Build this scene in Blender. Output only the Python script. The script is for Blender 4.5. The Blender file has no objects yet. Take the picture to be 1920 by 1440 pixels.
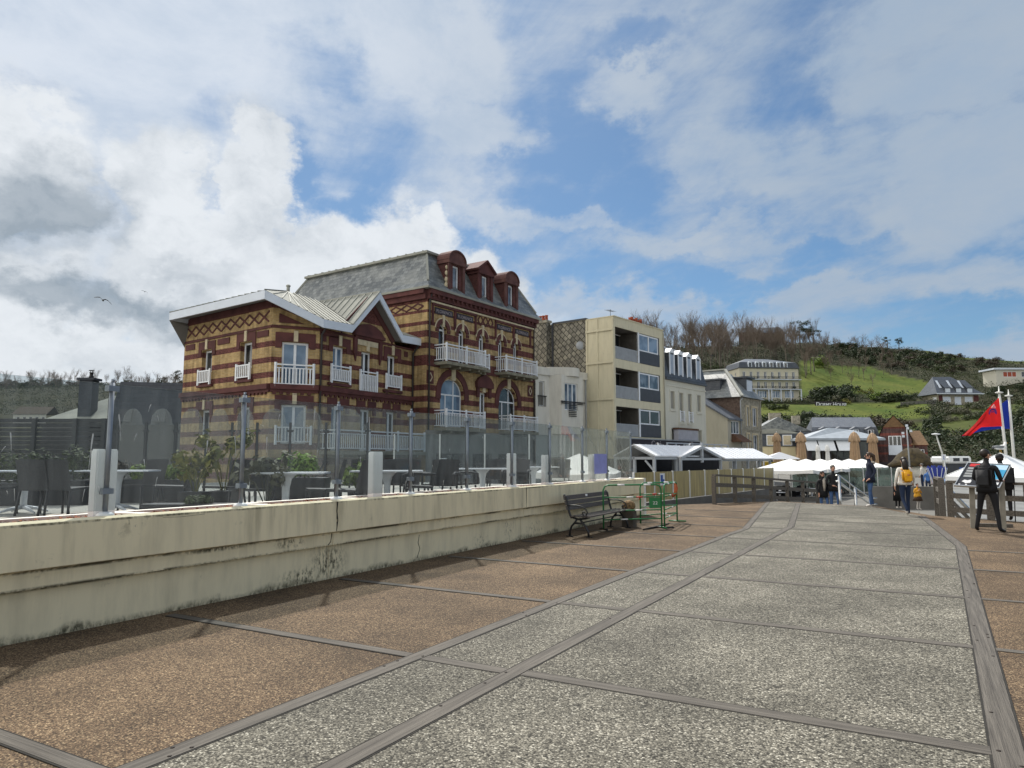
import bpy, bmesh, math, random
from mathutils import Vector, Matrix, noise
R = math.radians
S = bpy.context.scene
COL = S.collection
rnd = random.Random(7)

# ------------------------------------------------------------------ camera
F = 1332.0; HY = 860.0; CH = 1.6           # focal length in photo pixels, horizon row, eye height
PIT = math.atan((HY - 720) / F); TH = R(29.4)  # promenade runs along +Y; camera looks left of it
cam_d = bpy.data.cameras.new('camera'); cam = bpy.data.objects.new('camera', cam_d); COL.objects.link(cam)
cam_d.sensor_width = 36; cam_d.lens = F * 36 / 1920; cam_d.clip_start = 0.1; cam_d.clip_end = 4000
cam.location = (0, 0, CH); cam.rotation_euler = (R(90) + PIT, 0, TH)
S.camera = cam

def ray(x, y):
    a = (x - 960) / F; b = (720 - y) / F
    f = math.cos(PIT) - b * math.sin(PIT); u = math.sin(PIT) + b * math.cos(PIT)
    return Vector((a * math.cos(TH) - f * math.sin(TH), a * math.sin(TH) + f * math.cos(TH), u)), f
def G(x, y, z=0.0):                         # where a sight line meets the level z
    r, f = ray(x, y); t = (z - CH) / r.z
    return Vector((r.x * t, r.y * t, z))
def D(x, y, dep):                           # where a sight line is dep metres away
    r, f = ray(x, y); t = dep / f
    return Vector((r.x * t, r.y * t, CH + r.z * t))
def fwd(dep, right=0.0):                    # ground point by distance ahead / to the right
    return Vector((right * math.cos(TH) - dep * math.sin(TH), right * math.sin(TH) + dep * math.cos(TH), 0))

# ------------------------------------------------------------------ materials
MATS = {}
def lin(c):
    return tuple((v / 12.92 if v <= .04045 else ((v + .055) / 1.055) ** 2.4) for v in c)
def newmat(name):
    m = bpy.data.materials.new(name); m.use_nodes = True
    nt = m.node_tree; b = nt.nodes['Principled BSDF']
    MATS[name] = m
    return m, nt, nt.nodes, nt.links, b
def pm(name, col, rough=.7, var=.15, scale=6., metal=0., bump=0., bscale=None, spec=.35, detail=4., col2=None, stretch=None, uv=False):
    m, nt, N, L, b = newmat(name)
    b.inputs['Roughness'].default_value = rough; b.inputs['Metallic'].default_value = metal
    b.inputs['Specular IOR Level'].default_value = spec
    if var <= 0 and not bump and col2 is None:
        b.inputs['Base Color'].default_value = (*col, 1); return m
    tc = N.new('ShaderNodeTexCoord'); mp = N.new('ShaderNodeMapping')
    L.new(tc.outputs['UV' if uv else 'Object'], mp.inputs[0])
    if stretch: mp.inputs['Scale'].default_value = stretch
    n = N.new('ShaderNodeTexNoise'); n.inputs['Scale'].default_value = scale; n.inputs['Detail'].default_value = detail
    L.new(mp.outputs[0], n.inputs['Vector'])
    r = N.new('ShaderNodeValToRGB'); r.color_ramp.elements[0].position = .3; r.color_ramp.elements[1].position = .7
    c2 = col2 if col2 else tuple(min(1, c * (1 + var)) for c in col)
    c1 = col if col2 else tuple(c * (1 - var) for c in col)
    r.color_ramp.elements[0].color = (*c1, 1); r.color_ramp.elements[1].color = (*c2, 1)
    L.new(n.outputs['Fac'], r.inputs[0]); L.new(r.outputs[0], b.inputs['Base Color'])
    if bump:
        n2 = N.new('ShaderNodeTexNoise'); n2.inputs['Scale'].default_value = bscale or scale * 4; n2.inputs['Detail'].default_value = 3
        L.new(mp.outputs[0], n2.inputs['Vector'])
        bp = N.new('ShaderNodeBump'); bp.inputs['Strength'].default_value = bump; bp.inputs['Distance'].default_value = .02
        L.new(n2.outputs['Fac'], bp.inputs['Height']); L.new(bp.outputs[0], b.inputs['Normal'])
    return m
def glassmat(name, tint=(.8, .84, .84), film=.1, filmcol=(.5, .52, .5), refl=1.0, rough=.02, streak=True):
    m, nt, N, L, b = newmat(name); N.remove(b)
    out = N['Material Output']
    tr = N.new('ShaderNodeBsdfTransparent'); tr.inputs[0].default_value = (*tint, 1)
    gl = N.new('ShaderNodeBsdfGlossy'); gl.inputs['Roughness'].default_value = rough; gl.inputs[0].default_value = (refl, refl, refl, 1)
    fr = N.new('ShaderNodeFresnel'); ge = N.new('ShaderNodeNewGeometry'); mi = N.new('ShaderNodeMapRange'); mi.inputs[3].default_value = 1.4; mi.inputs[4].default_value = 1 / 1.4; L.new(ge.outputs['Backfacing'], mi.inputs[0]); L.new(mi.outputs[0], fr.inputs[0])
    mx = N.new('ShaderNodeMixShader'); L.new(fr.outputs[0], mx.inputs[0]); L.new(tr.outputs[0], mx.inputs[1]); L.new(gl.outputs[0], mx.inputs[2])
    d1 = N.new('ShaderNodeBsdfDiffuse'); d1.inputs[0].default_value = (*filmcol, 1); d2 = N.new('ShaderNodeBsdfTranslucent'); d2.inputs[0].default_value = (*filmcol, 1); df = N.new('ShaderNodeMixShader'); L.new(d1.outputs[0], df.inputs[1]); L.new(d2.outputs[0], df.inputs[2])
    m2 = N.new('ShaderNodeMixShader'); L.new(mx.outputs[0], m2.inputs[1]); L.new(df.outputs[0], m2.inputs[2])
    if streak:                              # dried salt runs and drops on the pane
        tc = N.new('ShaderNodeTexCoord'); mp = N.new('ShaderNodeMapping'); mp.inputs['Scale'].default_value = (4, 4, .45)
        L.new(tc.outputs['Object'], mp.inputs[0])
        n = N.new('ShaderNodeTexNoise'); n.inputs['Scale'].default_value = 2.2; n.inputs['Detail'].default_value = 6
        L.new(mp.outputs[0], n.inputs['Vector'])
        mr = N.new('ShaderNodeMapRange'); mr.inputs[1].default_value = .35; mr.inputs[2].default_value = .75
        mr.inputs[3].default_value = film * .6; mr.inputs[4].default_value = film * 1.7
        L.new(n.outputs['Fac'], mr.inputs[0])
        v = N.new('ShaderNodeTexVoronoi'); v.inputs['Scale'].default_value = 9
        L.new(tc.outputs['Object'], v.inputs['Vector'])
        vr = N.new('ShaderNodeMapRange'); vr.inputs[1].default_value = .03; vr.inputs[2].default_value = .08; vr.inputs[3].default_value = .22; vr.inputs[4].default_value = 0
        L.new(v.outputs['Distance'], vr.inputs[0])
        ad = N.new('ShaderNodeMath'); ad.use_clamp = True; L.new(mr.outputs[0], ad.inputs[0]); L.new(vr.outputs[0], ad.inputs[1])
        L.new(ad.outputs[0], m2.inputs[0])
    else: m2.inputs[0].default_value = film
    L.new(m2.outputs[0], out.inputs[0])
    return m

# ------------------------------------------------------------------ mesh builder
class MB:
    def __init__(s): s.bm = bmesh.new(); s.mi = 0
    def face(s, pts):
        try:
            f = s.bm.faces.new([s.bm.verts.new(p) for p in pts]); f.material_index = s.mi; return f
        except ValueError: return None
    def hexa(s, c):                         # 8 corners: bottom 4 ccw, top 4 ccw
        v = [s.bm.verts.new(p) for p in c]
        for q in ((3, 2, 1, 0), (4, 5, 6, 7), (0, 1, 5, 4), (1, 2, 6, 5), (2, 3, 7, 6), (3, 0, 4, 7)):
            f = s.bm.faces.new([v[i] for i in q]); f.material_index = s.mi
    def box(s, a, b):
        x0, y0, z0 = a; x1, y1, z1 = b
        s.hexa([(x0, y0, z0), (x1, y0, z0), (x1, y1, z0), (x0, y1, z0), (x0, y0, z1), (x1, y0, z1), (x1, y1, z1), (x0, y1, z1)])
    def beam(s, p, q, w, h, up=(0, 0, 1)):  # rectangular bar from p to q
        p = Vector(p); q = Vector(q); d = (q - p).normalized(); up = Vector(up)
        if abs(d.dot(up)) > .98: up = Vector((1, 0, 0))
        r = d.cross(up).normalized() * w / 2; u = r.cross(d).normalized() * h / 2
        s.hexa([p - r - u, p + r - u, q + r - u, q - r - u, p - r + u, p + r + u, q + r + u, q - r + u])
    def prism(s, pts, d):                   # polygon extruded along vector d
        d = Vector(d); n = len(pts)
        a = [s.bm.verts.new(p) for p in pts]; b = [s.bm.verts.new(Vector(p) + d) for p in pts]
        for f in ([a[::-1], b] + [[a[i], a[(i + 1) % n], b[(i + 1) % n], b[i]] for i in range(n)]):
            try: g = s.bm.faces.new(f); g.material_index = s.mi
            except ValueError: pass
    def tube(s, pts, r, n=8, cap=True):     # pts list, r scalar or list
        pts = [Vector(p) for p in pts]; k = len(pts)
        rs = r if isinstance(r, (list, tuple)) else [r] * k
        rings = []; ref = None
        for i, p in enumerate(pts):
            t = (pts[min(i + 1, k - 1)] - pts[max(i - 1, 0)])
            if t.length < 1e-9: t = Vector((0, 0, 1))
            t.normalize()
            if ref is None:
                ref = t.orthogonal().normalized()
            ref = (ref - t * ref.dot(t))
            if ref.length < 1e-6: ref = t.orthogonal()
            ref.normalize(); b = t.cross(ref)
            rings.append([s.bm.verts.new(p + (ref * math.cos(2 * math.pi * j / n) + b * math.sin(2 * math.pi * j / n)) * rs[i]) for j in range(n)])
        for a, b in zip(rings, rings[1:]):
            for j in range(n):
                f = s.bm.faces.new([a[j], a[(j + 1) % n], b[(j + 1) % n], b[j]]); f.material_index = s.mi; f.smooth = True
        if cap and n > 2:
            for g in (rings[0][::-1], rings[-1]):
                f = s.bm.faces.new(g); f.material_index = s.mi
    def lathe(s, c, prof, n=16, axis=None): # prof list of (r,z)
        c = Vector(c); rings = []
        for r, z in prof:
            rings.append([s.bm.verts.new(c + Vector((r * math.cos(2 * math.pi * j / n), r * math.sin(2 * math.pi * j / n), z))) for j in range(n)])
        for a, b in zip(rings, rings[1:]):
            for j in range(n):
                f = s.bm.faces.new([a[j], a[(j + 1) % n], b[(j + 1) % n], b[j]]); f.material_index = s.mi; f.smooth = True
        for g in (rings[0][::-1], rings[-1]):
            f = s.bm.faces.new(g); f.material_index = s.mi
    def ell(s, c, rad, n=10, m=7, rot=None, jit=0):
        c = Vector(c); rows = []
        for i in range(1, m):
            th = math.pi * i / m; row = []
            for j in range(n):
                ph = 2 * math.pi * j / n
                v = Vector((rad[0] * math.sin(th) * math.cos(ph), rad[1] * math.sin(th) * math.sin(ph), rad[2] * math.cos(th)))
                if jit: v *= 1 + jit * noise.noise(c + v * 3)
                if rot: v = rot @ v
                row.append(s.bm.verts.new(c + v))
            rows.append(row)
        tv = Vector((0, 0, rad[2])); bv = -tv
        if rot: tv = rot @ tv; bv = rot @ bv
        t = s.bm.verts.new(c + tv); b = s.bm.verts.new(c + bv)
        fs = []
        for j in range(n):
            fs.append(s.bm.faces.new([t, rows[0][j], rows[0][(j + 1) % n]])); fs.append(s.bm.faces.new([b, rows[-1][(j + 1) % n], rows[-1][j]]))
        for p, q in zip(rows, rows[1:]):
            for j in range(n): fs.append(s.bm.faces.new([p[j], q[j], q[(j + 1) % n], p[(j + 1) % n]]))
        for f in fs: f.material_index = s.mi; f.smooth = True
    def leaf(s, p, size, nrm, rg):          # one leaf-sized quad
        nrm = Vector(nrm).normalized(); a = nrm.orthogonal().normalized(); a.rotate(Matrix.Rotation(rg.random() * 6.28, 3, nrm)); b = nrm.cross(a)
        p = Vector(p); s.face([p - a * size, p + b * size * .45, p + a * size, p - b * size * .45])
    def build(s, name, mats, parent=None, off=True, smooth=False, uv=True, fix=False):
        if fix: bmesh.ops.recalc_face_normals(s.bm, faces=s.bm.faces)
        s.bm.normal_update()
        if uv:
            l = s.bm.loops.layers.uv.new('UVMap')
            for f in s.bm.faces:
                n = f.normal
                if abs(n.z) > .93:
                    for lp in f.loops: c = lp.vert.co; lp[l].uv = (c.x, c.y)
                else:
                    t = Vector((-n.y, n.x, 0)).normalized(); k = 1 / max(.3, math.sqrt(n.x * n.x + n.y * n.y)) if abs(n.z) > .15 else 1
                    for lp in f.loops: c = lp.vert.co; lp[l].uv = (c.dot(t), c.z * k)
        if parent is not None and off:
            w = wloc(parent)
            bmesh.ops.translate(s.bm, verts=s.bm.verts, vec=-w)
        me = bpy.data.meshes.new(name); s.bm.to_mesh(me); s.bm.free()
        for m in (mats if isinstance(mats, (list, tuple)) else [mats]): me.materials.append(MATS[m] if isinstance(m, str) else m)
        if smooth:
            for p in me.polygons: p.use_smooth = True
        o = bpy.data.objects.new(name, me); COL.objects.link(o)
        if parent is not None: o.parent = parent
        return o
def wloc(o):
    v = Vector((0, 0, 0))
    while o is not None: v += o.location; o = o.parent
    return v
def tag(o, label=None, cat=None, group=None, kind=None):
    if label: o['label'] = label
    if cat: o['category'] = cat
    if group: o['group'] = group
    if kind: o['kind'] = kind
    return o
def thing(name, loc, label, cat, group=None, rz=0):
    o = bpy.data.objects.new(name, None); COL.objects.link(o); o.location = loc; o.rotation_euler = (0, 0, rz); o.empty_display_size = .2
    return tag(o, label, cat, group)
KIDS = {}
def kids(o): return [c for c in COL.objects if c.parent is o]
def copy_tree(o, loc=None, rz=None, label=None, group=None, scale=None, cache={}):
    c = o.copy(); COL.objects.link(c)
    if loc is not None: c.location = loc
    if rz is not None: c.rotation_euler = (0, 0, rz)
    if scale is not None: c.scale = scale if isinstance(scale, (tuple, list)) else (scale,) * 3
    if label: c['label'] = label
    if group: c['group'] = group
    if o.name not in cache: cache[o.name] = [k for k in kids(o)]
    for k in cache[o.name]:
        d = copy_tree(k); d.parent = c
    return c

class Face:                                 # a vertical plane: s along it, z up, o outward
    def __init__(s, O, U, sign=1):
        s.O = Vector((O[0], O[1], 0)); s.U = Vector((U[0], U[1], 0)).normalized()
        s.N = Vector((s.U.y, -s.U.x, 0)) * sign
    def P(s, a, z, o=0): return s.O + s.U * a + s.N * o + Vector((0, 0, z))
    def box(s, mb, a0, a1, z0, z1, o0, o1):
        P = s.P
        c = [P(a0, z0, o1), P(a1, z0, o1), P(a1, z0, o0), P(a0, z0, o0), P(a0, z1, o1), P(a1, z1, o1), P(a1, z1, o0), P(a0, z1, o0)]
        if s.U.cross(s.N).z > 0:
            c = [c[3], c[2], c[1], c[0], c[7], c[6], c[5], c[4]]
        mb.hexa(c)
    def wall(s, mb, a0, a1, z0, z1, ops=(), dep=.25):
        xs = sorted({a0, a1, *[v for o in ops for v in (o[0], o[1])]}); zs = sorted({z0, z1, *[v for o in ops for v in (o[2], o[3])]})
        flip = s.U.cross(s.N).z > 0
        def q(pts): mb.face(pts[::-1] if flip else pts)
        for x0, x1 in zip(xs, xs[1:]):
            for y0, y1 in zip(zs, zs[1:]):
                cx, cz = (x0 + x1) / 2, (y0 + y1) / 2
                if any(o[0] < cx < o[1] and o[2] < cz < o[3] for o in ops): continue
                q([s.P(x0, y0), s.P(x1, y0), s.P(x1, y1), s.P(x0, y1)])
        for a, b, c, d in [o[:4] for o in ops]:
            q([s.P(a, c), s.P(a, d), s.P(a, d, -dep), s.P(a, c, -dep)]); q([s.P(b, d), s.P(b, c), s.P(b, c, -dep), s.P(b, d, -dep)])
            q([s.P(a, d), s.P(b, d), s.P(b, d, -dep), s.P(a, d, -dep)]); q([s.P(b, c), s.P(a, c), s.P(a, c, -dep), s.P(b, c, -dep)])
    def poly(s, mb, pts, o0, o1):           # (s,z) polygon with thickness o0..o1
        mb.prism([s.P(a, z, o0) for a, z in pts], s.N * (o1 - o0))
    def arc(s, mb, ca, cz, r0, r1, t0, t1, o0, o1, n=12):
        for i in range(n):
            A = t0 + (t1 - t0) * i / n; B = t0 + (t1 - t0) * (i + 1) / n
            s.poly(mb, [(ca + r0 * math.cos(A), cz + r0 * math.sin(A)), (ca + r1 * math.cos(A), cz + r1 * math.sin(A)),
                        (ca + r1 * math.cos(B), cz + r1 * math.sin(B)), (ca + r0 * math.cos(B), cz + r0 * math.sin(B))], o0, o1)
    def bar(s, mb, a0, z0, a1, z1, w, o0, o1):  # slanted strip on the face
        d = Vector((a1 - a0, z1 - z0)); d.normalize(); n = Vector((-d.y, d.x)) * w / 2
        s.poly(mb, [(a0 - n.x, z0 - n.y), (a1 - n.x, z1 - n.y), (a1 + n.x, z1 + n.y), (a0 + n.x, z0 + n.y)], o0, o1)

def window(par, fc, a, b, c, d, rec=.18, fw=.07, mull=1, trans=None, fmat='white_paint', pmat_='pane_dark', bars=0, name='window'):
    m = MB(); o0, o1 = -rec - .06, -rec
    fc.box(m, a, a + fw, c, d, o0, o1); fc.box(m, b - fw, b, c, d, o0, o1)
    fc.box(m, a + fw, b - fw, d - fw, d, o0, o1); fc.box(m, a + fw, b - fw, c, c + fw, o0, o1)
    for i in range(mull):
        x = a + (b - a) * (i + 1) / (mull + 1); fc.box(m, x - fw * .6, x + fw * .6, c + fw, d - fw, o0, o1 + .01)
    if trans:
        z = c + (d - c) * trans
        xs = [a + fw] + [a + (b - a) * (i + 1) / (mull + 1) for i in range(mull)] + [b - fw]
        for i, (x0, x1) in enumerate(zip(xs, xs[1:])):
            fc.box(m, x0 + (fw * .6 if i else 0), x1 - (fw * .6 if i < len(xs) - 2 else 0), z - fw * .5, z + fw * .5, o0, o1)
    w = m.build(name, fmat, par)
    g = MB(); fc.box(g, a + fw * .5, b - fw * .5, c + fw * .5, d - fw * .5, -rec - .05, -rec - .035)
    p = g.build('pane', pmat_, w)
    return w
def rails(par, fc, a0, a1, z0, h, o0, o1, name='balcony_railing', mat='white_paint', step=.14, bw=.035, sides=(1, 1), posts=None, slab=None):
    m = MB()
    def run(p, q):
        p = Vector(p); q = Vector(q); up = Vector((0, 0, 1)); L = (q - p).length
        m.beam(p + up * (h - .04), q + up * (h - .04), .07, .06); m.beam(p + up * .1, q + up * .1, .05, .05)
        if h > .8: m.beam(p + up * (h - .2), q + up * (h - .2), .04, .04)
        n = max(2, int(L / step))
        for i in range(1, n):
            t = p.lerp(q, i / n); m.beam(t + up * .12, t + up * (h - (.2 if h > .8 else .06)), bw, bw)
    c = [fc.P(a0, z0, o0), fc.P(a0, z0, o1), fc.P(a1, z0, o1), fc.P(a1, z0, o0)]
    if o1 - o0 > .2:
        if sides[0]: run(c[0], c[1])
        if sides[1]: run(c[3], c[2])
    run(c[1], c[2])
    for t in ([0, 1] if posts is None else posts):
        p = c[1].lerp(c[2], t); m.beam(p + Vector((0, 0, -.05)), p + Vector((0, 0, h + .06)), .09, .09)
    o = m.build(name, mat, par)
    if slab:
        m = MB(); fc.box(m, a0 - .06, a1 + .06, z0 - .2, z0 - .02, 0.002, o1 + .08)
        k = max(2, int((a1 - a0) / .9))
        for i in range(k):
            x = a0 + (a1 - a0) * (i + .5) / k; fc.box(m, x - .08, x + .08, z0 - .34, z0 - .2, 0.002, o1 - .1)
        m.build('balcony_slab', slab, par)
    return o
def text_mesh(txt, size, fc, a, z, o, mat, par, name, dep=.01, align='CENTER', flip=False, font=None, sx=1, bold=0):
    cu = bpy.data.curves.new(name, 'FONT'); cu.body = txt; cu.size = size; cu.extrude = dep; cu.align_x = align; cu.offset = bold
    ob = bpy.data.objects.new(name + '_tmp', cu); COL.objects.link(ob)
    dg = bpy.context.evaluated_depsgraph_get(); dg.update()
    me = bpy.data.meshes.new_from_object(ob.evaluated_get(dg)); bpy.data.objects.remove(ob)
    U = fc.U * (-1 if flip else 1); M = Matrix((( U.x * sx, 0, fc.N.x, 0), (U.y * sx, 0, fc.N.y, 0), (0, 1, 0, 0), (0, 0, 0, 1)))
    me.transform(M); me.transform(Matrix.Translation(fc.P(a, z, o) - (wloc(par) if par else Vector())))
    me.materials.clear(); me.materials.append(MATS[mat])
    t = bpy.data.objects.new(name, me); COL.objects.link(t); t.parent = par
    return t
# ------------------------------------------------------------------ sky, sun
SUN_AZ, SUN_EL = -40.0, 50.0                # azimuth from +Y towards +X, degrees
w = bpy.data.worlds.new('World'); S.world = w; w.use_nodes = True
nt = w.node_tree; N = nt.nodes; L = nt.links; N.clear()
def M_(op, a, b=None, c=None, clamp=False):
    n = N.new('ShaderNodeMath'); n.operation = op; n.use_clamp = clamp
    for i, v in enumerate((a, b, c)):
        if v is None: continue
        if isinstance(v, (int, float)): n.inputs[i].default_value = v
        else: L.new(v, n.inputs[i])
    return n.outputs[0]
def NOISE(vec, scale, det, rough=.55, dist=0.):
    n = N.new('ShaderNodeTexNoise'); n.inputs['Scale'].default_value = scale; n.inputs['Detail'].default_value = det
    n.inputs['Roughness'].default_value = rough; n.inputs['Distortion'].default_value = dist; L.new(vec, n.inputs['Vector']); return n.outputs['Fac']
def RANGE(v, a, b, c, d, smooth=True):
    n = N.new('ShaderNodeMapRange'); n.interpolation_type = 'SMOOTHSTEP' if smooth else 'LINEAR'
    L.new(v, n.inputs[0])
    for i, k in enumerate((a, b, c, d)): n.inputs[i + 1].default_value = k
    return n.outputs[0]
def VEC(x, y, z=0.0):
    n = N.new('ShaderNodeCombineXYZ')
    for i, v in enumerate((x, y, z)):
        if isinstance(v, (int, float)): n.inputs[i].default_value = v
        else: L.new(v, n.inputs[i])
    return n.outputs[0]
tc = N.new('ShaderNodeTexCoord'); sp = N.new('ShaderNodeSeparateXYZ'); L.new(tc.outputs['Generated'], sp.inputs[0])
X, Y, Z = sp.outputs
DEG = 180 / math.pi
az = M_('MULTIPLY', M_('ARCTAN2', X, Y), DEG); el = M_('MULTIPLY', M_('ARCSINE', Z), DEG)
ae = VEC(az, M_('MULTIPLY', el, 1.25))
wa = M_('MULTIPLY', M_('SUBTRACT', NOISE(ae, .11, 7, .6), .5), 15.); wb = M_('MULTIPLY', M_('SUBTRACT', NOISE(VEC(M_('ADD', az, 57.), M_('MULTIPLY', el, 1.25)), .12, 7, .6), .5), 11.)
azw = M_('ADD', az, wa); elw = M_('ADD', el, wb)
def BLOB(c, e, ra, re, k=1.0, a=azw, b=elw):
    dx = M_('DIVIDE', M_('SUBTRACT', a, c), ra); dy = M_('DIVIDE', M_('SUBTRACT', b, e), re)
    d = M_('SQRT', M_('ADD', M_('MULTIPLY', dx, dx), M_('MULTIPLY', dy, dy)))
    return RANGE(d, .35, 1.15, k, 0)
def MAXS(l):
    r = l[0]
    for q in l[1:]: r = M_('MAXIMUM', r, q)
    return r
# heaped clouds low on the left, thinning to the right
cum = MAXS([BLOB(-67, 19, 10, 7.5), BLOB(-70, 8, 20, 10), BLOB(-56.5, 19.5, 5, 5.5), BLOB(-50.5, 21, 4.2, 6), BLOB(-54, 14, 9, 8), BLOB(-45, 15, 9, 5.5), BLOB(-38.5, 15.5, 6.5, 5.5), BLOB(-33, 13, 7.5, 5), BLOB(-44, 8, 22, 9),
            BLOB(-27, 8, 8, 4.6, .8), BLOB(-21, 6.5, 11, 4, .66), BLOB(-12, 6, 14, 4.4, .52), BLOB(-95, 20, 20, 20)])
cumN = M_('MULTIPLY', cum, RANGE(NOISE(ae, .35, 8, .6), .25, .6, .72, 1.08), clamp=True)
cumM = RANGE(cumN, .16, .82, 0, .97)
# high thin streaky cloud over everything, with blue openings
zz = M_('ADD', M_('MAXIMUM', Z, 0), .22)
px = M_('DIVIDE', X, zz); py = M_('DIVIDE', Y, zz)
ca, sa = math.cos(R(38)), math.sin(R(38))
pu = M_('SUBTRACT', M_('MULTIPLY', px, ca), M_('MULTIPLY', py, sa)); pv = M_('ADD', M_('MULTIPLY', px, sa), M_('MULTIPLY', py, ca))
st = NOISE(VEC(M_('MULTIPLY', pu, 1.0), M_('MULTIPLY', pv, 2.2)), 1.7, 10, .64, .4)
st2 = NOISE(VEC(pu, pv, 3.3), 1.9, 9, .62, .3)
st3 = NOISE(VEC(M_('MULTIPLY', az, .05), M_('MULTIPLY', el, .22)), 1.4, 8, .6, .2)
thin = M_('ADD', M_('ADD', M_('MULTIPLY', st, .5), M_('MULTIPLY', st2, .44)), M_('MULTIPLY', st3, .3))
open_ = MAXS([BLOB(-23, 25.5, 7, 5, .15), BLOB(-27, 22, 5, 4, .14), BLOB(-20.5, 21.5, 5, 3, .1), BLOB(-48, 22.5, 3.5, 3, .16), BLOB(-43, 20, 5, 1.8, .12), BLOB(-46, 29.5, 8, 2.2, .10), BLOB(-13, 13.6, 9, 1.5, .12), BLOB(-19, 14.6, 7, 1.4, .08), BLOB(-35.5, 18.3, 3.5, 1.6, .13), BLOB(-10, 18, 4, 2, .1), BLOB(-3, 15.6, 6, 1.4, .1), BLOB(-19, 31, 7, 1.8, .1), BLOB(-7, 25, 3.4, 4, .07), BLOB(4, 8, 9, 3, .09), BLOB(-2, 5.6, 9, 2.6, .07)])
thin = M_('SUBTRACT', thin, open_)
left = RANGE(az, -66, -20, .13, 0)
thin = M_('ADD', M_('ADD', thin, left), MAXS([BLOB(-20.5, 28, 4.5, 2.6, .2), BLOB(-36, 31, 8, 4, .17), BLOB(-60, 30, 18, 5, .14), BLOB(3, 27, 9, 7, .22), BLOB(4, 18, 10, 5, .24), BLOB(-6, 20, 9, 4, .12), BLOB(-14, 10, 12, 2.2, .12), BLOB(-13, 22, 4, 3, .12), BLOB(-32, 26, 5, 3, .14), BLOB(-32, 19, 8, 1.6, .14), BLOB(-15, 17, 11, 1.5, .15), BLOB(-24, 18.4, 8, 1.3, .13), BLOB(-22, 12, 12, 2, .15), BLOB(-17, 17.5, 12, 6, .06), BLOB(-30, 21, 8, 4, .05), BLOB(-6, 12, 8, 1.5, .12), BLOB(8, 11.5, 9, 2, .14), BLOB(-2, 3, 22, 5.5, .4)]))
thinM = RANGE(thin, .505, .79, .02, .95)
# cloud colours: bright tops, grey bellies
gs = NOISE(VEC(azw, M_('MULTIPLY', elw, 1.5)), .085, 8, .6)
belly = MAXS([BLOB(-63.5, 16.8, 6, 3.6, 1.), BLOB(-60.5, 10.8, 7.5, 2.0, 1.), BLOB(-68, 13, 5, 3, .6), BLOB(-51, 9.5, 9, 1.8, .55), BLOB(-53, 13, 4, 1.6, .35), BLOB(-37, 9.5, 9, 2., .3), BLOB(-14, 7, 14, 2, .2)])
shade = M_('ADD', M_('MULTIPLY', belly, .82), M_('ADD', RANGE(gs, .42, .7, 0, .3), RANGE(NOISE(ae, .3, 7, .62, .3), .42, .72, 0, .22)), clamp=True)
def MIXC(f, a, b):
    n = N.new('ShaderNodeMix'); n.data_type = 'RGBA'
    if isinstance(f, (int, float)): n.inputs[0].default_value = f
    else: L.new(f, n.inputs[0])
    for i, v in ((6, a), (7, b)):
        if isinstance(v, tuple): n.inputs[i].default_value = (*v, 1)
        else: L.new(v, n.inputs[i])
    return n.outputs[2]
cumC = MIXC(shade, (.70, .73, .76), (.28, .33, .38))
thinC = MIXC(RANGE(az, -60, 0, 0, 1), (.62, .67, .74), (.35, .415, .495))
thinC = MIXC(RANGE(NOISE(VEC(pu, pv, 7.7), 2.6, 9, .65, .3), .35, .68, .0, .4), thinC, (.24, .35, .50))
rightdim = RANGE(az, -35, 5, 0, .4)
cumC = MIXC(rightdim, cumC, (.42, .49, .57))
sky = N.new('ShaderNodeTexSky'); sky.sky_type = 'NISHITA'; sky.sun_disc = False; sky.sun_elevation = R(SUN_EL); sky.sun_rotation = R(SUN_AZ)
sky.air_density = 1.0; sky.dust_density = .6; sky.ozone_density = 4.5; sky.altitude = 0
bg = N.new('ShaderNodeBackground'); bg.inputs[1].default_value = .07; tnt = MIXC(1.0, sky.outputs[0], (.76, .94, 1.0)); tnt.node.blend_type = 'MULTIPLY'; L.new(tnt, bg.inputs[0])
cl = MIXC(cumM, thinC, cumC)
# added fill: unseen sky behind and overhead brightened to light shaded walls
back = RANGE(el, 34, 60, 0, 1); back2 = RANGE(Y, .25, -.5, 0, 1)
bk = M_('MAXIMUM', back, back2)
cl = MIXC(back2, cl, (.80, .76, .69))    # warm fill colour added to the unseen side for the shaded faces
bgc = N.new('ShaderNodeBackground'); L.new(cl, bgc.inputs[0]); L.new(RANGE(bk, 0, 1, 1.0, 2.15, False), bgc.inputs[1])
mask = M_('MAXIMUM', cumM, thinM)
mx = N.new('ShaderNodeMixShader'); L.new(mask, mx.inputs[0]); L.new(bg.outputs[0], mx.inputs[1]); L.new(bgc.outputs[0], mx.inputs[2])
wo = N.new('ShaderNodeOutputWorld'); L.new(mx.outputs[0], wo.inputs[0])
w.cycles.sampling_method = 'MANUAL'; w.cycles.sample_map_resolution = 512
sl = bpy.data.lights.new('sun', 'SUN'); sl.energy = 4.3; sl.angle = R(1.5); sl.color = (1, .95, .87)
so = bpy.data.objects.new('sun', sl); COL.objects.link(so); so.location = (-20, 40, 60)
sd = Vector((math.sin(R(SUN_AZ)) * math.cos(R(SUN_EL)), math.cos(R(SUN_AZ)) * math.cos(R(SUN_EL)), math.sin(R(SUN_EL))))
so.rotation_euler = sd.to_track_quat('Z', 'Y').to_euler()
S.view_settings.view_transform = 'Standard'; S.view_settings.look = 'None'; S.view_settings.exposure = 0.25; S.view_settings.gamma = 1
S.render.engine = 'CYCLES'; S.cycles.use_denoising = True; S.cycles.denoiser = 'OPENIMAGEDENOISE'; S.cycles.denoising_input_passes = 'RGB_ALBEDO_NORMAL'
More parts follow.
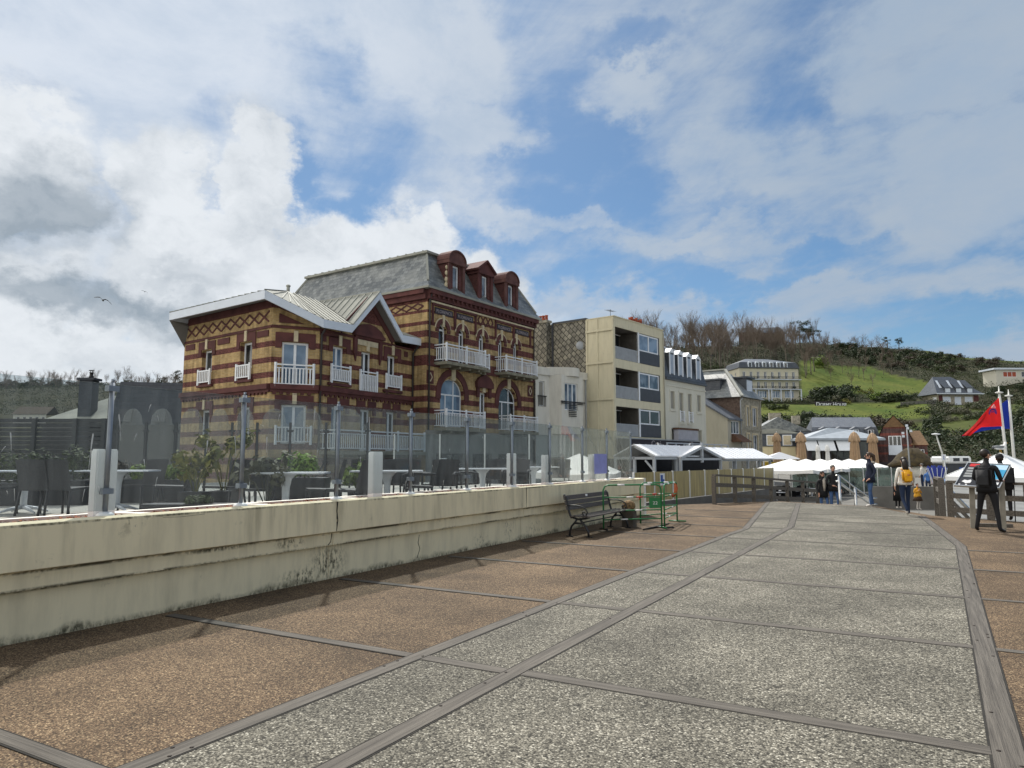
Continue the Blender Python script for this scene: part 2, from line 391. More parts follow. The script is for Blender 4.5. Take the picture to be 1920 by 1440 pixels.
S.cycles.max_bounces = 6; S.cycles.diffuse_bounces = 3; S.cycles.glossy_bounces = 3; S.cycles.transparent_max_bounces = 32; S.cycles.transmission_bounces = 4
S.cycles.caustics_reflective = False; S.cycles.caustics_refractive = False; S.cycles.sample_clamp_indirect = 6
# ------------------------------------------------------------------ ground materials
def aggregate(name, dark, light, patch, scale=95., size2=38., bright=(.62, .6, .53)):
    """exposed pebble concrete: cell-coloured stones in a darker matrix, with broad worn patches"""
    m, nt, N, L, b = newmat(name); b.inputs['Roughness'].default_value = .85; b.inputs['Specular IOR Level'].default_value = .25
    tc = N.new('ShaderNodeTexCoord')
    v = N.new('ShaderNodeTexVoronoi'); v.inputs['Scale'].default_value = scale; L.new(tc.outputs['Object'], v.inputs['Vector'])
    r = N.new('ShaderNodeValToRGB'); e = r.color_ramp.elements
    e[0].position = 0; e[0].color = (*dark, 1); e[1].position = 1; e[1].color = (*bright, 1)
    for p, c in ((.3, tuple((x + y) / 2 for x, y in zip(dark, light))), (.6, light), (.85, tuple(min(1, x * 1.35) for x in light))):
        q = e.new(p); q.color = (*c, 1)
    sx = N.new('ShaderNodeSeparateColor'); L.new(v.outputs['Color'], sx.inputs[0]); L.new(sx.outputs[0], r.inputs[0])
    mr = N.new('ShaderNodeMapRange'); mr.inputs[1].default_value = .25; mr.inputs[2].default_value = .75; mr.inputs[3].default_value = 1; mr.inputs[4].default_value = .25
    L.new(v.outputs['Distance'], mr.inputs[0])
    v.feature = 'F1'
    mx = N.new('ShaderNodeMix'); mx.data_type = 'RGBA'; mx.blend_type = 'MULTIPLY'; mx.inputs[0].default_value = .75
    L.new(r.outputs[0], mx.inputs[6])
    gr = N.new('ShaderNodeCombineColor'); [L.new(mr.outputs[0], gr.inputs[i]) for i in range(3)]; L.new(gr.outputs[0], mx.inputs[7])
    n = N.new('ShaderNodeTexNoise'); n.inputs['Scale'].default_value = .9; n.inputs['Detail'].default_value = 6; n.inputs['Roughness'].default_value = .65; L.new(tc.outputs['Object'], n.inputs['Vector'])
    r2 = N.new('ShaderNodeValToRGB'); r2.color_ramp.elements[0].position = .33; r2.color_ramp.elements[1].position = .68
    r2.color_ramp.elements[0].color = (*patch, 1); r2.color_ramp.elements[1].color = (1.12, 1.1, 1.06, 1); L.new(n.outputs['Fac'], r2.inputs[0])
    m2 = N.new('ShaderNodeMix'); m2.data_type = 'RGBA'; m2.blend_type = 'MULTIPLY'; m2.inputs[0].default_value = 1; L.new(mx.outputs[2], m2.inputs[6]); L.new(r2.outputs[0], m2.inputs[7])
    n3 = N.new('ShaderNodeTexNoise'); n3.inputs['Scale'].default_value = size2; n3.inputs['Detail'].default_value = 2; L.new(tc.outputs['Object'], n3.inputs['Vector'])
    r3 = N.new('ShaderNodeMapRange'); r3.inputs[1].default_value = .3; r3.inputs[2].default_value = .7; r3.inputs[3].default_value = .72; r3.inputs[4].default_value = 1.28; L.new(n3.outputs['Fac'], r3.inputs[0])
    g3 = N.new('ShaderNodeCombineColor'); [L.new(r3.outputs[0], g3.inputs[i]) for i in range(3)]
    m3 = N.new('ShaderNodeMix'); m3.data_type = 'RGBA'; m3.blend_type = 'MULTIPLY'; m3.inputs[0].default_value = 1; L.new(m2.outputs[2], m3.inputs[6]); L.new(g3.outputs[0], m3.inputs[7])
    n4 = N.new('ShaderNodeTexNoise'); n4.inputs['Scale'].default_value = .33; n4.inputs['Detail'].default_value = 9; n4.inputs['Roughness'].default_value = .72; n4.inputs['Distortion'].default_value = .6; L.new(tc.outputs['Object'], n4.inputs['Vector'])
    r4 = N.new('ShaderNodeMapRange'); r4.inputs[1].default_value = .36; r4.inputs[2].default_value = .62; r4.inputs[3].default_value = .66; r4.inputs[4].default_value = 1.14; L.new(n4.outputs['Fac'], r4.inputs[0])
    v5 = N.new('ShaderNodeTexVoronoi'); v5.inputs['Scale'].default_value = 1.7; L.new(tc.outputs['Object'], v5.inputs['Vector'])   # trodden gum and spots
    r5 = N.new('ShaderNodeMapRange'); r5.inputs[1].default_value = .035; r5.inputs[2].default_value = .06; r5.inputs[3].default_value = .45; r5.inputs[4].default_value = 1; L.new(v5.outputs['Distance'], r5.inputs[0])
    k5 = N.new('ShaderNodeMath'); k5.operation = 'MULTIPLY'; L.new(r4.outputs[0], k5.inputs[0]); L.new(r5.outputs[0], k5.inputs[1]); g5 = N.new('ShaderNodeCombineColor'); [L.new(k5.outputs[0], g5.inputs[i]) for i in range(3)]
    m5 = N.new('ShaderNodeMix'); m5.data_type = 'RGBA'; m5.blend_type = 'MULTIPLY'; m5.inputs[0].default_value = 1; L.new(m3.outputs[2], m5.inputs[6]); L.new(g5.outputs[0], m5.inputs[7]); L.new(m5.outputs[2], b.inputs['Base Color'])
    bp = N.new('ShaderNodeBump'); bp.inputs['Strength'].default_value = .7; bp.inputs['Distance'].default_value = .006; bp.invert = True
    L.new(v.outputs['Distance'], bp.inputs['Height']); L.new(bp.outputs[0], b.inputs['Normal'])
aggregate('agg_brown', (.05, .03, .017), (.21, .145, .088), (.62, .6, .57), scale=105., bright=(.48, .37, .23))
aggregate('agg_grey', (.036, .034, .028), (.235, .222, .184), (.66, .65, .62), scale=88., bright=(.62, .60, .52))
pm('timber_grey', (.055, .048, .04), .8, scale=1, col2=(.13, .116, .097), stretch=(45, 1.6, 45), bump=.5, bscale=3, detail=7); pm('timber_cross', (.055, .048, .04), .8, scale=1, col2=(.13, .116, .097), stretch=(1.6, 45, 45), bump=.5, bscale=3, detail=7)
pm('ground_town', (.17, .165, .155), .9, .2, 1.2)
pm('concrete', (.26, .25, .225), .9, .18, 2.5, bump=.1)
pm('concrete_dark', (.13, .125, .115), .9, .25, 1.5, bump=.1)
pm('shingle', (.24, .225, .2), .95, scale=14, col2=(.40, .385, .35), bump=.6, bscale=40)
pm('sea_water', (.10, .17, .18), .12, .1, .3, bump=.3, bscale=1.5, spec=.6)

m = MB(); m.face([(-900, -900, -1.02), (900, -900, -1.02), (900, 900, -1.02), (-900, 900, -1.02)])
tag(m.build('ground', 'ground_town'), kind='structure')
# promenade slab (brown pebble concrete) with its far lip
lipL = G(1330, 944); lip = [Vector((-6.9, -8, 0)), Vector((9, -8, 0)), Vector((9, 17.5, 0)), Vector((2.35, 22.35, 0)), Vector((.35, 23.6, 0)), Vector((-1.1, 27.0, 0)), Vector((-4.6, 28.6, 0)), Vector((-6.3, 26.2, 0)), Vector((-9.5, 21.5, 0)), Vector((-9.5, 19.7, 0)), Vector((-6.9, 19.7, 0))]
m = MB(); m.prism([p + Vector((0, 0, -1.1)) for p in lip], (0, 0, 1.1))
tag(m.build('pavement', 'agg_brown', fix=True), kind='structure')
# grey pebble path: left column, broad right part, turning left at its far end
Bx = lambda y: (-3.62 + .008 * (y - 2)) if y < 17 else (-3.45 - .125 * (y - 17))
Ax = lambda y: (-2.72 + .006 * (y - 2)) if y < 18 else (-2.62 - .115 * (y - 18))
Rx = lambda y: (.34 + .028 * (y - 4)) if y < 15.6 else (.66 - .075 * (y - 15.6))
ys = [-8, 0, 5, 10, 15.6, 17, 18, 23.3]
g1 = [Vector((Bx(y), y, .004)) for y in ys + [28.3]] + [Vector((Rx(y), y, .004)) for y in (23.3, 18, 15.6, 10, 5, 0, -8)]
g1.insert(len(ys) + 1, Vector((-1.35, 26.9, .004))); 
m = MB(); m.face(g1); m.bm.faces.ensure_lookup_table(); bmesh.ops.triangulate(m.bm, faces=m.bm.faces[:])
tag(m.build('path', 'agg_grey', fix=True), kind='structure')
def strip(m, fx, y0, y1, w, z=.006, n=None):
    ys = [y for y in (y0, 15.6, 17, 18, y1) if y0 <= y <= y1]; ys = sorted(set(ys))
    for a, b in zip(ys, ys[1:]):
        m.hexa([(fx(a) - w / 2, a, -.05), (fx(a) + w / 2, a, -.05), (fx(b) + w / 2, b, -.05), (fx(b) - w / 2, b, -.05),
                (fx(a) - w / 2, a, z), (fx(a) + w / 2, a, z), (fx(b) + w / 2, b, z), (fx(b) - w / 2, b, z)])
m = MB()
strip(m, Bx, -8, 28.2, .13, .009); strip(m, Ax, -8, 27.4, .135, .009); strip(m, Rx, -8, 23.2, .15, .009)
tag(m.build('timber_edging', 'timber_grey'), kind='structure')
m = MB()
for k in range(-3, 10):
    y = 4.82 + 2.53 * k
    if y > 26: continue
    for x0, x1, wd in ((-6.75, Bx(y) - .076, .10), (Bx(y) + .076, Ax(y) - .076, .12), (Ax(y) + .076, Rx(y) - .081, .125), (Rx(y) + .081, 6 if y < 17 else Rx(y) + .09, .1)):
        if y > 15.2 and x0 < -6: x0 = -6.4
        if x0 < -1.6 and y > 24: continue
        m.box((x0, y - wd / 2 + .03 * (x0 > -3), -.05), (x1, y + wd / 2 + .03 * (x0 > -3), .0075))
tag(m.build('timber_joists', 'timber_cross'), kind='structure')
m = MB(); pm('gap_dark', (.022, .02, .017), .95, .3, 9)      # dark dirt-filled gaps beside every timber
strip(m, Bx, -8, 28.2, .16, .0062); strip(m, Ax, -8, 27.4, .165, .0062); strip(m, Rx, -8, 23.2, .18, .0062)
for k in range(-3, 8):
    y = 4.82 + 2.53 * k
    for x0, x1, wd in ((-6.75, Bx(y) - .095, .128), (Bx(y) + .095, Ax(y) - .095, .148), (Ax(y) + .095, Rx(y) - .1, .153)):
        if y > 15.2 and x0 < -6: x0 = -6.4
        if y < 24: m.box((x0, y - wd / 2 + .03 * (x0 > -3), -.05), (x1, y + wd / 2 + .03 * (x0 > -3), .0054))
tag(m.build('timber_gaps', 'gap_dark'), kind='structure')
m = MB(); rg = random.Random(5)             # bolt heads in the timber
for k in range(80):
    y = rg.uniform(1.5, 20); fx = rg.choice((Ax, Bx, Rx)); x = fx(y) + rg.choice((-.045, .045))
    m.lathe((x, y, .008), [(.012, 0), (.012, .004), (.004, .006)], 6)
pm('rusty_bolt', (.03, .022, .018), .8, 0)
tag(m.build('timber_bolts', 'rusty_bolt'), kind='structure')
# lower promenade beyond the lip and shingle to the sea
m = MB(); m.face([fwd(24, -12) + Vector((0, 0, -.72)), fwd(24, 40) + Vector((0, 0, -.72)), fwd(115, 60) + Vector((0, 0, -.72)), fwd(115, -40) + Vector((0, 0, -.72))])
pm('asphalt_pale', (.15, .145, .13), .9, .2, .8); tag(m.build('lower_promenade', 'asphalt_pale'), kind='structure')
m = MB(); m.face([(9, -100, -.9), (60, -100, -2.6), (150, 200, -2.6), (40, 200, -.9)]); tag(m.build('beach', 'shingle'), kind='structure')
m = MB(); m.face([(40, -900, -2.0), (900, -900, -2.0), (900, 600, -2.0), (150, 600, -2.0)]); tag(m.build('sea', 'sea_water'), kind='structure')

# ------------------------------------------------------------------ planter wall in front of the terrace
def stucco(name, col, stain=.5):
    """painted render with rain runs, grime at the foot and dark mould patches"""
    m, nt, N, L, b = newmat(name); b.inputs['Roughness'].default_value = .8; b.inputs['Specular IOR Level'].default_value = .25
    tc = N.new('ShaderNodeTexCoord'); mp = N.new('ShaderNodeMapping'); mp.inputs['Scale'].default_value = (2.2, 2.2, .5); L.new(tc.outputs['Object'], mp.inputs[0])
    n = N.new('ShaderNodeTexNoise'); n.inputs['Scale'].default_value = 1.6; n.inputs['Detail'].default_value = 7; n.inputs['Roughness'].default_value = .65; L.new(mp.outputs[0], n.inputs['Vector'])
    r = N.new('ShaderNodeValToRGB'); r.color_ramp.elements[0].position = .34; r.color_ramp.elements[1].position = .56
    r.color_ramp.elements[0].color = (*[c * (1 - stain * .6) for c in col], 1); r.color_ramp.elements[1].color = (*col, 1); L.new(n.outputs['Fac'], r.inputs[0])
    n2 = N.new('ShaderNodeTexNoise'); n2.inputs['Scale'].default_value = 3.1; n2.inputs['Detail'].default_value = 9; n2.inputs['Roughness'].default_value = .7; L.new(tc.outputs['Object'], n2.inputs['Vector'])
    r2 = N.new('ShaderNodeValToRGB'); r2.color_ramp.elements[0].position = .30; r2.color_ramp.elements[1].position = .37
    r2.color_ramp.elements[0].color = (.05, .05, .032, 1); r2.color_ramp.elements[1].color = (1, 1, 1, 1); L.new(n2.outputs['Fac'], r2.inputs[0])
    mx = N.new('ShaderNodeMix'); mx.data_type = 'RGBA'; mx.blend_type = 'MULTIPLY'; mx.inputs[0].default_value = min(1, stain); L.new(r.outputs[0], mx.inputs[6]); L.new(r2.outputs[0], mx.inputs[7])
    L.new(mx.outputs[2], b.inputs['Base Color'])
    bp = N.new('ShaderNodeBump'); bp.inputs['Strength'].default_value = .15; bp.inputs['Distance'].default_value = .02; L.new(n2.outputs['Fac'], bp.inputs['Height']); L.new(bp.outputs[0], b.inputs['Normal'])
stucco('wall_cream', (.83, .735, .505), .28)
def wall_grime_and_shade():
    """foot dirt, painted shade lines at the ledges and patches of mould growing at fixed spots on the wall (object space: y along the wall from its middle, z height)"""
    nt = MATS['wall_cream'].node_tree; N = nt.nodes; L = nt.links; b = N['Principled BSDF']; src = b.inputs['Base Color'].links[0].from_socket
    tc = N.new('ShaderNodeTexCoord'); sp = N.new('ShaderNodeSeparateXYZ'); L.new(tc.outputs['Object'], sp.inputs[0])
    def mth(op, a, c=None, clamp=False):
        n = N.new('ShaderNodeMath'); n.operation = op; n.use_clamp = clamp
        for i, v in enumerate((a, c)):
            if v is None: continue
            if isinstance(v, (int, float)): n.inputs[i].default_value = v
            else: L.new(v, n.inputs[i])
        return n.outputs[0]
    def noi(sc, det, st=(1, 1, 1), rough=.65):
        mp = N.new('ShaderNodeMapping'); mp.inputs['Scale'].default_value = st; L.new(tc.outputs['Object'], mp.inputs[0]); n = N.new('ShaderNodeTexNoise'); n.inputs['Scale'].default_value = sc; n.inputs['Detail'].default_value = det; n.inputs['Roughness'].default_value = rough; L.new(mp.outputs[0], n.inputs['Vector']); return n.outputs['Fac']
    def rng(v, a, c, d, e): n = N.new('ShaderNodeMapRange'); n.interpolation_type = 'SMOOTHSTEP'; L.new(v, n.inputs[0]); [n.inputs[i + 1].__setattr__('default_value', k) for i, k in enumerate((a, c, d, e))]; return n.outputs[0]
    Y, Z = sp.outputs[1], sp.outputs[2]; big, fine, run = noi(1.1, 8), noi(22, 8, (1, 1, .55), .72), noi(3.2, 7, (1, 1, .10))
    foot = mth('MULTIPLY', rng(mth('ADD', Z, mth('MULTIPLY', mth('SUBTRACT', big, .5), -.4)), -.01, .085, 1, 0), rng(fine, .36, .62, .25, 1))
    line = lambda z, w: mth('MULTIPLY', rng(mth('ABSOLUTE', mth('SUBTRACT', Z, z)), w * .25, w, 1, 0), rng(mth('ADD', mth('MULTIPLY', big, .7), mth('MULTIPLY', fine, .4)), .5, .66, 0, .95))  # ledge shade painted in as thin dark bands, broken up by noise
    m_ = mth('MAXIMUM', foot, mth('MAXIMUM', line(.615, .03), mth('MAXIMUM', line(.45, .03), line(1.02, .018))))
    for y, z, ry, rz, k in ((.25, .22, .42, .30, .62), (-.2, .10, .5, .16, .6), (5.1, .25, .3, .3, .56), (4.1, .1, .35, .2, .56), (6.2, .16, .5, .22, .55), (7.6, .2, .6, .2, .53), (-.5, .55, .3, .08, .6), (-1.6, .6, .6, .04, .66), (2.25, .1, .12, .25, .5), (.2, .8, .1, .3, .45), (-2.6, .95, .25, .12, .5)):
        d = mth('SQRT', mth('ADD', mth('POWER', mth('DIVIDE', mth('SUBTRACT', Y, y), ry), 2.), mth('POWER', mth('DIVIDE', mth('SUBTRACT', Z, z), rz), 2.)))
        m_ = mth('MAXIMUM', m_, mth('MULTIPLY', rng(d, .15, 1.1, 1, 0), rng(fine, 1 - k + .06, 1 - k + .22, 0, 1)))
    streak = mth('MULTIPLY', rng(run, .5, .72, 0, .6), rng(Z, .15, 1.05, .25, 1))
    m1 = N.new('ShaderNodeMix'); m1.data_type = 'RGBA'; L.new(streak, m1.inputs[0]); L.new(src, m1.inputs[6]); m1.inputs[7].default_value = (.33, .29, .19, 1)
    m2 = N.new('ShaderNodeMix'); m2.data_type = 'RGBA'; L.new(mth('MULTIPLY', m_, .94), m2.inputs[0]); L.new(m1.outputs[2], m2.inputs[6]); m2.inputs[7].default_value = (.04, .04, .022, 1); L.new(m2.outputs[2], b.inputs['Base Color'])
wall_grime_and_shade()
pm('mould', (.045, .048, .028), .95, scale=20, col2=(.12, .11, .06))
pm('wall_crack', (.02, .018, .015), .95, 0)
pm('mulch', (.16, .05, .025), .95, scale=30, col2=(.36, .15, .085), bump=.8, bscale=40)
pm('wall_white_trim', (.78, .77, .70), .7, .06, 4)
WX = -6.9
wl = thing('planter_wall', (WX, 7, 0), 'long low cream rendered wall with stains and painted shade lines at its ledges below the glass windscreen', 'wall')
prof = [(-.55, -.02), (0, -.02), (0, .45), (.07, .455), (.07, .61), (.135, .635), (.125, 1.03), (-.02, 1.045), (-.02, .90), (-.55, .90)]
m = MB(); segs = [-6, 1.2, 7.25, 12.6, 19.7]
for a, b in zip(segs, segs[1:]):
    m.prism([Vector((WX + x, a, z)) for x, z in prof], (0, b - a - .012, 0))
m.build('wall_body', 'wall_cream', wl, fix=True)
m = MB()
m.box((WX - .66, -6, .60), (WX - .551, 19.7, 1.034))
k = -5.2
while k < 19.5:
    m.hexa([(WX - .55, k, .9), (WX - .02, k + .1, .9), (WX - .02, k + .24, .9), (WX - .55, k + .14, .9), (WX - .55, k, 1.036), (WX - .02, k + .1, 1.036), (WX - .02, k + .24, 1.036), (WX - .55, k + .14, 1.036)]); k += 1.62
m.box((WX - .66, 19.702, -.02), (WX + .13, 19.85, 1.046))
m.build('wall_coping', 'wall_white_trim', wl)
m = MB(); rg = random.Random(3)
m.face([(WX - .55, -6, 1.0), (WX - .02, -6, 1.0), (WX - .02, 19.7, 1.0), (WX - .55, 19.7, 1.0)])
for k in range(3600):
    y = rg.uniform(-2, 19.5) if rg.random() < .5 else rg.uniform(-1, 8); c = Vector((rg.uniform(WX - .53, WX - .04), y, 1.004 + rg.random() * .02)); m.leaf(c, rg.uniform(.015, .035), (rg.uniform(-.6, .6), rg.uniform(-.6, .6), 1), rg)
tag(m.build('bark_mulch', 'mulch', wl), kind='stuff')
m = MB()
def crack(pts, x, w): m.tube([Vector((x, y, z)) for y, z in pts], w, 4)
crack([(7.25, 1.03), (7.24, .9), (7.26, .78), (7.24, .64)], WX + .128, .010); crack([(7.22, .62), (7.2, .5), (7.15, .46)], WX + .071, .006)
crack([(9.25, .40), (9.22, .28), (9.27, .18), (9.2, .05)], WX + .001, .005); crack([(12.6, 1.03), (12.6, .64)], WX + .128, .007); crack([(1.2, 1.03), (1.2, .64)], WX + .128, .006)
crack([(4.7, 1.0), (4.9, .99), (5.2, 1.0)], WX + .126, .002)
m.build('wall_cracks', 'wall_crack', wl)

# ------------------------------------------------------------------ glass windscreen on the wall
glassmat('screen_glass', (.82, .855, .865), .045, (.44, .48, .51), streak=True, refl=.22)
glassmat('screen_glass_dirty', (.84, .87, .865), .13, (.5, .53, .52), streak=True)
pm('glass_edge_highlight', (.42, .52, .52), .3, 0, spec=.6); pm('galvanised', (.25, .28, .32), .5, .12, 9, metal=.6, spec=.4)  # pane top edges carry a painted highlight, a pale opaque colour
pm('post_black', (.03, .033, .037), .5, 0)
pm('cap_white', (.72, .74, .74), .5, .05)
gx = WX - .09; poles = [-1.9, -.45, 1.05, 2.62, 4.22, 5.85, 7.46, 9.12, 10.77, 12.41, 14.1, 15.87, 17.45, 19.25]
gs_ = thing('glass_windscreen', (gx, 7, 1.03), 'tall clear glass windscreen on steel posts along the cream wall', 'glass screen')
for i, y in enumerate(poles):
    m = MB(); m.tube([(gx, y, 1.04), (gx, y, 2.36)], .024, 12); 
    for z in (1.28, 2.30): m.box((gx - .035, y - .055, z - .028), (gx + .035, y + .055, z + .028))
    m.tube([(gx, y, 2.36), (gx, y, 2.395)], .015, 8)
    p = m.build('post', 'galvanised', gs_)
    m = MB(); m.lathe((gx, y, 1.036), [(.085, 0), (.085, .015), (.06, .035), (.03, .045)], 14); m.build('base_flange', 'cap_white', p)
    m = MB(); m.box((gx - .036, y - .012, 1.1), (gx - .026, y + .012, 2.3)); m.build('gasket', 'post_black', p)
for i, (a, b) in enumerate(zip(poles, poles[1:])):
    m = MB(); m.box((gx - .006, a + .03, 1.09), (gx + .006, b - .03, 2.345)); m.bm.faces.ensure_lookup_table(); m.bm.faces[1].material_index = 1; m.build('glass_pane', ['screen_glass_dirty' if i > 9 else 'screen_glass', 'glass_edge_highlight'], gs_)
pm('poster_lilac', (.32, .33, .68), .7, .08, 5)
m = MB(); m.box((gx + .012, 15.95 + .62, 1.22), (gx + .016, 17.4, 1.72))
tag(m.build('notice_sheet', 'poster_lilac'), 'blank lilac sheet stuck on the glass near the far end', 'notice')
pm('salt_white', (.62, .64, .63), .8, .15, 12)
m = MB(); rg = random.Random(31)            # dried salt and lime runs down the panes
for k in range(46):
    y = rg.uniform(3.0, 11.5) if k > 9 else (2.95, 3.32, 4.05, 4.3, 5.35, 5.72, 6.2, 7.0, 8.1, 5.8)[k]; z = rg.uniform(1.75, 2.28) if k < 10 else rg.uniform(1.2, 2.25); ln = rg.uniform(.12, .42) if k < 10 else rg.uniform(.015, .12); w_ = rg.uniform(.004, .009) if k < 10 else rg.uniform(.002, .005); j = rg.uniform(-.03, .03)
    m.prism([Vector((gx + .0075, y + a * w_ + b * j, z + c * ln)) for a, b, c in ((-1, 0, 0), (-.5, .0, .05), (.5, 0, .05), (1, 0, 0), (.9, .3, -.2), (.35, .6, -.5), (.15, 1, -1), (-.15, 1, -1), (-.3, .6, -.5), (-.9, .3, -.2))], (.0015, 0, 0))
tag(m.build('salt_streaks', 'salt_white', gs_), kind='stuff')
# steel cables / tape stuck across the last panes
m = MB(); pm('tape_pale', (.62, .63, .6), .6, 0)
for (y0, z0, y1, z1) in ((17.6, 2.3, 19.05, 1.15), (17.62, 2.28, 18.7, 1.2), (18.2, 2.3, 19.1, 1.5), (16.1, 2.3, 17.2, 1.5)):
    m.beam((gx - .012, y0, z0), (gx - .012, y1, z1), .006, .012)
m.build('tape_strip', 'tape_pale', gs_)

# ------------------------------------------------------------------ white column lamps along the planter
pm('lamp_white', (.84, .85, .86), .35, .03, 3)
def see_glow(name, f):                     # thin white plastic that passes daylight
    nt = MATS[name].node_tree; b = nt.nodes['Principled BSDF']; tl = nt.nodes.new('ShaderNodeBsdfTranslucent'); tl.inputs[0].default_value = (.85, .86, .86, 1); mxs = nt.nodes.new('ShaderNodeMixShader'); mxs.inputs[0].default_value = f; nt.links.new(b.outputs[0], mxs.inputs[1]); nt.links.new(tl.outputs[0], mxs.inputs[2]); nt.links.new(mxs.outputs[0], nt.nodes['Material Output'].inputs[0])
see_glow('lamp_white', .5)
def lamp_proto(h):
    t = thing('column_lamp', (0, 0, 0), 'x', 'lamp', 'white column lamps')
    m = MB(); m.box((-.058, -.108, .02), (.058, .108, h)); bmesh.ops.bevel(m.bm, geom=m.bm.edges[:], offset=.012, segments=2, affect='EDGES'); m.build('lamp_body', 'lamp_white', t, off=False)
    m = MB(); m.box((-.05, -.10, 0), (.05, .10, .02)); m.build('lamp_base', 'post_black', t, off=False)
    return t
lp = lamp_proto(.60); first = True
for px, py0, py1, lab in ((190, 842, 962, 'largest white column lamp, standing behind the steel post nearest the camera'), (703, 847, 930, 'white column lamp standing alone mid pane in front of dark chairs and a table'),
                          (959, 850, 910, 'white column lamp directly behind a steel post left of the white tent'), (1110, 852, 899, 'white column lamp standing beside the lilac sheet on the glass'),
                          (1023, 853, 904, 'white column lamp left of the white tent, standing in mid pane')):
    g = G(px, py1, .99); g.x = WX - .175; r_, f_ = ray(px, py1); t_ = g.x / r_.x; g.y = r_.y * t_
    # height from the picture
    rt, _ = ray(px, py0); h = CH + rt.z * (g.x / rt.x) - .985
    c = lp if first else copy_tree(lp); first = False
    c.location = (g.x, g.y, .985); c.scale = (1, 1, h / .60); c['label'] = lab
c = copy_tree(lp, loc=D(831, 880, 24) + Vector((0, 0, -.35)), label='small white column lamp far back on the terrace behind dark armchairs'); c.scale = (1.2, 1.2, 1.2)
# ------------------------------------------------------------------ facade materials
def brickbands(name, bands, c_y=((.42, .285, .12), (.56, .40, .185)), c_r=((.085, .03, .026), (.145, .052, .044)), top=14.0):
    """two-colour brickwork: courses laid in bands at fixed heights (V of the wall UV is the height in metres)"""
    m, nt, N, L, b = newmat(name); b.inputs['Roughness'].default_value = .85; b.inputs['Specular IOR Level'].default_value = .2
    uv = N.new('ShaderNodeUVMap'); sp = N.new('ShaderNodeSeparateXYZ'); L.new(uv.outputs[0], sp.inputs[0])
    nz = N.new('ShaderNodeMapRange'); nz.inputs[2].default_value = top; L.new(sp.outputs[1], nz.inputs[0])
    r = N.new('ShaderNodeValToRGB'); r.color_ramp.interpolation = 'CONSTANT'; e = r.color_ramp.elements
    e[0].position = 0; e[0].color = (0, 0, 0, 1); e.remove(e[1])
    for a, c in bands:
        q = e.new(a / top); q.color = (1, 1, 1, 1); q = e.new(c / top); q.color = (0, 0, 0, 1)
    L.new(nz.outputs[0], r.inputs[0])
    def br(c):
        t = N.new('ShaderNodeTexBrick'); t.inputs['Color1'].default_value = (*c[0], 1); t.inputs['Color2'].default_value = (*c[1], 1)
        t.inputs['Mortar'].default_value = (*[(x + .25) / 2.2 for x in c[1]], 1) if c is c_y else (*[x * 1.5 + .03 for x in c[1]], 1)
        t.inputs['Scale'].default_value = 1; t.inputs['Mortar Size'].default_value = .008; t.inputs['Brick Width'].default_value = .23; t.inputs['Row Height'].default_value = .075
        t.inputs['Bias'].default_value = -.1; L.new(uv.outputs[0], t.inputs['Vector']); return t.outputs['Color']
    mx = N.new('ShaderNodeMix'); mx.data_type = 'RGBA'; L.new(r.outputs[0], mx.inputs[0]); L.new(br(c_y), mx.inputs[6]); L.new(br(c_r), mx.inputs[7])
    n = N.new('ShaderNodeTexNoise'); n.inputs['Scale'].default_value = 1.3; n.inputs['Detail'].default_value = 7; n.inputs['Roughness'].default_value = .7; L.new(uv.outputs[0], n.inputs['Vector'])
    mr = N.new('ShaderNodeMapRange'); mr.inputs[1].default_value = .3; mr.inputs[2].default_value = .7; mr.inputs[3].default_value = .6; mr.inputs[4].default_value = 1.2; L.new(n.outputs['Fac'], mr.inputs[0])
    mp = N.new('ShaderNodeMapping'); mp.inputs['Scale'].default_value = (3.5, .28, 1); L.new(uv.outputs[0], mp.inputs[0]); nr = N.new('ShaderNodeTexNoise'); nr.inputs['Scale'].default_value = 1.2; nr.inputs['Detail'].default_value = 8; L.new(mp.outputs[0], nr.inputs['Vector'])
    mq = N.new('ShaderNodeMapRange'); mq.inputs[1].default_value = .36; mq.inputs[2].default_value = .6; mq.inputs[3].default_value = .66; mq.inputs[4].default_value = 1.06; L.new(nr.outputs['Fac'], mq.inputs[0]); mm_ = N.new('ShaderNodeMath'); mm_.operation = 'MULTIPLY'; L.new(mr.outputs[0], mm_.inputs[0]); L.new(mq.outputs[0], mm_.inputs[1])
    g = N.new('ShaderNodeCombineColor'); [L.new(mm_.outputs[0], g.inputs[i]) for i in range(3)]
    m2 = N.new('ShaderNodeMix'); m2.data_type = 'RGBA'; m2.blend_type = 'MULTIPLY'; m2.inputs[0].default_value = 1; L.new(mx.outputs[2], m2.inputs[6]); L.new(g.outputs[0], m2.inputs[7])
    L.new(m2.outputs[2], b.inputs['Base Color']); return m
brickbands('brick_house_bands', [(3.5, 3.8), (4.12, 4.43), (4.79, 5.11), (5.43, 5.79), (6.87, 7.47), (7.87, 8.19), (8.51, 8.91), (9.23, 9.43), (9.91, 10.11), (10.55, 11.4)])
brickbands('brick_wing_bands', [(.6, .9), (1.3, 1.6), (2.0, 2.3), (2.7, 3.0), (3.42, 3.72), (4.1, 4.3), (4.72, 5.1), (5.38, 5.66), (6.08, 6.36), (6.86, 7.13), (7.78, 7.92), (8.75, 9.6)])
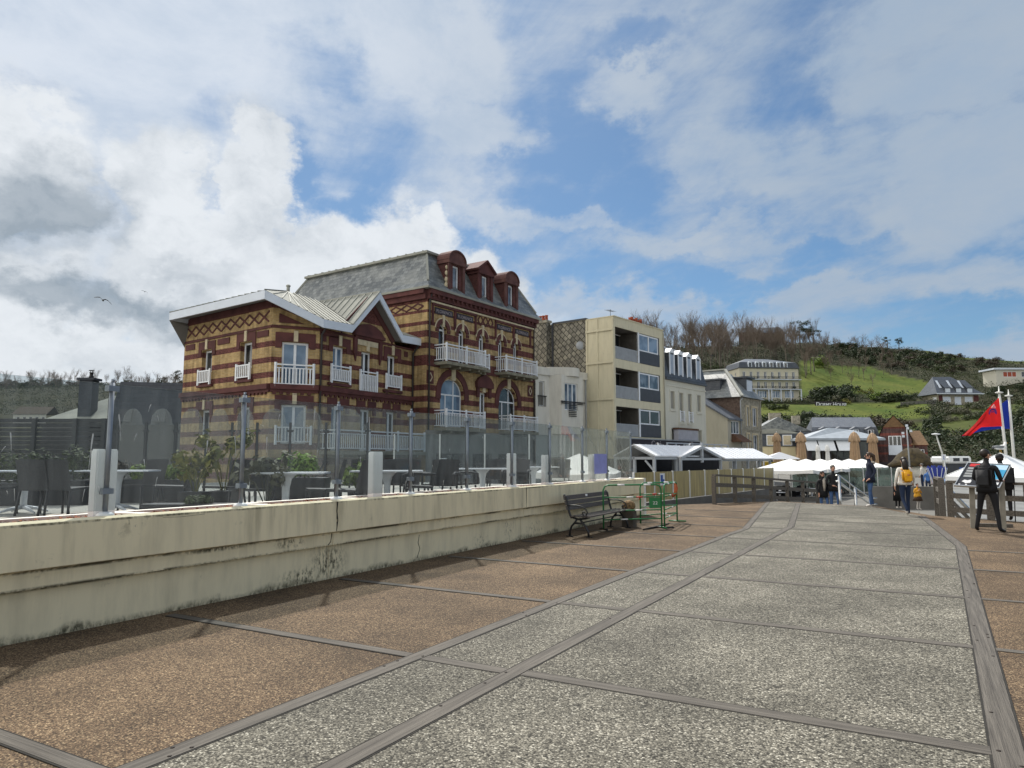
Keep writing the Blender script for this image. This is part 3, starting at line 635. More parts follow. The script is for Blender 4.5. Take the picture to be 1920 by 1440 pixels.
def brickplain(name, c, mort):
    m, nt, N, L, b = newmat(name); b.inputs['Roughness'].default_value = .85; b.inputs['Specular IOR Level'].default_value = .2
    uv = N.new('ShaderNodeUVMap'); t = N.new('ShaderNodeTexBrick'); t.inputs['Color1'].default_value = (*c[0], 1); t.inputs['Color2'].default_value = (*c[1], 1); t.inputs['Mortar'].default_value = (*mort, 1)
    t.inputs['Scale'].default_value = 1; t.inputs['Mortar Size'].default_value = .008; t.inputs['Brick Width'].default_value = .23; t.inputs['Row Height'].default_value = .075; L.new(uv.outputs[0], t.inputs['Vector'])
    n = N.new('ShaderNodeTexNoise'); n.inputs['Scale'].default_value = 1.6; n.inputs['Detail'].default_value = 6; L.new(uv.outputs[0], n.inputs['Vector'])
    mr = N.new('ShaderNodeMapRange'); mr.inputs[1].default_value = .3; mr.inputs[2].default_value = .7; mr.inputs[3].default_value = .72; mr.inputs[4].default_value = 1.2; L.new(n.outputs['Fac'], mr.inputs[0])
    g = N.new('ShaderNodeCombineColor'); [L.new(mr.outputs[0], g.inputs[i]) for i in range(3)]
    m2 = N.new('ShaderNodeMix'); m2.data_type = 'RGBA'; m2.blend_type = 'MULTIPLY'; m2.inputs[0].default_value = 1; L.new(t.outputs['Color'], m2.inputs[6]); L.new(g.outputs[0], m2.inputs[7]); L.new(m2.outputs[2], b.inputs['Base Color'])
brickplain('brick_red', ((.072, .026, .026), (.12, .042, .04)), (.13, .08, .07))
brickplain('brick_yellow', ((.42, .29, .11), (.56, .40, .17)), (.40, .32, .2))
def slate(name, c1, c2, w_=.22, h_=.14, rough=.45, lich=(.33, .33, .30), lk=.35):
    m, nt, N, L, b = newmat(name); b.inputs['Specular IOR Level'].default_value = .45
    uv = N.new('ShaderNodeUVMap'); t = N.new('ShaderNodeTexBrick'); t.inputs['Color1'].default_value = (*c1, 1); t.inputs['Color2'].default_value = (*c2, 1); t.inputs['Mortar'].default_value = (*[c * .35 for c in c1], 1)
    t.inputs['Scale'].default_value = 1; t.inputs['Mortar Size'].default_value = .010; t.inputs['Mortar Smooth'].default_value = .2; t.inputs['Brick Width'].default_value = w_; t.inputs['Row Height'].default_value = h_; L.new(uv.outputs[0], t.inputs['Vector'])
    n = N.new('ShaderNodeTexNoise'); n.inputs['Scale'].default_value = .7; n.inputs['Detail'].default_value = 8; n.inputs['Roughness'].default_value = .7; L.new(uv.outputs[0], n.inputs['Vector'])
    mr = N.new('ShaderNodeMapRange'); mr.inputs[1].default_value = .45; mr.inputs[2].default_value = .75; mr.inputs[3].default_value = 0; mr.inputs[4].default_value = lk; L.new(n.outputs['Fac'], mr.inputs[0])
    mx = N.new('ShaderNodeMix'); mx.data_type = 'RGBA'; L.new(mr.outputs[0], mx.inputs[0]); L.new(t.outputs['Color'], mx.inputs[6]); mx.inputs[7].default_value = (*lich, 1)
    L.new(mx.outputs[2], b.inputs['Base Color']); b.inputs['Roughness'].default_value = rough
    bp = N.new('ShaderNodeBump'); bp.inputs['Strength'].default_value = .5; bp.inputs['Distance'].default_value = .02; L.new(t.outputs['Fac'], bp.inputs['Height']); bp.invert = True; L.new(bp.outputs[0], b.inputs['Normal'])
slate('slate_old', (.075, .088, .095), (.20, .215, .215), .34, .25, lich=(.38, .39, .36), lk=.6)
slate('slate_dark', (.05, .06, .075), (.075, .085, .10), .3, .18, lk=.12)
slate('slate_blue', (.095, .11, .135), (.13, .145, .17), .4, .3, lk=.1)
slate('zinc_roof', (.34, .36, .35), (.42, .44, .42), 40, .55, rough=.4, lich=(.5, .5, .46), lk=.3)
pm('zinc_seam', (.36, .365, .33), .75, .1, 3, spec=.15)
pm('zinc_sheet', (.30, .305, .27), .8, .16, 1.1, spec=.15)
pm('white_paint', (.74, .77, .80), .5, .05, 6)
pm('white_bluish', (.62, .68, .76), .5, .05, 2)
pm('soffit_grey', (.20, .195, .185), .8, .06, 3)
pm('pipe_dark', (.045, .04, .04), .6, .1)
pm('trim_red', (.066, .025, .025), .85, scale=1.6, col2=(.125, .046, .042), detail=9)
pm('trim_red_light', (.075, .032, .03), .85, scale=2.2, col2=(.15, .075, .065), detail=8, bump=.3)
pm('stone_cream', (.52, .45, .31), .85, .15, 4)
pm('panel_dark', (.035, .028, .035), .6, .2, 6)
pm('panel_letter', (.33, .29, .30), .6, 0)
pm('concrete_slab', (.22, .21, .16), .9, .25, 3)
def panemat(name, base, rough=.06, cur=None):
    m, nt, N, L, b = newmat(name); b.inputs['Roughness'].default_value = rough; b.inputs['Specular IOR Level'].default_value = .8
    tc = N.new('ShaderNodeTexCoord'); n = N.new('ShaderNodeTexNoise'); n.inputs['Scale'].default_value = .9; n.inputs['Detail'].default_value = 2; L.new(tc.outputs['Object'], n.inputs['Vector'])
    r = N.new('ShaderNodeValToRGB'); r.color_ramp.elements[0].position = .42; r.color_ramp.elements[1].position = .6
    r.color_ramp.elements[0].color = (*base, 1); r.color_ramp.elements[1].color = (*(cur or [c * 2.2 for c in base]), 1); L.new(n.outputs['Fac'], r.inputs[0]); L.new(r.outputs[0], b.inputs['Base Color'])
panemat('pane_dark', (.012, .015, .018), cur=(.035, .04, .045))
panemat('pane_curtain', (.05, .07, .10), cur=(.20, .24, .29))
panemat('pane_blue', (.10, .16, .24), cur=(.22, .3, .4))
panemat('pane_shutter', (.23, .225, .19), .7, cur=(.27, .26, .22))

def frieze(mb, fc, a0, a1, z0, z1, n, w=.09, o0=.002, o1=.03, diamonds=True):
    st = (a1 - a0) / n; zc = (z0 + z1) / 2
    for i in range(n):
        x = a0 + st * i
        if diamonds:
            h = (z1 - z0) / 2
            for (p, q, r_, s_) in ((x, zc, x + st / 2, z1), (x + st / 2, z1, x + st, zc), (x + st, zc, x + st / 2, z0), (x + st / 2, z0, x, zc)): fc.bar(mb, p, q, r_, s_, w, o0, o1)
        else:
            fc.bar(mb, x, z0, x + st, z1, w, o0, o1); fc.bar(mb, x, z1, x + st, z0, w, o1, o1 + .012)
def archwindow(par, fc, a, b, c, spring, rise, rec=.2, mull=1, trans=True, pmat_='pane_dark', fmat='white_paint', fw=.07):
    """round or segmental headed window: frame ring, mullions, transom, panes"""
    ca = (a + b) / 2; hw = (b - a) / 2; o0, o1 = -rec - .06, -rec; n = 10
    def head(i, k=1.0): t = math.pi * i / n; return (ca + hw * k * math.cos(t), spring + rise * k * math.sin(t))
    m = MB(); fc.box(m, a, a + fw, c, spring, o0, o1); fc.box(m, b - fw, b, c, spring, o0, o1); fc.box(m, a + fw, b - fw, c, c + fw, o0, o1)
    kk = 1 - fw / hw
    for i in range(n): fc.poly(m, [head(i, kk), head(i), head(i + 1), head(i + 1, kk)], o0, o1)
    if trans: fc.box(m, a + fw, b - fw, spring - fw * .6, spring + fw * .6, o0, o1 + .012)
    for i in range(mull):
        x = a + (b - a) * (i + 1) / (mull + 1); fc.box(m, x - fw * .55, x + fw * .55, c + fw, spring - fw * .6, o0, o1)
        if mull == 2 and i == 1: fc.box(m, x - fw * .55, x + fw * .55, spring + fw * .6, spring + rise * .86, o0, o1)
    w_ = m.build('window', fmat, par)
    g = MB(); fc.poly(g, [(a + .03, c + .03), (b - .03, c + .03)] + [head(i, .97) for i in range(n + 1)], -rec - .05, -rec - .035); g.build('pane', pmat_, w_)
def spandrel(mb, fc, a, b, spring, rise, top, dep=.25, n=10):
    """wall infill between an arched opening and the rectangle it was cut as"""
    ca = (a + b) / 2; hw = (b - a) / 2
    hd = [(ca + hw * math.cos(math.pi * i / n), spring + rise * math.sin(math.pi * i / n)) for i in range(n + 1)]
    for p, q in zip(hd, hd[1:]): fc.poly(mb, [p, (p[0], top), (q[0], top), q], -dep, 0)

# ------------------------------------------------------------------ tall striped brick house with mansard roof
A1 = R(5.1); U1 = (math.sin(A1), math.cos(A1)); O1 = Vector((-23.85, 32.47, 0))
f1 = Face(O1, U1); U1s = (-math.cos(A1), math.sin(A1)); f1s = Face(O1, U1s, -1); W1, D1 = 11.25, 12.6
bh = thing('brick_house', (-24.5, 38, -1), 'tall house of yellow and maroon striped brick with slate mansard and three brick dormers', 'house')
ops = [(1.2, 3.4, 3.45, 6.35), (7.0, 9.15, 3.45, 6.3), (4.95, 5.75, 3.45, 5.72)]
up = [(1.0, 1.72), (2.84, 3.52), (4.88, 5.54), (6.97, 7.57), (8.7, 9.28)]
ops += [(a, b, 7.05, 9.5) for a, b in up]
m = MB(); f1.wall(m, 0, W1, 3.2, 11.3, ops, .3)
f1s.wall(m, 0, D1, -1, 11.3, [], .3)
e = O1 + Vector((*U1, 0)) * W1; fr = Face(e, U1s, 1); fr.wall(m, 0, D1, -1, 11.3)
spandrel(m, f1, 1.2, 3.4, 5.35, .98, 6.35, .3); spandrel(m, f1, 7.0, 9.15, 5.3, .98, 6.3, .3)
for a, b in up: spandrel(m, f1, a, b, 9.12, .36, 9.5, .3)
m.build('wall', 'brick_house_bands', bh)
m = MB()                                    # plain rendered ground floor with shop fronts
gops = [(.9, 3.6, -1, 1.9), (4.3, 6.3, -1, 1.9), (7.0, 10.4, -1, 1.9)]
f1.wall(m, 0, W1, -1, 3.2, gops, .3)
f1.box(m, -.05, W1 + .05, 2.9, 3.2, .003, .14); m.build('ground_floor', 'concrete', bh)
for a, b, c, d in gops: window(bh, f1, a, b, c, d, .22, .09, 2, .78, 'post_black', 'pane_dark', name='shop_window')
m = MB()                                    # maroon mouldings
f1.box(m, -.1, W1 + .1, 11.02, 11.3, .003, .36); f1.box(m, -.05, W1 + .05, 10.72, 11.02, .003, .2); f1s.box(m, 0.003, D1, 11.02, 11.3, .003, .36); f1s.box(m, .003, D1, 10.72, 11.02, .003, .2)
for i in range(26): x = .2 + i * (W1 - .4) / 25; f1.box(m, x - .07, x + .07, 10.86, 11.02, .2, .32)
f1.box(m, 0, W1, 6.86, 7.0, .003, .12)
for s0, s1 in ((.35, 4.55), (6.55, W1 - .45)):
    f1.box(m, s0, s1, 10.42, 10.55, .003, .13)
    f1.box(m, s0, s0 + .14, 9.35, 10.42, .003, .08); f1.box(m, s1 - .14, s1, 9.35, 10.42, .003, .08); f1.box(m, (s0 + s1) / 2 - .09, (s0 + s1) / 2 + .09, 9.35, 10.42, .003, .08)
for a, b in up:
    c_ = (a + b) / 2; hw = (b - a) / 2
    f1.arc(m, c_, 9.1, hw + .03, hw + .30, 0.12, math.pi - .12, .003, .07); f1.box(m, a - .3, a - .02, 8.95, 9.12, .003, .06); f1.box(m, b + .02, b + .3, 8.95, 9.12, .003, .06)
for a, b, z in ((1.2, 3.4, 5.35), (7.0, 9.15, 5.3)):
    c_ = (a + b) / 2; hw = (b - a) / 2; f1.arc(m, c_, z, hw + .02, hw + .42, 0, math.pi, .003, .07, 16); f1.box(m, a - .42, a - .02, z - .3, z, .003, .07); f1.box(m, b + .02, b + .42, z - .3, z, .003, .07)
f1.box(m, 4.5, 6.2, 6.0, 6.28, .003, .22); f1.poly(m, [(4.45, 6.28), (6.25, 6.28), (5.95, 6.62), (5.35, 6.86), (4.75, 6.62)], .003, .2); f1.box(m, 4.6, 4.85, 5.4, 6.0, .003, .12); f1.box(m, 5.85, 6.1, 5.4, 6.0, .003, .12)
for s in (.28, 10.72):                     # lozenge tiles in square frames
    f1.box(m, s - .3, s + .3, 5.85, 6.62, .003, .035)
f1s.box(m, 1.05, 1.3, 5.85, 6.5, .003, .035)
frieze(m, f1, 4.75, 6.35, 9.95, 10.6, 3, .1); frieze(m, f1s, .3, 6.4, 10.15, 10.52, 7, .09)
m.build('brick_moulding', 'trim_red', bh, fix=True)
m = MB()                                    # cream stone details
f1.box(m, .2, W1 - .2, 10.56, 10.66, .004, .15)
for a, b in up:
    c_ = (a + b) / 2; hw = (b - a) / 2; f1.box(m, c_ - .09, c_ + .09, 9.28, 9.98, .003, .1); f1.arc(m, c_, 9.1, hw + .30, hw + .37, .12, math.pi - .12, .003, .05)
for a, b, z in ((1.2, 3.4, 5.35), (7.0, 9.15, 5.3)): f1.box(m, (a + b) / 2 - .17, (a + b) / 2 + .17, z + .85, z + 1.6, .003, .12)
for s in (.28, 10.72): f1.bar(m, s - .16, 6.23, s, 6.48, .06, .036, .05); f1.bar(m, s, 6.48, s + .16, 6.23, .06, .036, .05); f1.bar(m, s + .16, 6.23, s, 5.98, .06, .036, .05); f1.bar(m, s, 5.98, s - .16, 6.23, .06, .036, .05)
f1.box(m, 5.22, 5.48, 5.72, 6.0, .003, .1)
m.build('stone_trim', 'stone_cream', bh, fix=True)
for s0 in (.62, 2.62, 6.78, 8.9):
    m = MB(); f1.box(m, s0, s0 + 1.62, 9.98, 10.34, .003, .05); pn = m.build('name_panel', 'panel_dark', bh); text_mesh('FLORENCE', .26, f1, s0 + .81, 10.07, .051, 'panel_letter', pn, 'panel_lettering', .004, sx=1.12)
archwindow(bh, f1, 1.2, 3.4, 3.45, 5.35, .95, .24, 2, pmat_='pane_blue'); archwindow(bh, f1, 7.0, 9.15, 3.45, 5.3, .95, .24, 2, pmat_='pane_dark')
window(bh, f1, 4.95, 5.75, 3.45, 5.72, .22, .1, 1, fmat='white_paint')
for i, (a, b) in enumerate(up): archwindow(bh, f1, a, b, 7.05, 9.12, .34, .2, 1 if i else 0, pmat_='pane_dark', fw=.09)
for a0, a1, z in ((.66, 4.34, 7.15), (6.59, 10.2, 7.15), (.7, 4.3, 3.38), (7.07, 10.25, 3.38)): rails(bh, f1, a0, a1, z, 1.0, .02, .9, slab='concrete_slab', posts=(0, .5, 1))
rails(bh, f1, 4.42, 5.35, 7.15, .92, .02, .45, slab='concrete_slab')
# mansard
def ring(off, z, fcO=O1): 
    c = [f1.P(-off, z, off), f1.P(W1 + off, z, off), f1.P(W1 + off, z, -D1 - off), f1.P(-off, z, -D1 - off)]; return c
r0 = ring(.42, 11.28); r0b = ring(.42, 11.4); r1 = ring(.12, 11.75); r2 = ring(-.95, 13.75); r3 = ring(-.78, 13.78); r4 = ring(-.78, 13.92)
m = MB()
for a, b in ((r0b, r1), (r1, r2)):
    for i in range(4): m.face([a[i], a[(i + 1) % 4], b[(i + 1) % 4], b[i]])
rf = m.build('roof', 'slate_old', bh)
m = MB()
for a, b in ((r0, r0b), (r2, r3), (r3, r4)):
    for i in range(4): m.face([a[i], a[(i + 1) % 4], b[(i + 1) % 4], b[i]])
m.face(ring(.42, 11.28)[::-1])
rg0 = f1.P(3.2, 14.75, -D1 / 2); rg1 = f1.P(W1 - 3.2, 14.75, -D1 / 2)
rg0 = f1.P(W1 / 2, 14.75, -3.6); rg1 = f1.P(W1 / 2, 14.75, -D1 + 3.6)
m.face([r4[0], r4[1], rg0]); m.face([r4[2], r4[3], rg1]); m.face([r4[1], r4[2], rg1, rg0]); m.face([r4[3], r4[0], rg0, rg1])
for i in range(16):                         # standing seams on the shallow upper slope
    t = (i + .5) / 16; p = r4[0].lerp(r4[3], t); q = rg0.lerp(rg1, min(1, max(0, (t * D1 - 3.6) / (D1 - 7.2)))); m.beam(p + Vector((0, 0, .02)), q + Vector((0, 0, .02)), .05, .05)
for c in range(4): m.beam(r1[c] + Vector((0, 0, .03)), r2[c] + Vector((0, 0, .03)), .12, .1)
m.build('zinc_cap', 'zinc_sheet', rf)
# dormers
f1o = f1; f1 = Face(O1 + f1o.N * .2, U1)
for k, (s0, s1, kind) in enumerate(((1.6, 3.0, 'arch'), (4.5, 5.9, 'ped'), (7.4, 8.8, 'arch'))):
    m = MB(); a, b = s0 + .4, s1 - .4
    f1.wall(m, s0, s1, 11.4, 13.35, [(a, b, 11.6, 13.12)], .25)
    for s, sg in ((s0, -1), (s1, 1)):
        m.face([f1.P(s, 11.4, 0), f1.P(s, 13.35, 0), f1.P(s, 13.35, -1.3), f1.P(s, 11.4, -.3)][::sg])
    d = m.build('dormer', 'brick_red', bh)
    m = MB(); c_ = (s0 + s1) / 2
    f1.box(m, s0 - .12, s1 + .12, 13.18, 13.4, -.8, .16); f1.box(m, s0 - .08, s0 + .14, 11.4, 13.18, .003, .09); f1.box(m, s1 - .14, s1 + .08, 11.4, 13.18, .003, .09)
    if kind == 'arch':
        R_ = (s1 - s0) / 2 + .08; pts = [(c_ + R_ * math.cos(math.pi * i / 12), 13.4 + .56 * math.sin(math.pi * i / 12)) for i in range(13)]; f1.poly(m, pts, -.8, .1)
        for i in range(12): f1.poly(m, [pts[i], pts[i + 1], (c_ + (pts[i + 1][0] - c_) * 1.08, 13.4 + (pts[i + 1][1] - 13.4) * 1.18), (c_ + (pts[i][0] - c_) * 1.08, 13.4 + (pts[i][1] - 13.4) * 1.18)], -.8, .18)
    else:
        f1.poly(m, [(s0 - .2, 13.4), (s1 + .2, 13.4), (c_, 14.05)], -1.4, .12); f1.bar(m, s0 - .28, 13.4, c_, 14.08, .13, -1.4, .25); f1.bar(m, c_, 14.08, s1 + .28, 13.4, .13, -1.4, .25)
    for i in range(3): f1.box(m, c_ - .3 + i * .22, c_ - .2 + i * .22, 13.13, 13.17, .003, .06)
    m.build('dormer_head', 'trim_red_light' if kind == 'arch' else 'trim_red', d, fix=True)
    if k == 0:
        m = MB()                            # scrolled bracket on the near flank
        for zz_, rr in ((12.9, .14), (12.55, .17), (12.15, .2), (11.8, .22)): m.ell(f1.P(s0 - .03, zz_, -.1), (rr * .5, rr, rr), 8, 5)
        m.build('scroll_bracket', 'stone_cream', d)
    window(d, f1, a, b, 11.6, 13.12, .12, .09, 0, fmat='white_paint', pmat_='pane_curtain')
f1 = f1o
m = MB(); m.tube([f1.P(.1, 11.0, .25), f1.P(.1, 10.7, .1), f1.P(.1, 3.2, .1)], .05, 8); m.tube([f1.P(W1 - .15, 11.0, .25), f1.P(W1 - .15, 10.7, .1), f1.P(W1 - .15, -1, .1)], .05, 8)
m.build('downpipe', 'pipe_dark', bh)

# ------------------------------------------------------------------ lower wing with canted corner and white bargeboards
J = Vector((-24.89, 32.56, 0)); C1 = Vector((-24.89, 25.12, 0)); C2 = Vector((-26.2, 23.35, 0)); E1 = Vector((-34.3, 24.57, 0))
wf = Face(C1, J - C1, 1); wc = Face(C2, C1 - C2, 1); ws = Face(E1, C2 - E1, 1)
LF = (J - C1).length; LC = (C1 - C2).length; LS = (C2 - E1).length
bw = thing('brick_annex', (-27, 28, -1), 'two storey striped brick annex with canted corner and pale blue bargeboards', 'house')
# positions along faces measured from the picture
fA, fB, fC_ = (LF - 6.5, LF - 5.6), (LF - 4.4, LF - 3.52), (LF - 2.32, LF - 1.46)
fops = [(*fA, 5.5, 7.2), (*fB, 5.1, 7.2), (*fC_, 5.55, 7.26)] + [(x[0], x[1], 2.0, 4.15) for x in (fA, fB, fC_)]
cops = [(LC - 1.72, LC - .5, 5.05, 7.14), (LC - 1.66, LC - .52, 2.3, 4.14)]
sops = [(LS - 6.3, LS - 5.3, 6.05, 7.25), (LS - 2.65, LS - 1.62, 6.0, 7.3), (LS - 6.3, LS - 5.3, 2.3, 4.1), (LS - 2.65, LS - 1.62, 2.3, 4.1)]
m = MB()
wf.wall(m, 0, LF, -1, 7.9, fops, .3); wc.wall(m, 0, LC, -1, 7.9, cops, .3); ws.wall(m, 0, LS, -1, 9.3, sops, .3)
m.face([wc.P(0, 7.9), wc.P(LC, 7.9), wc.P(LC, 8.25), wc.P(0, 9.3)])
m.face([wf.P(0, 7.9), wf.P(1.6, 7.9), wf.P(0, 8.25)])
m.face([wf.P(LF - 5.9, 7.9), wf.P(LF - 1.6, 7.9), wf.P(LF - 3.74, 10.0)])
bk = Face(E1, (J - E1), 1)
m.face([ws.P(0, -1), ws.P(0, 9.3), ws.P(0, 9.3) + Vector((.9, 8.0, 0)), ws.P(0, -1) + Vector((.9, 8.0, 0))])
m.build('wall', 'brick_wing_bands', bw)
for a, b, c, d in fops: window(bw, wf, a, b, c, d, .22, .1, 1, pmat_='pane_dark' if a > 1.5 else 'pane_blue')
for a, b, c, d in cops: window(bw, wc, a, b, c, d, .15, .1, 1, pmat_='pane_blue')
for a, b, c, d in sops: window(bw, ws, a, b, c, d, .22, .1, 0, pmat_='pane_dark')
for (a, b), z, h in ((fA, 5.36, .85), (fB, 4.95, 1.2), (fC_, 5.42, .75)): rails(bw, wf, a - .2, b + .22, z, h, .05, .14, step=.13, bw=.05)
rails(bw, wc, LC - 2.0, LC - .25, 5.02, 1.05, .05, .14, step=.15, bw=.05)
for a, b in ((LS - 6.35, LS - 5.2), (LS - 2.72, LS - 1.55)): rails(bw, ws, a, b, 5.45, .72, .05, .14, step=.15, bw=.05)
rails(bw, wf, LF - 7.2, LF - .3, 2.0, 1.0, .02, 1.1, slab='concrete_slab', posts=(0, .33, .66, 1)); rails(bw, wc, LC - 1.9, LC - .3, 2.3, .8, .05, .14)
m = MB()                                    # maroon brick dressings
for fc, ln in ((wf, LF), (wc, LC), (ws, LS)):
    fc.box(m, 0, ln, 4.86, 5.1, .003, .2); fc.box(m, 0, ln, 4.72, 4.86, .003, .1)
    for i in range(int(ln / .32)): x = .1 + i * .32; fc.box(m, x, x + .16, 4.62, 4.72, .003, .09)
    fc.box(m, 0, ln, 7.78, 7.88, .003, .06)
def quoin(fc, a, b, z):                     # brick heads over a window
    fc.box(m, a - .32, (a + b) / 2 - .1, z + .03, z + .45, .003, .05); fc.box(m, (a + b) / 2 + .1, b + .32, z + .03, z + .45, .003, .05)
    fc.box(m, a - .32, a - .04, z - .3, z + .03, .003, .05); fc.box(m, b + .04, b + .32, z - .3, z + .03, .003, .05)
for a, b, c, d in fops[:1] + fops[2:3]: quoin(wf, a, b, d)
for a, b, c, d in fops[3:]: quoin(wf, a, b, d)
for a, b, c, d in cops: quoin(wc, a, b, d)
for a, b, c, d in sops: quoin(ws, a, b, d)
for fc, x in ((ws, .2), (ws, LS - 4.75), (ws, LS - 1.2)): fc.box(m, x, x + (.95 if x < 1 or x > LS - 2 else 1.1), 7.4, 7.7, .003, .05)
for a, b in (fA, fC_): wf.box(m, a - .35, b + .35, 5.2, 5.34, .003, .16); wf.box(m, a - .3, a - .15, 5.1, 5.2, .2, .22)
for a, b in ((LS - 6.35, LS - 5.2), (LS - 2.72, LS - 1.55)): ws.box(m, a - .15, b + .15, 5.3, 5.42, .003, .16)
x = (fB[0] + fB[1]) / 2                     # pediment over the middle window
wf.box(m, x - 1.2, x + 1.2, 7.95, 8.12, .003, .24); wf.box(m, x - 1.05, x + 1.05, 7.84, 7.95, .003, .14)
wf.poly(m, [(x - 1.2, 8.12), (x + 1.2, 8.12), (x + .95, 8.4), (x + .5, 8.6), (x, 8.68), (x - .5, 8.6), (x - .95, 8.4)], .003, .16)
for s in (-1, 1): wf.box(m, x + s * 1.0 - .12, x + s * 1.0 + .12, 7.0, 7.84, .003, .12); wf.poly(m, [(x + s * 1.0 - .1, 7.0), (x + s * 1.0 + .1, 7.0), (x + s * .95, 6.6)], .003, .1)
wf.bar(m, x - 2.1, 8.02, x, 10.05, .3, .003, .06); wf.bar(m, x, 10.05, x + 2.1, 8.02, .3, .003, .06); wf.box(m, 0, LF - 5.9, 7.6, 7.76, .003, .05)
wf.box(m, LF - .85, LF - .55, 7.35, 7.65, .003, .05); wf.box(m, .12, .42, 7.3, 7.62, .003, .05)
wc.poly(m, [(.3, 8.05), (1.45, 8.05), (.3, 8.5)], .003, .06)
wc.bar(m, 0, 8.95, LC, 8.2, .22, .003, .05); ws.box(m, 0, LS, 8.78, 9.1, .003, .06)
frieze(m, ws, .3, LS - .25, 8.1, 8.62, 9, .09, diamonds=False)
m.build('brick_moulding', 'trim_red', bw, fix=True)
for fc, l in ((wf, fops[:3]), (wc, cops), (ws, sops)):
    for a, b, c, d in l: m = MB(); fc.box(m, (a + b) / 2 - .1, (a + b) / 2 + .1, d + .03, d + .55, .003, .09); m.build('keystone', 'stone_cream', bw)
m = MB(); wf.box(m, x - .8, x + .8, 7.5, 7.78, .003, .06); m.build('stone_panel', 'stone_cream', bw)
# eaves outline (plan, height), white boxed fascia
fx = -24.29; K = [Vector((-34.05, 23.4, 9.3)), Vector((-25.59, 22.3, 9.3)), Vector((fx, 24.75, 8.24)), Vector((fx, 26.75, 8.3)), Vector((fx, 28.82, 10.42)), Vector((fx, 30.85, 8.4)), Vector((fx, 32.62, 8.45))]
m = MB(); hgt = Vector((0, 0, -.40))
for a, b in zip(K, K[1:]):
    d = (b - a); n = Vector((d.y, -d.x, 0)).normalized(); inn = -n * .08
    m.hexa([a + hgt, b + hgt, b + hgt + inn, a + hgt + inn, a, b, b + inn, a + inn])
a = K[0]; bkp = K[0] + Vector((.3, 8.5, 0)); m.hexa([bkp + hgt, a + hgt, a + hgt + Vector((.09, 0, 0)), bkp + hgt + Vector((.09, 0, 0)), bkp, a, a + Vector((.09, 0, 0)), bkp + Vector((.09, 0, 0))])
m.build('bargeboard', 'white_bluish', bw)
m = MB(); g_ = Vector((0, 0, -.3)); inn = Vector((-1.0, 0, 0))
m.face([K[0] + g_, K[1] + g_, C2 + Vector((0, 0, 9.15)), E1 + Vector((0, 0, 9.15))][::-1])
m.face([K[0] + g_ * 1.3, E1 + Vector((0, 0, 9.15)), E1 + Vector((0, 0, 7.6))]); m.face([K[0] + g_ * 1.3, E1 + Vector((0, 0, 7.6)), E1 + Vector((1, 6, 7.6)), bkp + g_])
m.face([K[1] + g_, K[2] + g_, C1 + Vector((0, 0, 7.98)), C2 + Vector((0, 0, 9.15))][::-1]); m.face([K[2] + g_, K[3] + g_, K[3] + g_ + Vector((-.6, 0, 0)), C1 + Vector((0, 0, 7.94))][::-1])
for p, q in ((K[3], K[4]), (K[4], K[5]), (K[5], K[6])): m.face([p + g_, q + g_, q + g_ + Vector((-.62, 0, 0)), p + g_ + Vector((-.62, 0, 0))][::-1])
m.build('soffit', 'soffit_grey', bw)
T = Vector((-29.6, 27.4, 10.75)); T2 = Vector((-30.5, 33.0, 10.75)); gb = Vector((-28.6, 28.82, 10.35))
ok = Vector((0, 0, .012)); K_ = [k + ok for k in K]
m = MB()
m.face([K_[0], K_[1], T]); m.face([K_[1], K_[2], T]); m.face([K_[2], K_[3], gb, T]); m.face([K_[3], K_[4], gb]); m.face([K_[4], K_[5], gb]); m.face([K_[5], K_[6], T2, gb]); m.face([gb, T2, T]); m.face([K_[0], T, T2, bkp + ok])
rw = m.build('roof', 'zinc_sheet', bw)
m = MB()
def seams(a, b, c, d, n):
    for i in range(n + 1):
        p = a.lerp(b, i / n); q = d.lerp(c, i / n)
        if (p - q).length > .3: m.beam(p + ok * 2, q + ok * 2, .05, .07)
seams(K[0], K[1], T, T, 16); seams(K[1], K[2], T, T, 7); seams(K[2], K[3], gb, T, 6); seams(K[3], K[4], gb, gb, 1)
for i in range(9): t = i / 9; p = K[4].lerp(gb, t); q = K[3].lerp(gb, t * .9); m.beam(p + ok * 2, Vector((p.x, 0, 0)) + Vector((0, K[3].y + .05 + t * 1.9, 8.34 + t * 1.9)), .05, .07)
m.beam(K[4] + ok, gb, .1, .08)
m.tube([T, T + Vector((0, 0, .28))], .09, 8); m.ell(T + Vector((0, 0, .32)), (.13, .13, .09), 8, 6)
m.build('roof_seams', 'zinc_seam', rw)
m = MB()
for fc, s in ((wf, .06), (wf, LF - .12)): m.tube([fc.P(s, 8.1, .5), fc.P(s, 7.85, .3), fc.P(s, 7.6, .09), fc.P(s, 2.0, .09)], .05, 8)
m.build('downpipe', 'pipe_dark', bw)
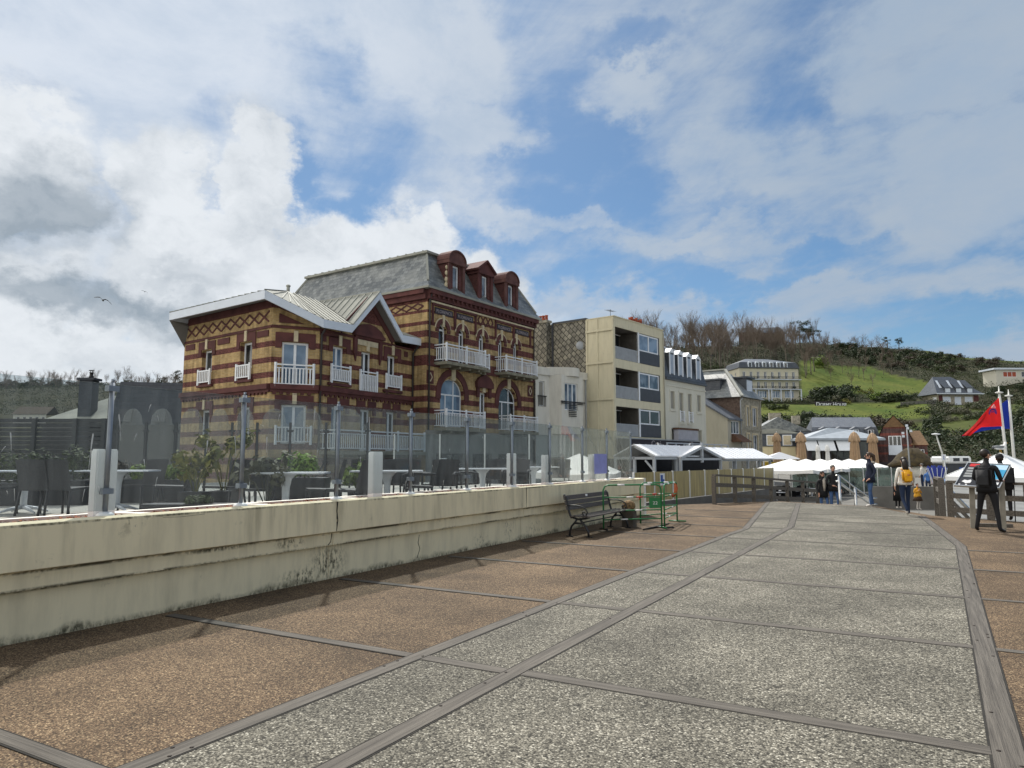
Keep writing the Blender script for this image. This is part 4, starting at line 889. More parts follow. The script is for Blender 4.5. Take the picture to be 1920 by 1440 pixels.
# ------------------------------------------------------------------ street front beyond the brick house
stucco('render_cream', (.62, .575, .42), .18); stucco('render_pale', (.60, .585, .50), .12); stucco('render_beige', (.40, .38, .31), .15); stucco('render_white', (.64, .625, .56), .2)
stucco('render_yellow', (.66, .58, .37), .12)
pm('panel_slate_grey', (.055, .06, .07), .5, .12, 3); pm('dark_inside', (.012, .012, .014), .8, .3, 2); pm('corrugated_grey', (.34, .36, .38), .5, .1, 3)
pm('stone_rubble', (.20, .185, .15), .9, scale=3.5, col2=(.42, .39, .31), bump=.8, bscale=9, detail=8)
def slatepatch(name):
    """old gable hung with square slates laid diagonally, weathered and patched"""
    m, nt, N, L, b = newmat(name); b.inputs['Roughness'].default_value = .8
    uv = N.new('ShaderNodeUVMap'); mp = N.new('ShaderNodeMapping'); mp.inputs['Rotation'].default_value = (0, 0, R(45)); L.new(uv.outputs[0], mp.inputs[0])
    t = N.new('ShaderNodeTexBrick'); t.inputs['Color1'].default_value = (.16, .155, .14, 1); t.inputs['Color2'].default_value = (.30, .29, .255, 1); t.inputs['Mortar'].default_value = (.05, .048, .042, 1)
    t.inputs['Scale'].default_value = 1; t.inputs['Mortar Size'].default_value = .03; t.inputs['Brick Width'].default_value = .42; t.inputs['Row Height'].default_value = .36; L.new(mp.outputs[0], t.inputs['Vector'])
    n = N.new('ShaderNodeTexNoise'); n.inputs['Scale'].default_value = 1.4; n.inputs['Detail'].default_value = 9; n.inputs['Roughness'].default_value = .75; L.new(uv.outputs[0], n.inputs['Vector'])
    r = N.new('ShaderNodeValToRGB'); r.color_ramp.elements[0].position = .35; r.color_ramp.elements[1].position = .62; r.color_ramp.elements[0].color = (.45, .44, .42, 1); r.color_ramp.elements[1].color = (1.25, 1.22, 1.1, 1); L.new(n.outputs['Fac'], r.inputs[0])
    mx = N.new('ShaderNodeMix'); mx.data_type = 'RGBA'; mx.blend_type = 'MULTIPLY'; mx.inputs[0].default_value = 1; L.new(t.outputs[0], mx.inputs[6]); L.new(r.outputs[0], mx.inputs[7]); L.new(mx.outputs[2], b.inputs['Base Color'])
    bp = N.new('ShaderNodeBump'); bp.inputs['Strength'].default_value = .8; bp.inputs['Distance'].default_value = .03; bp.invert = True; L.new(t.outputs['Fac'], bp.inputs['Height']); L.new(bp.outputs[0], b.inputs['Normal'])
slatepatch('slate_patched')
pm('pane_sky_sheen', (.33, .38, .46), .3, .15, 1.5); pm('loggia_dark', (.10, .09, .075), .9, .2, 3); pm('terracotta', (.36, .09, .05), .8, .25, 8); pm('iron_black', (.02, .021, .023), .5, .1)  # dormer panes: sky reflection painted in as a pale blue
AM = R(10.0); UM = (math.sin(AM), math.cos(AM)); UMs = (-math.cos(AM), math.sin(AM)); OM = Vector((-18.96, 49.0, 0))
fm = Face(OM, UM, 1); fms = Face(OM, UMs, -1)
def sidewall(mb, fc, s, z0, z1, dep, top=None):  # closes a block at position s, running inward
    a, b = fc.P(s, z0, 0), fc.P(s, z0, -dep); mb.face([a, b, b + Vector((0, 0, (top or z1) - z0)), a + Vector((0, 0, z1 - z0))])

# white house with a rounded bay, between the brick house and the flats
P0 = Vector((-22.82, 43.85, 0)); P1 = Vector((-21.36, 49.35, 0)); fw_ = Face(P0, P1 - P0, 1); LWh = (P1 - P0).length
wh = thing('bay_house', (-23, 46.5, -1), 'low white house with a projecting bay window, squeezed between the striped house and the flats', 'house')
m = MB(); wo_ = [(.35, .95, 5.3, 7.05), (.9, 3.2, -1, 1.7), (3.7, 5.2, -1, 1.7)]
fw_.wall(m, 0, LWh, -1, 7.6, wo_, .25); m.face([fw_.P(0, 7.6), fw_.P(LWh, 7.6), fw_.P(LWh, 7.6, -7), fw_.P(0, 7.6, -7)]); m.build('wall', 'render_white', wh)
m = MB(); bx0, bx1 = 1.45, 4.75                     # canted bay
pts = [(bx0, 0), (bx0 + .4, .8), (bx1 - .5, .8), (bx1, 0)]
bfs = []
for (a, oa), (b, ob) in zip(pts, pts[1:]):
    p, q = fw_.P(a, 0, oa), fw_.P(b, 0, ob); bf = Face(p, q - p, 1); ln = (q - p).length; bfs.append((bf, ln))
    bf.wall(m, 0, ln, 3.6, 7.55, [(.35, ln - .6, 5.05, 7.0)] if ln > 1.4 else [(.25, ln - .2, 5.1, 7.0)] if a > 3 else [], .2)
m.prism([fw_.P(a, 3.6, o) for a, o in pts], (0, 0, -.25)); m.build('bay', 'render_white', wh)
window(wh, bfs[1][0], .35, bfs[1][1] - .6, 5.05, 7.0, .1, .07, 2, pmat_='pane_curtain'); window(wh, bfs[2][0], .25, bfs[2][1] - .2, 5.1, 7.0, .1, .06, 0, pmat_='pane_shutter')
window(wh, fw_, .35, .95, 5.3, 7.05, .1, .06, 0, pmat_='pane_shutter')
for a, b, c, d in wo_[1:]: window(wh, fw_, a, b, c, d, .2, .08, 2, None, 'iron_black', 'pane_dark', name='shop_window')
m = MB(); fw_.box(m, -.02, LWh, 7.5, 8.05, .003, .12); n = 12
cpts = [(bx0 - .1, .1)] + [(bx0 + .3 + (bx1 - bx0 - .6) * i / n, .35 + .75 * math.sin(math.pi * i / n)) for i in range(n + 1)] + [(bx1 + .1, .1)]
m.prism([fw_.P(a, 7.5, o) for a, o in cpts] + [fw_.P(bx1 + .1, 7.5, -.2), fw_.P(bx0 - .1, 7.5, -.2)], (0, 0, .62)); m.build('cornice', 'render_white', wh, fix=True); m = MB(); fw_.box(m, 0, LWh, 3.2, 3.4, .003, .1); m.build('string_course', 'render_white', wh)
b2 = bfs[1][0]; m = MB(); b2.box(m, -.1, bfs[1][1] + .1, 5.6, 5.68, .02, .14); b2.box(m, -.1, bfs[1][1] + .1, 5.5, 5.54, .02, .1)
for k in range(7): b2.box(m, .75, 1.6, 4.6 + k * .13, 4.66 + k * .13, .03, .08)
fw_.box(m, .2, 1.05, 5.95, 6.02, .02, .12)
for k in range(6): x = .25 + k * .15; fw_.box(m, x, x + .025, 5.25, 5.98, .03, .06)
m.build('window_guard', 'iron_black', wh)
m = MB(); m.tube([fw_.P(LWh - .18, 7.5, .1), fw_.P(LWh - .18, -1, .1)], .05, 6); m.build('downpipe', 'corrugated_grey', wh)

# old party wall with slates and chimney stack behind it
oh = thing('old_gable_house', (-23.5, 50.5, -1), 'old house end wall hung with weathered patchy diagonal slates, with red pots on its chimney', 'house')
m = MB(); fms.wall(m, 2.46, 8.2, -1, 12.15); sidewall(m, fms, 8.2, -1, 12.15, 8); m.face([fms.P(2.46, 12.15), fms.P(8.2, 12.15), fms.P(8.2, 12.15, -8), fms.P(2.46, 12.15, -8)]); m.build('wall', 'slate_patched', oh)
m = MB(); fms.box(m, 2.4, 5.55, 12.15, 12.3, -.3, .1); fms.box(m, 5.5, 5.62, 4, 12.2, .003, .12); m.build('coping', 'panel_slate_grey', oh)
m = MB(); fms.box(m, 5.8, 7.15, 6, 12.3, .003, .55); st_ = m.build('chimney', 'slate_patched', oh)
m = MB(); fms.box(m, 5.72, 7.22, 12.3, 12.5, -.1, .62); m.build('chimney_cap', 'stone_rubble', st_)
for k in range(4):
    m = MB(); p = fms.P(6.0 + k * .31, 12.5, .25); m.lathe(p, [(.12, 0), (.13, .1), (.11, .34), (.135, .36), (.135, .44), (.09, .45)], 10); m.build('chimney_pot', 'terracotta', st_)

# block of flats
fl = thing('flats', (-20, 53, -1), 'cream four storey block of flats with recessed loggias and grey window panels', 'apartment block')
WMd, DM = 7.82, 9.0
lv = [(9.0, 11.4), (6.06, 8.33), (3.25, 5.45)]
m = MB(); ops = [(.2, 3.55, a, b) for a, b in lv] + [(3.72, 7.1, a - .0, b) for a, b in lv] + [(.3, 7.4, -1, 2.3)]
fm.wall(m, 0, WMd, -1, 12.13, ops, .06); fms.wall(m, 0, 2.46, -1, 12.13); sidewall(m, fm, WMd, -1, 12.13, DM)
m.face([fm.P(0, 12.13), fm.P(WMd, 12.13), fm.P(WMd, 12.13, -DM), fm.P(0, 12.13, -DM)])
for z in (11.2, 8.75, 6.0, 3.25): fms.box(m, .02, 2.44, z - .09, z + .09, .062, .10)
for s in (.02, 1.36, 2.3): fms.box(m, s, s + .14, 1, 12.1, .003, .06)
fm.box(m, -.03, WMd + .03, 12.13, 12.2, -DM, .06)
m.build('wall', 'render_cream', fl)
for i, (a, b) in enumerate(lv):
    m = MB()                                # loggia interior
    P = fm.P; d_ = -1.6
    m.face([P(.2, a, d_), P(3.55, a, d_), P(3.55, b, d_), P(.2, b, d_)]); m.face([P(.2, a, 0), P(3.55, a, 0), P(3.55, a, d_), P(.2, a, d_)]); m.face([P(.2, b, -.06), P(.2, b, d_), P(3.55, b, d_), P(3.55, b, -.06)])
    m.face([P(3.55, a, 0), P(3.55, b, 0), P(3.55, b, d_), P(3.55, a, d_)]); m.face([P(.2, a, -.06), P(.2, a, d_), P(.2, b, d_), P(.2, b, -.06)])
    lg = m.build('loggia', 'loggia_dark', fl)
    m = MB(); fm.box(m, .45, 1.3, a, b - .3, d_ + .01, d_ + .06); fm.box(m, 1.5, 3.3, a, b - .15, d_ + .01, d_ + .06); m.build('door_panel', 'pane_dark', lg)
    m = MB(); fm.box(m, 1.32, 1.46, a, b - .1, d_ + .01, d_ + .1); fm.box(m, .25, 3.5, b - .15, b - .08, d_ + .01, d_ + .1); m.build('door_frame', 'white_paint', lg)
    m = MB(); fm.box(m, .2, 3.55, a + .88, a + .94, -.08, -.03); fm.box(m, .2, 3.55, a + .03, a + .08, -.08, -.03)
    for k in range(30): x = .22 + k * .112; fm.box(m, x, x + .075, a + .08, a + .88, -.07, -.045)
    m.build('balcony_railing', 'corrugated_grey', fl)
    m = MB(); fm.box(m, 3.55, 3.72, a, b, -.07, .05); m.build('post', 'white_paint', fl)
    window(fl, fm, 3.75, 6.95, a + 1.0, b - .05, .03, .1, 1, fmat='white_paint', pmat_='pane_blue' if i == 0 else 'pane_curtain' if i == 1 else 'pane_dark')
    m = MB(); fm.box(m, 3.74, 7.08, a + .02, a + .98, -.06, .03); fm.box(m, 6.97, 7.08, a + .98, b - .02, -.06, .0); m.build('spandrel_panel', 'panel_slate_grey', fl)
m = MB(); fm.box(m, .3, 7.4, -1, 2.3, -.4, -.3); m.build('shop_window', 'pane_dark', fl)
m = MB(); m.tube([fm.P(WMd - .1, 12, .08), fm.P(WMd - .1, 3, .08)], .045, 6); m.build('downpipe', 'render_beige', fl)
m = MB(); fm.box(m, .1, 13.1, 2.25, 3.05, .05, .55); sg = m.build('shop_fascia', 'panel_dark', fl); fm_s = fm
m = MB(); fm.box(m, .05, 13.15, 3.05, 3.12, .03, .62); m.build('fascia_rail', 'corrugated_grey', fl)
text_mesh('Coté', .8, fm, 4.4, 2.46, .56, 'panel_letter', sg, 'fascia_lettering', .01, align='LEFT'); text_mesh('O', .8, fm, 11.2, 2.46, .56, 'panel_letter', sg, 'fascia_lettering', .01, align='LEFT')

# cream house with four tall dormers
ch = thing('mansard_house', fm.P(11.7, -1, -3), 'cream house with steep dark mansard and four tall white dormers beside the flats', 'house')
s0, s1 = WMd + .04, 15.72; wcol = [(8.85, 9.6), (10.45, 11.2), (12.1, 12.85), (13.95, 14.7)]
ops = [(*wcol[0], 5.75, 7.2), (*wcol[1], 4.75, 7.2), (*wcol[2], 4.75, 7.2), (*wcol[3], 5.75, 7.2)] + [(a, b, 2.2, 4.1) for a, b in wcol] + [(s0 + .4, s1 - .4, -1, 1.8)]
m = MB(); fm.wall(m, s0, s1, -1, 8.15, ops, .15); sidewall(m, fm, s1, -1, 8.15, 8); sidewall(m, fm, s0, -1, 8.15, 8)
for a, b, c, d in ops[:8]: fm.box(m, a - .12, a, c - .1, d + .12, .003, .04); fm.box(m, b, b + .12, c - .1, d + .12, .003, .04); fm.box(m, a, b, d, d + .12, .003, .04); fm.box(m, a - .2, b + .2, c - .22, c - .1, .003, .1)
fm.box(m, s0, s1, 7.62, 7.74, .003, .08); m.build('wall', 'render_pale', ch)
for i, (a, b, c, d) in enumerate(ops[:8]): window(ch, fm, a, b, c, d, .06, .05, 0, pmat_='pane_shutter', fmat='render_beige')
for i in (1, 2): rails(ch, fm, ops[i][0], ops[i][1], 4.75, .85, .04, .1, step=.15, bw=.03)
m = MB(); fm.box(m, s0 + .4, s1 - .4, -1, 1.8, -.3, -.2); m.build('shop_window', 'pane_dark', ch)
m = MB(); P = fm.P
a0 = [P(s0, 8.3, .12), P(s1, 8.3, .12)]; a1 = [P(s0, 10.9, -.55), P(s1, 10.9, -.55)]; a2 = [P(s0, 12.2, -4), P(s1, 12.2, -4)]; a3 = [P(s0, 8.3, -8), P(s1, 8.3, -8)]
for p, q in ((a0, a1), (a1, a2), (a2, a3)): m.face([p[0], p[1], q[1], q[0]])
for i in (0, 1): m.face([x[i] for x in (a0, a1, a2, a3)][::1 if i else -1])
fm.box(m, s0, s1, 8.1, 8.3, -.1, .22); rf = m.build('roof', 'slate_dark', ch)
for a, b in wcol:
    m = MB(); fm.box(m, a - .12, b + .12, 8.55, 10.45, -.7, .02); d = m.build('dormer', 'slate_dark', ch); m = MB(); fm.poly(m, [(a - .16, 10.45), (b + .16, 10.45), ((a + b) / 2, 10.85)], -.6, .06); fm.box(m, a - .1, a + .06, 8.6, 10.45, .02, .06); fm.box(m, b - .06, b + .1, 8.6, 10.45, .02, .06); m.build('dormer_front', 'white_paint', d)
    m = MB(); fm.box(m, a + .07, b - .07, 8.7, 10.3, .02, .035); m.build('pane', 'pane_sky_sheen', d)
m = MB(); fm.box(m, s0 - .6, s0 + 1.7, 10.5, 12.9, -3.4, -2.4); fm.box(m, s0 - .7, s0 + 1.8, 12.9, 13.1, -3.5, -2.3); cm = m.build('chimney', 'slate_dark', ch)
for k in range(6): m = MB(); m.lathe(fm.P(s0 - .4 + k * .38, 13.1, -2.9), [(.13, 0), (.11, .4 + .12 * (k % 2)), (.14, .45 + .12 * (k % 2))], 8); m.build('chimney_pot', 'terracotta', cm)
m = MB(); fm.box(m, 9.2, 12.9, 3.15, 4.0, .06, .5); pm('tile_brown', (.11, .06, .04), .9, .3, 6); pm('sign_lilac', (.36, .36, .40), .6, .08, 3); sb = m.build('shop_sign', 'sign_lilac', ch); m = MB(); fm.box(m, 9.1, 13.0, 4.0, 4.16, .05, .55); m.build('sign_hood', 'tile_brown', sb)

# narrow house with a lean-to slate roof
gh = thing('lean_to_house', fm.P(22, -1, -2), 'narrow cream house with a long sloping slate roof and a brown porch canopy', 'house')
g0, g1 = 20.6, 23.75; gs = Face(fm.P(g0, 0), UMs, -1)
m = MB(); fm.wall(m, g0, g1, -1, 5.4, [(g0 + .8, g0 + 2.85, 4.0, 5.25), (g0 + .8, g0 + 1.9, -1, 2.4)], .15)
m.face([gs.P(0, -1), gs.P(0, 5.4), gs.P(5.2, 8.6), gs.P(5.2, -1)]); m.build('wall', 'render_beige', gh, fix=True)
window(gh, fm, g0 + .8, g0 + 2.85, 4.0, 5.25, .08, .07, 2, pmat_='pane_curtain'); m = MB(); fm.box(m, g0 + .8, g0 + 1.9, -1, 2.4, -.12, -.06); m.build('door', 'white_paint', gh)
m = MB(); q = [gs.P(-.25, 5.28, .15), gs.P(5.2, 8.72, .15), gs.P(5.2, 8.72, -3.2), gs.P(-.25, 5.28, -3.2)]; m.prism(q, (0, 0, .16)); m.build('roof', 'slate_blue', gh, fix=True)
m = MB(); m.hexa([P(g0 + .75, 3.2, .003), P(g0 + 3.0, 3.2, .003), P(g0 + 3.1, 3.2, 1.2), P(g0 + .5, 3.2, 1.2), P(g0 + .85, 4.0, .003), P(g0 + 2.6, 4.0, .003), P(g0 + 2.5, 3.95, .3), P(g0 + .95, 3.95, .3)]); m.build('porch_canopy', 'tile_brown', gh, fix=True)

# stone house with hipped slate roof at the end of the row
sh = thing('stone_house', fm.P(26.5, -1, -3), 'stone fronted house with hipped slate roof at the end of the street row', 'house')
h0, h1 = 23.8, 29.4; hs = Face(fm.P(h0, 0), UMs, -1)
ops = [(h0 + 1.6, h0 + 2.15, 4.9, 6.8), (h0 + 3.1, h0 + 4.4, 4.9, 6.8), (h0 + 1.6, h0 + 2.15, 1.6, 4.05), (h0 + 3.1, h0 + 4.4, 1.6, 4.0)]
m = MB(); fm.wall(m, h0, h1, -1, 7.7, ops, .2); fm.box(m, h0, h1, 4.45, 4.6, .003, .08); fm.box(m, h0, h0 + .35, -1, 7.7, .003, .05); fm.box(m, h1 - .35, h1, -1, 7.7, .003, .05); sidewall(m, fm, h1, -1, 7.7, 8); m.build('wall', 'stone_rubble', sh)
m = MB(); hs.wall(m, 0, 7, -1, 7.7); pm('brown_brick', (.075, .05, .04), .9, scale=5, col2=(.17, .125, .1), detail=8); m.build('side_wall', 'brown_brick', sh)
for a, b, c, d in ops: window(sh, fm, a, b, c, d, .1, .07, 1 if b - a > 1 else 0, pmat_='pane_curtain')
m = MB()
for a, b, c, d in ops: fm.box(m, a - .18, a, c, d + .2, .003, .05); fm.box(m, b, b + .18, c, d + .2, .003, .05); fm.box(m, a, b, d, d + .2, .003, .05)
m.build('stone_trim', 'stone_cream', sh)
m = MB(); e4 = [P(h0 - .35, 7.72, .4), P(h1 + .3, 7.72, .4), P(h1 + .3, 7.72, -7.4), P(h0 - .35, 7.72, -7.4)]; ap = [P(h0 + 2.6, 11.4, -3.5), P(h1 - 1.6, 11.4, -3.5)]
ap = [P((h0 + h1) / 2, 10.9, -2.6), P((h0 + h1) / 2, 10.9, -5.2)]
m.face([e4[0], e4[1], ap[0]]); m.face([e4[1], e4[2], ap[1], ap[0]]); m.face([e4[2], e4[3], ap[1]]); m.face([e4[3], e4[0], ap[0], ap[1]]); m.face(e4[::-1]); rf = m.build('roof', 'slate_old', sh)
m = MB()
for a, b in ((e4[0], ap[0]), (e4[3], ap[1]), (ap[0], ap[1])): m.beam(a + Vector((0, 0, .05)), b + Vector((0, 0, .05)), .28, .14)
m.build('hip_tiles', 'zinc_seam', rf)
m = MB(); fm.box(m, h0 + 2.9, h0 + 4.7, 8.1, 9.9, -2.2, -.45); fm.box(m, h0 + 2.7, h0 + 4.9, 9.9, 10.05, -2.6, -.2); d = m.build('dormer', 'slate_dark', sh); m = MB(); fm.box(m, h0 + 3.1, h0 + 4.5, 8.3, 9.7, -.45, -.4); m.build('dormer_front', 'white_bluish', d)
m = MB(); hs.box(m, 2.2, 5.2, 8.1, 9.6, -2.2, -.5); hs.box(m, 2.0, 5.4, 9.6, 9.75, -2.6, -.3); m.build('dormer', 'slate_dark', sh)
m = MB(); m.tube([P(h0 + .02, 7.6, .3), P(h0 - .12, 7.3, .1), P(h0 - .12, 3, .1)], .06, 6); m.build('downpipe', 'corrugated_grey', sh)

def aerial(par, p, h):
    m = MB(); p = Vector(p); m.tube([p, p + Vector((0, 0, h))], .02, 5); q = p + Vector((0, 0, h * .92)); m.beam(q - UM3 * .5, q + UM3 * .5, .02, .02)
    for i in range(6): c = q + UM3 * (-.45 + i * .18); m.beam(c - Vector((.25, .1, 0)), c + Vector((.25, .1, 0)), .012, .012)
    m.build('aerial', 'iron_black', par)
UM3 = Vector((*UM, 0)); aerial(fl, fm.P(4.5, 12.2, -3), 1.6); aerial(ch, fm.P(14.6, 12.2, -4), 1.5); aerial(sh, fm.P(26.6, 10.9, -4), 1.8); aerial(bh, f1.P(9.6, 14.1, -3), 1.3)
m = MB(); p = fms.P(2.9, 10.2, .12); m.ell(p, (.34, .1, .34), 12, 6, rot=Matrix.Rotation(R(35), 3, 'Z')); m.tube([p, p + Vector((.1, .25, -.1))], .03, 5); m.build('satellite_dish', 'corrugated_grey', oh)
# ------------------------------------------------------------------ houses at the end of the bay
def blockface(px, dep, turn):               # face whose near left corner stands at a sight line
    p = D(px, 860, dep); a = TH - R(turn); return Face((p.x, p.y), (-math.sin(a), math.cos(a)), 1), p
# yellow house with slate upper floor
yf, yp = blockface(1425, 112, 100); ysd = None
yh = thing('corner_house', (yp.x, yp.y, -1), 'small yellow house with slate clad upper storey and white lean-to roof', 'house')
m = MB(); ops = [(1.2, 2.0, -.2, 1.9), (3.5, 4.4, -.2, 1.9)]; yf.wall(m, 0, 5.0, -1, 3.5, ops, .1); yf.wall(m, 5.0, 6.2, -1, 3.5); sidewall(m, yf, 6.2, -1, 3.5, 7); m.build('wall', 'render_yellow', yh)
for o in ops: window(yh, yf, *o, .05, .07, 1)
m = MB(); yf.box(m, -.05, 5.6, 3.5, 5.5, -5, .1); m.build('upper_storey', 'slate_dark', yh)
for a in (1.05, 3.45): m = MB(); yf.box(m, a, a + 1.4, 3.65, 5.3, .1, .2); w_ = m.build('window', 'white_paint', yh); m = MB(); yf.box(m, a + .12, a + 1.28, 3.75, 5.2, .2, .215); m.build('pane', 'stone_cream', w_)
m = MB(); yf.poly(m, [(-.3, 5.5), (5.8, 5.5), (5.4, 5.75), (2.2, 6.3), (-.1, 6.1)], -5, .25); m.build('lean_to_roof', 'zinc_sheet', yh, fix=True)
m = MB(); m.prism([yf.P(-.6, 6.0, -1.5), yf.P(3.2, 8.2, -1.5), yf.P(8.2, 5.9, -1.5)], yf.N * -7); m.build('roof', 'slate_old', yh, fix=True)
m = MB(); yf.box(m, 2.6, 4.4, 8.0, 9.1, -6.5, -5.5); yf.box(m, 6.2, 7.4, 7.2, 8.6, -6.5, -5.5); m.build('chimney', 'stone_rubble', yh)
m = MB(); yf.box(m, 5.8, 8.0, -1, 5.8, -6, -.1); m.build('rear_block', 'slate_dark', yh)
# dark restaurant with white awnings and slate mansard behind
rf_, rp = blockface(1516, 106, 92)
rs = thing('restaurant', (rp.x, rp.y, -1), 'dark glazed restaurant with white drop awnings below a slate roof with four small dormers', 'restaurant')
m = MB(); rf_.wall(m, 0, 10.2, -1, 4.6, [(.5, 3.0, .2, 4.2), (3.3, 6.2, .2, 4.2), (6.6, 9.8, .2, 4.2)], .2); sidewall(m, rf_, 0, -1, 4.6, 7); sidewall(m, rf_, 10.2, -1, 4.6, 7); m.build('wall', 'panel_dark', rs)
for a, b in ((.5, 3.0), (3.3, 6.2), (6.6, 9.8)): window(rs, rf_, a, b, .2, 4.2, .1, .09, 2, .6, 'panel_slate_grey', 'pane_dark')
m = MB(); e4 = [rf_.P(-.8, 4.6, .8), rf_.P(11, 4.6, .8), rf_.P(10.5, 4.6, -6), rf_.P(-.8, 4.6, -6)]; ap = rf_.P(4.2, 6.3, -2.5); ap2 = rf_.P(7.5, 6.0, -2.8)
m.face([e4[0], e4[1], ap2, ap]); m.face([e4[1], e4[2], ap2]); m.face([e4[2], e4[3], ap, ap2]); m.face([e4[3], e4[0], ap]); m.face(e4[::-1]); m.prism([v + Vector((0, 0, -.3)) for v in e4], (0, 0, .28)); pm('zinc_blue', (.30, .34, .38), .6, .1, 1.5); m.build('pavilion_roof', 'zinc_blue', rs)
for a, b in ((-.6, 1.1), (1.3, 3.6), (3.95, 6.6)):
    m = MB(); m.hexa([rf_.P(a, 2.75, 1.35), rf_.P(b, 2.75, 1.35), rf_.P(b, 4.3, .3), rf_.P(a, 4.3, .3), rf_.P(a, 2.78, 1.4), rf_.P(b, 2.78, 1.4), rf_.P(b, 4.33, .35), rf_.P(a, 4.33, .35)]); m.build('awning', 'white_paint', rs, fix=True)
m = MB(); B0 = -4.5; PQ = rf_.P
m.face([PQ(2.2, 4.4, B0), PQ(13, 4.4, B0), PQ(12.6, 6.5, B0 - .8), PQ(2.7, 6.5, B0 - .8)]); m.face([PQ(2.7, 6.5, B0 - .8), PQ(12.6, 6.5, B0 - .8), PQ(13.2, 8.2, B0 - 4), PQ(4.0, 8.2, B0 - 4)]); m.face([PQ(2.2, 4.4, B0), PQ(2.7, 6.5, B0 - .8), PQ(4.0, 8.2, B0 - 4), PQ(3.4, 4.4, B0 - 8)])
m.build('slate_roof', 'slate_blue', rs)
for a in (3.7, 6.1, 8.5, 10.8):
    m = MB(); rf_.box(m, a - .1, a + 1.2, 4.9, 6.15, B0 - 1.2, B0 + .05); rf_.poly(m, [(a - .25, 6.15), (a + 1.35, 6.15), (a + .55, 6.55)], B0 - 1.6, B0 + .2); d = m.build('dormer', 'slate_blue', rs); window(d, rf_, a + .1, a + 1.0, 5.0, 6.05, -(B0 + .12), .08, 1)
# brick house with gambrel gable
kf, kp = blockface(1644, 108, 119)
kb = thing('gambrel_house', (kp.x, kp.y, -1), 'dark red brick house with a tan gable top, right of the dark restaurant', 'house')
brickbands('gambrel_bands', [(2.2, 2.5), (3.4, 3.7), (5.0, 5.4), (6.1, 6.4)], c_y=((.075, .035, .032), (.12, .055, .05)), c_r=((.16, .045, .035), (.22, .07, .055)))
m = MB(); W_ = 5.0; kf.wall(m, 0, W_, -1, 3.0, [(1.5, 3.0, -1, 2.3)], .2); sidewall(m, kf, W_, -1, 3.0, 7); sidewall(m, kf, 0, -1, 3.0, 7)
kf.poly(m, [(0, 3.0), (W_, 3.0), (W_ - .3, 4.6), (W_ - 1.1, 6.3), (1.1, 6.3), (.3, 4.6)], -.2, .02); m.build('wall', 'gambrel_bands', kb, fix=True)
pm('timber_tan', (.15, .088, .042), .8, .25, 4); m = MB(); kf.poly(m, [(1.0, 6.3), (W_ - 1.0, 6.3), (W_ / 2, 8.0)], -.2, .15); m.build('gable_top', 'timber_tan', kb, fix=True)
window(kb, kf, 1.7, 3.4, 2.2, 5.0, -.08, .1, 2, .45, pmat_='pane_dark'); m = MB(); kf.box(m, 1.65, 3.45, 2.15, 3.6, .12, .2); m.build('balcony_panel', 'white_bluish', kb)
m = MB(); kf.box(m, 1.5, 3.0, -1, 2.3, -.15, -.1); kf.box(m, -.1, W_ + .1, .8, 1.1, .003, 1.0); m.build('porch', 'panel_dark', kb)
pm('roof_brown', (.075, .06, .045), .9, .3, 3)
m = MB(); prf = [(-.2, 3.0), (.22, 4.65), (1.0, 6.4), (W_ / 2, 8.15), (W_ - 1.0, 6.4), (W_ - .22, 4.65), (W_ + .2, 3.0)]
for (a, za), (b, zb) in zip(prf, prf[1:]): m.face([kf.P(a, za, .25), kf.P(b, zb, .25), kf.P(b, zb, -8), kf.P(a, za, -8)])
m.build('roof', 'roof_brown', kb)
m = MB(); kf.wall(m, W_, W_ + 1.7, -1, 3.6, [(W_ + .5, W_ + 1.3, 1.5, 3.0)], .2); sidewall(m, kf, W_ + 1.7, -1, 3.6, 5); sw = m.build('side_wing', 'gambrel_bands', kb); window(sw, kf, W_ + .5, W_ + 1.3, 1.5, 3.0, .1, .09, 1)
m = MB(); m.face([kf.P(W_ - .4, 3.6, .3), kf.P(W_ + 1.9, 3.6, .3), kf.P(W_ + .9, 5.8, -2.4), kf.P(W_ - .4, 5.8, -2.4)]); m.face([kf.P(W_ + 1.9, 3.6, .3), kf.P(W_ + 1.9, 3.6, -5), kf.P(W_ + .9, 5.8, -2.4)]); m.build('side_roof', 'timber_tan', sw)
# thatched hut
th = thing('thatched_hut', (0, 0, 0), 'low hut with a rounded mossy thatched roof, half hidden by the passers-by', 'hut'); tp = D(1715, 860, 92); th.location = (tp.x, tp.y, -.9)
pm('thatch', (.025, .02, .014), .95, scale=2.5, col2=(.08, .06, .026), bump=.9, bscale=14)
m = MB(); m.lathe((tp.x, tp.y, -.9), [(2.5, 1.5), (2.65, 1.65), (2.1, 2.2), (1.5, 2.9), (.7, 3.7), (.2, 3.85)], 20)
for v in m.bm.verts: d = v.co - Vector((tp.x, tp.y, 0)); rr = d.dot(fwd(0, 1)); v.co += fwd(0, 1) * (rr * .3 - (v.co.z - 1.2) * .28 * (v.co.z > 1)); v.co.z += .35 * noise.noise(v.co * 1.3)
m.build('thatch_roof', 'thatch', th)
m = MB(); m.lathe((tp.x, tp.y, -.9), [(2.2, 0), (2.2, 1.6), (.1, 1.62)], 16); m.build('hut_wall', 'render_white', th)
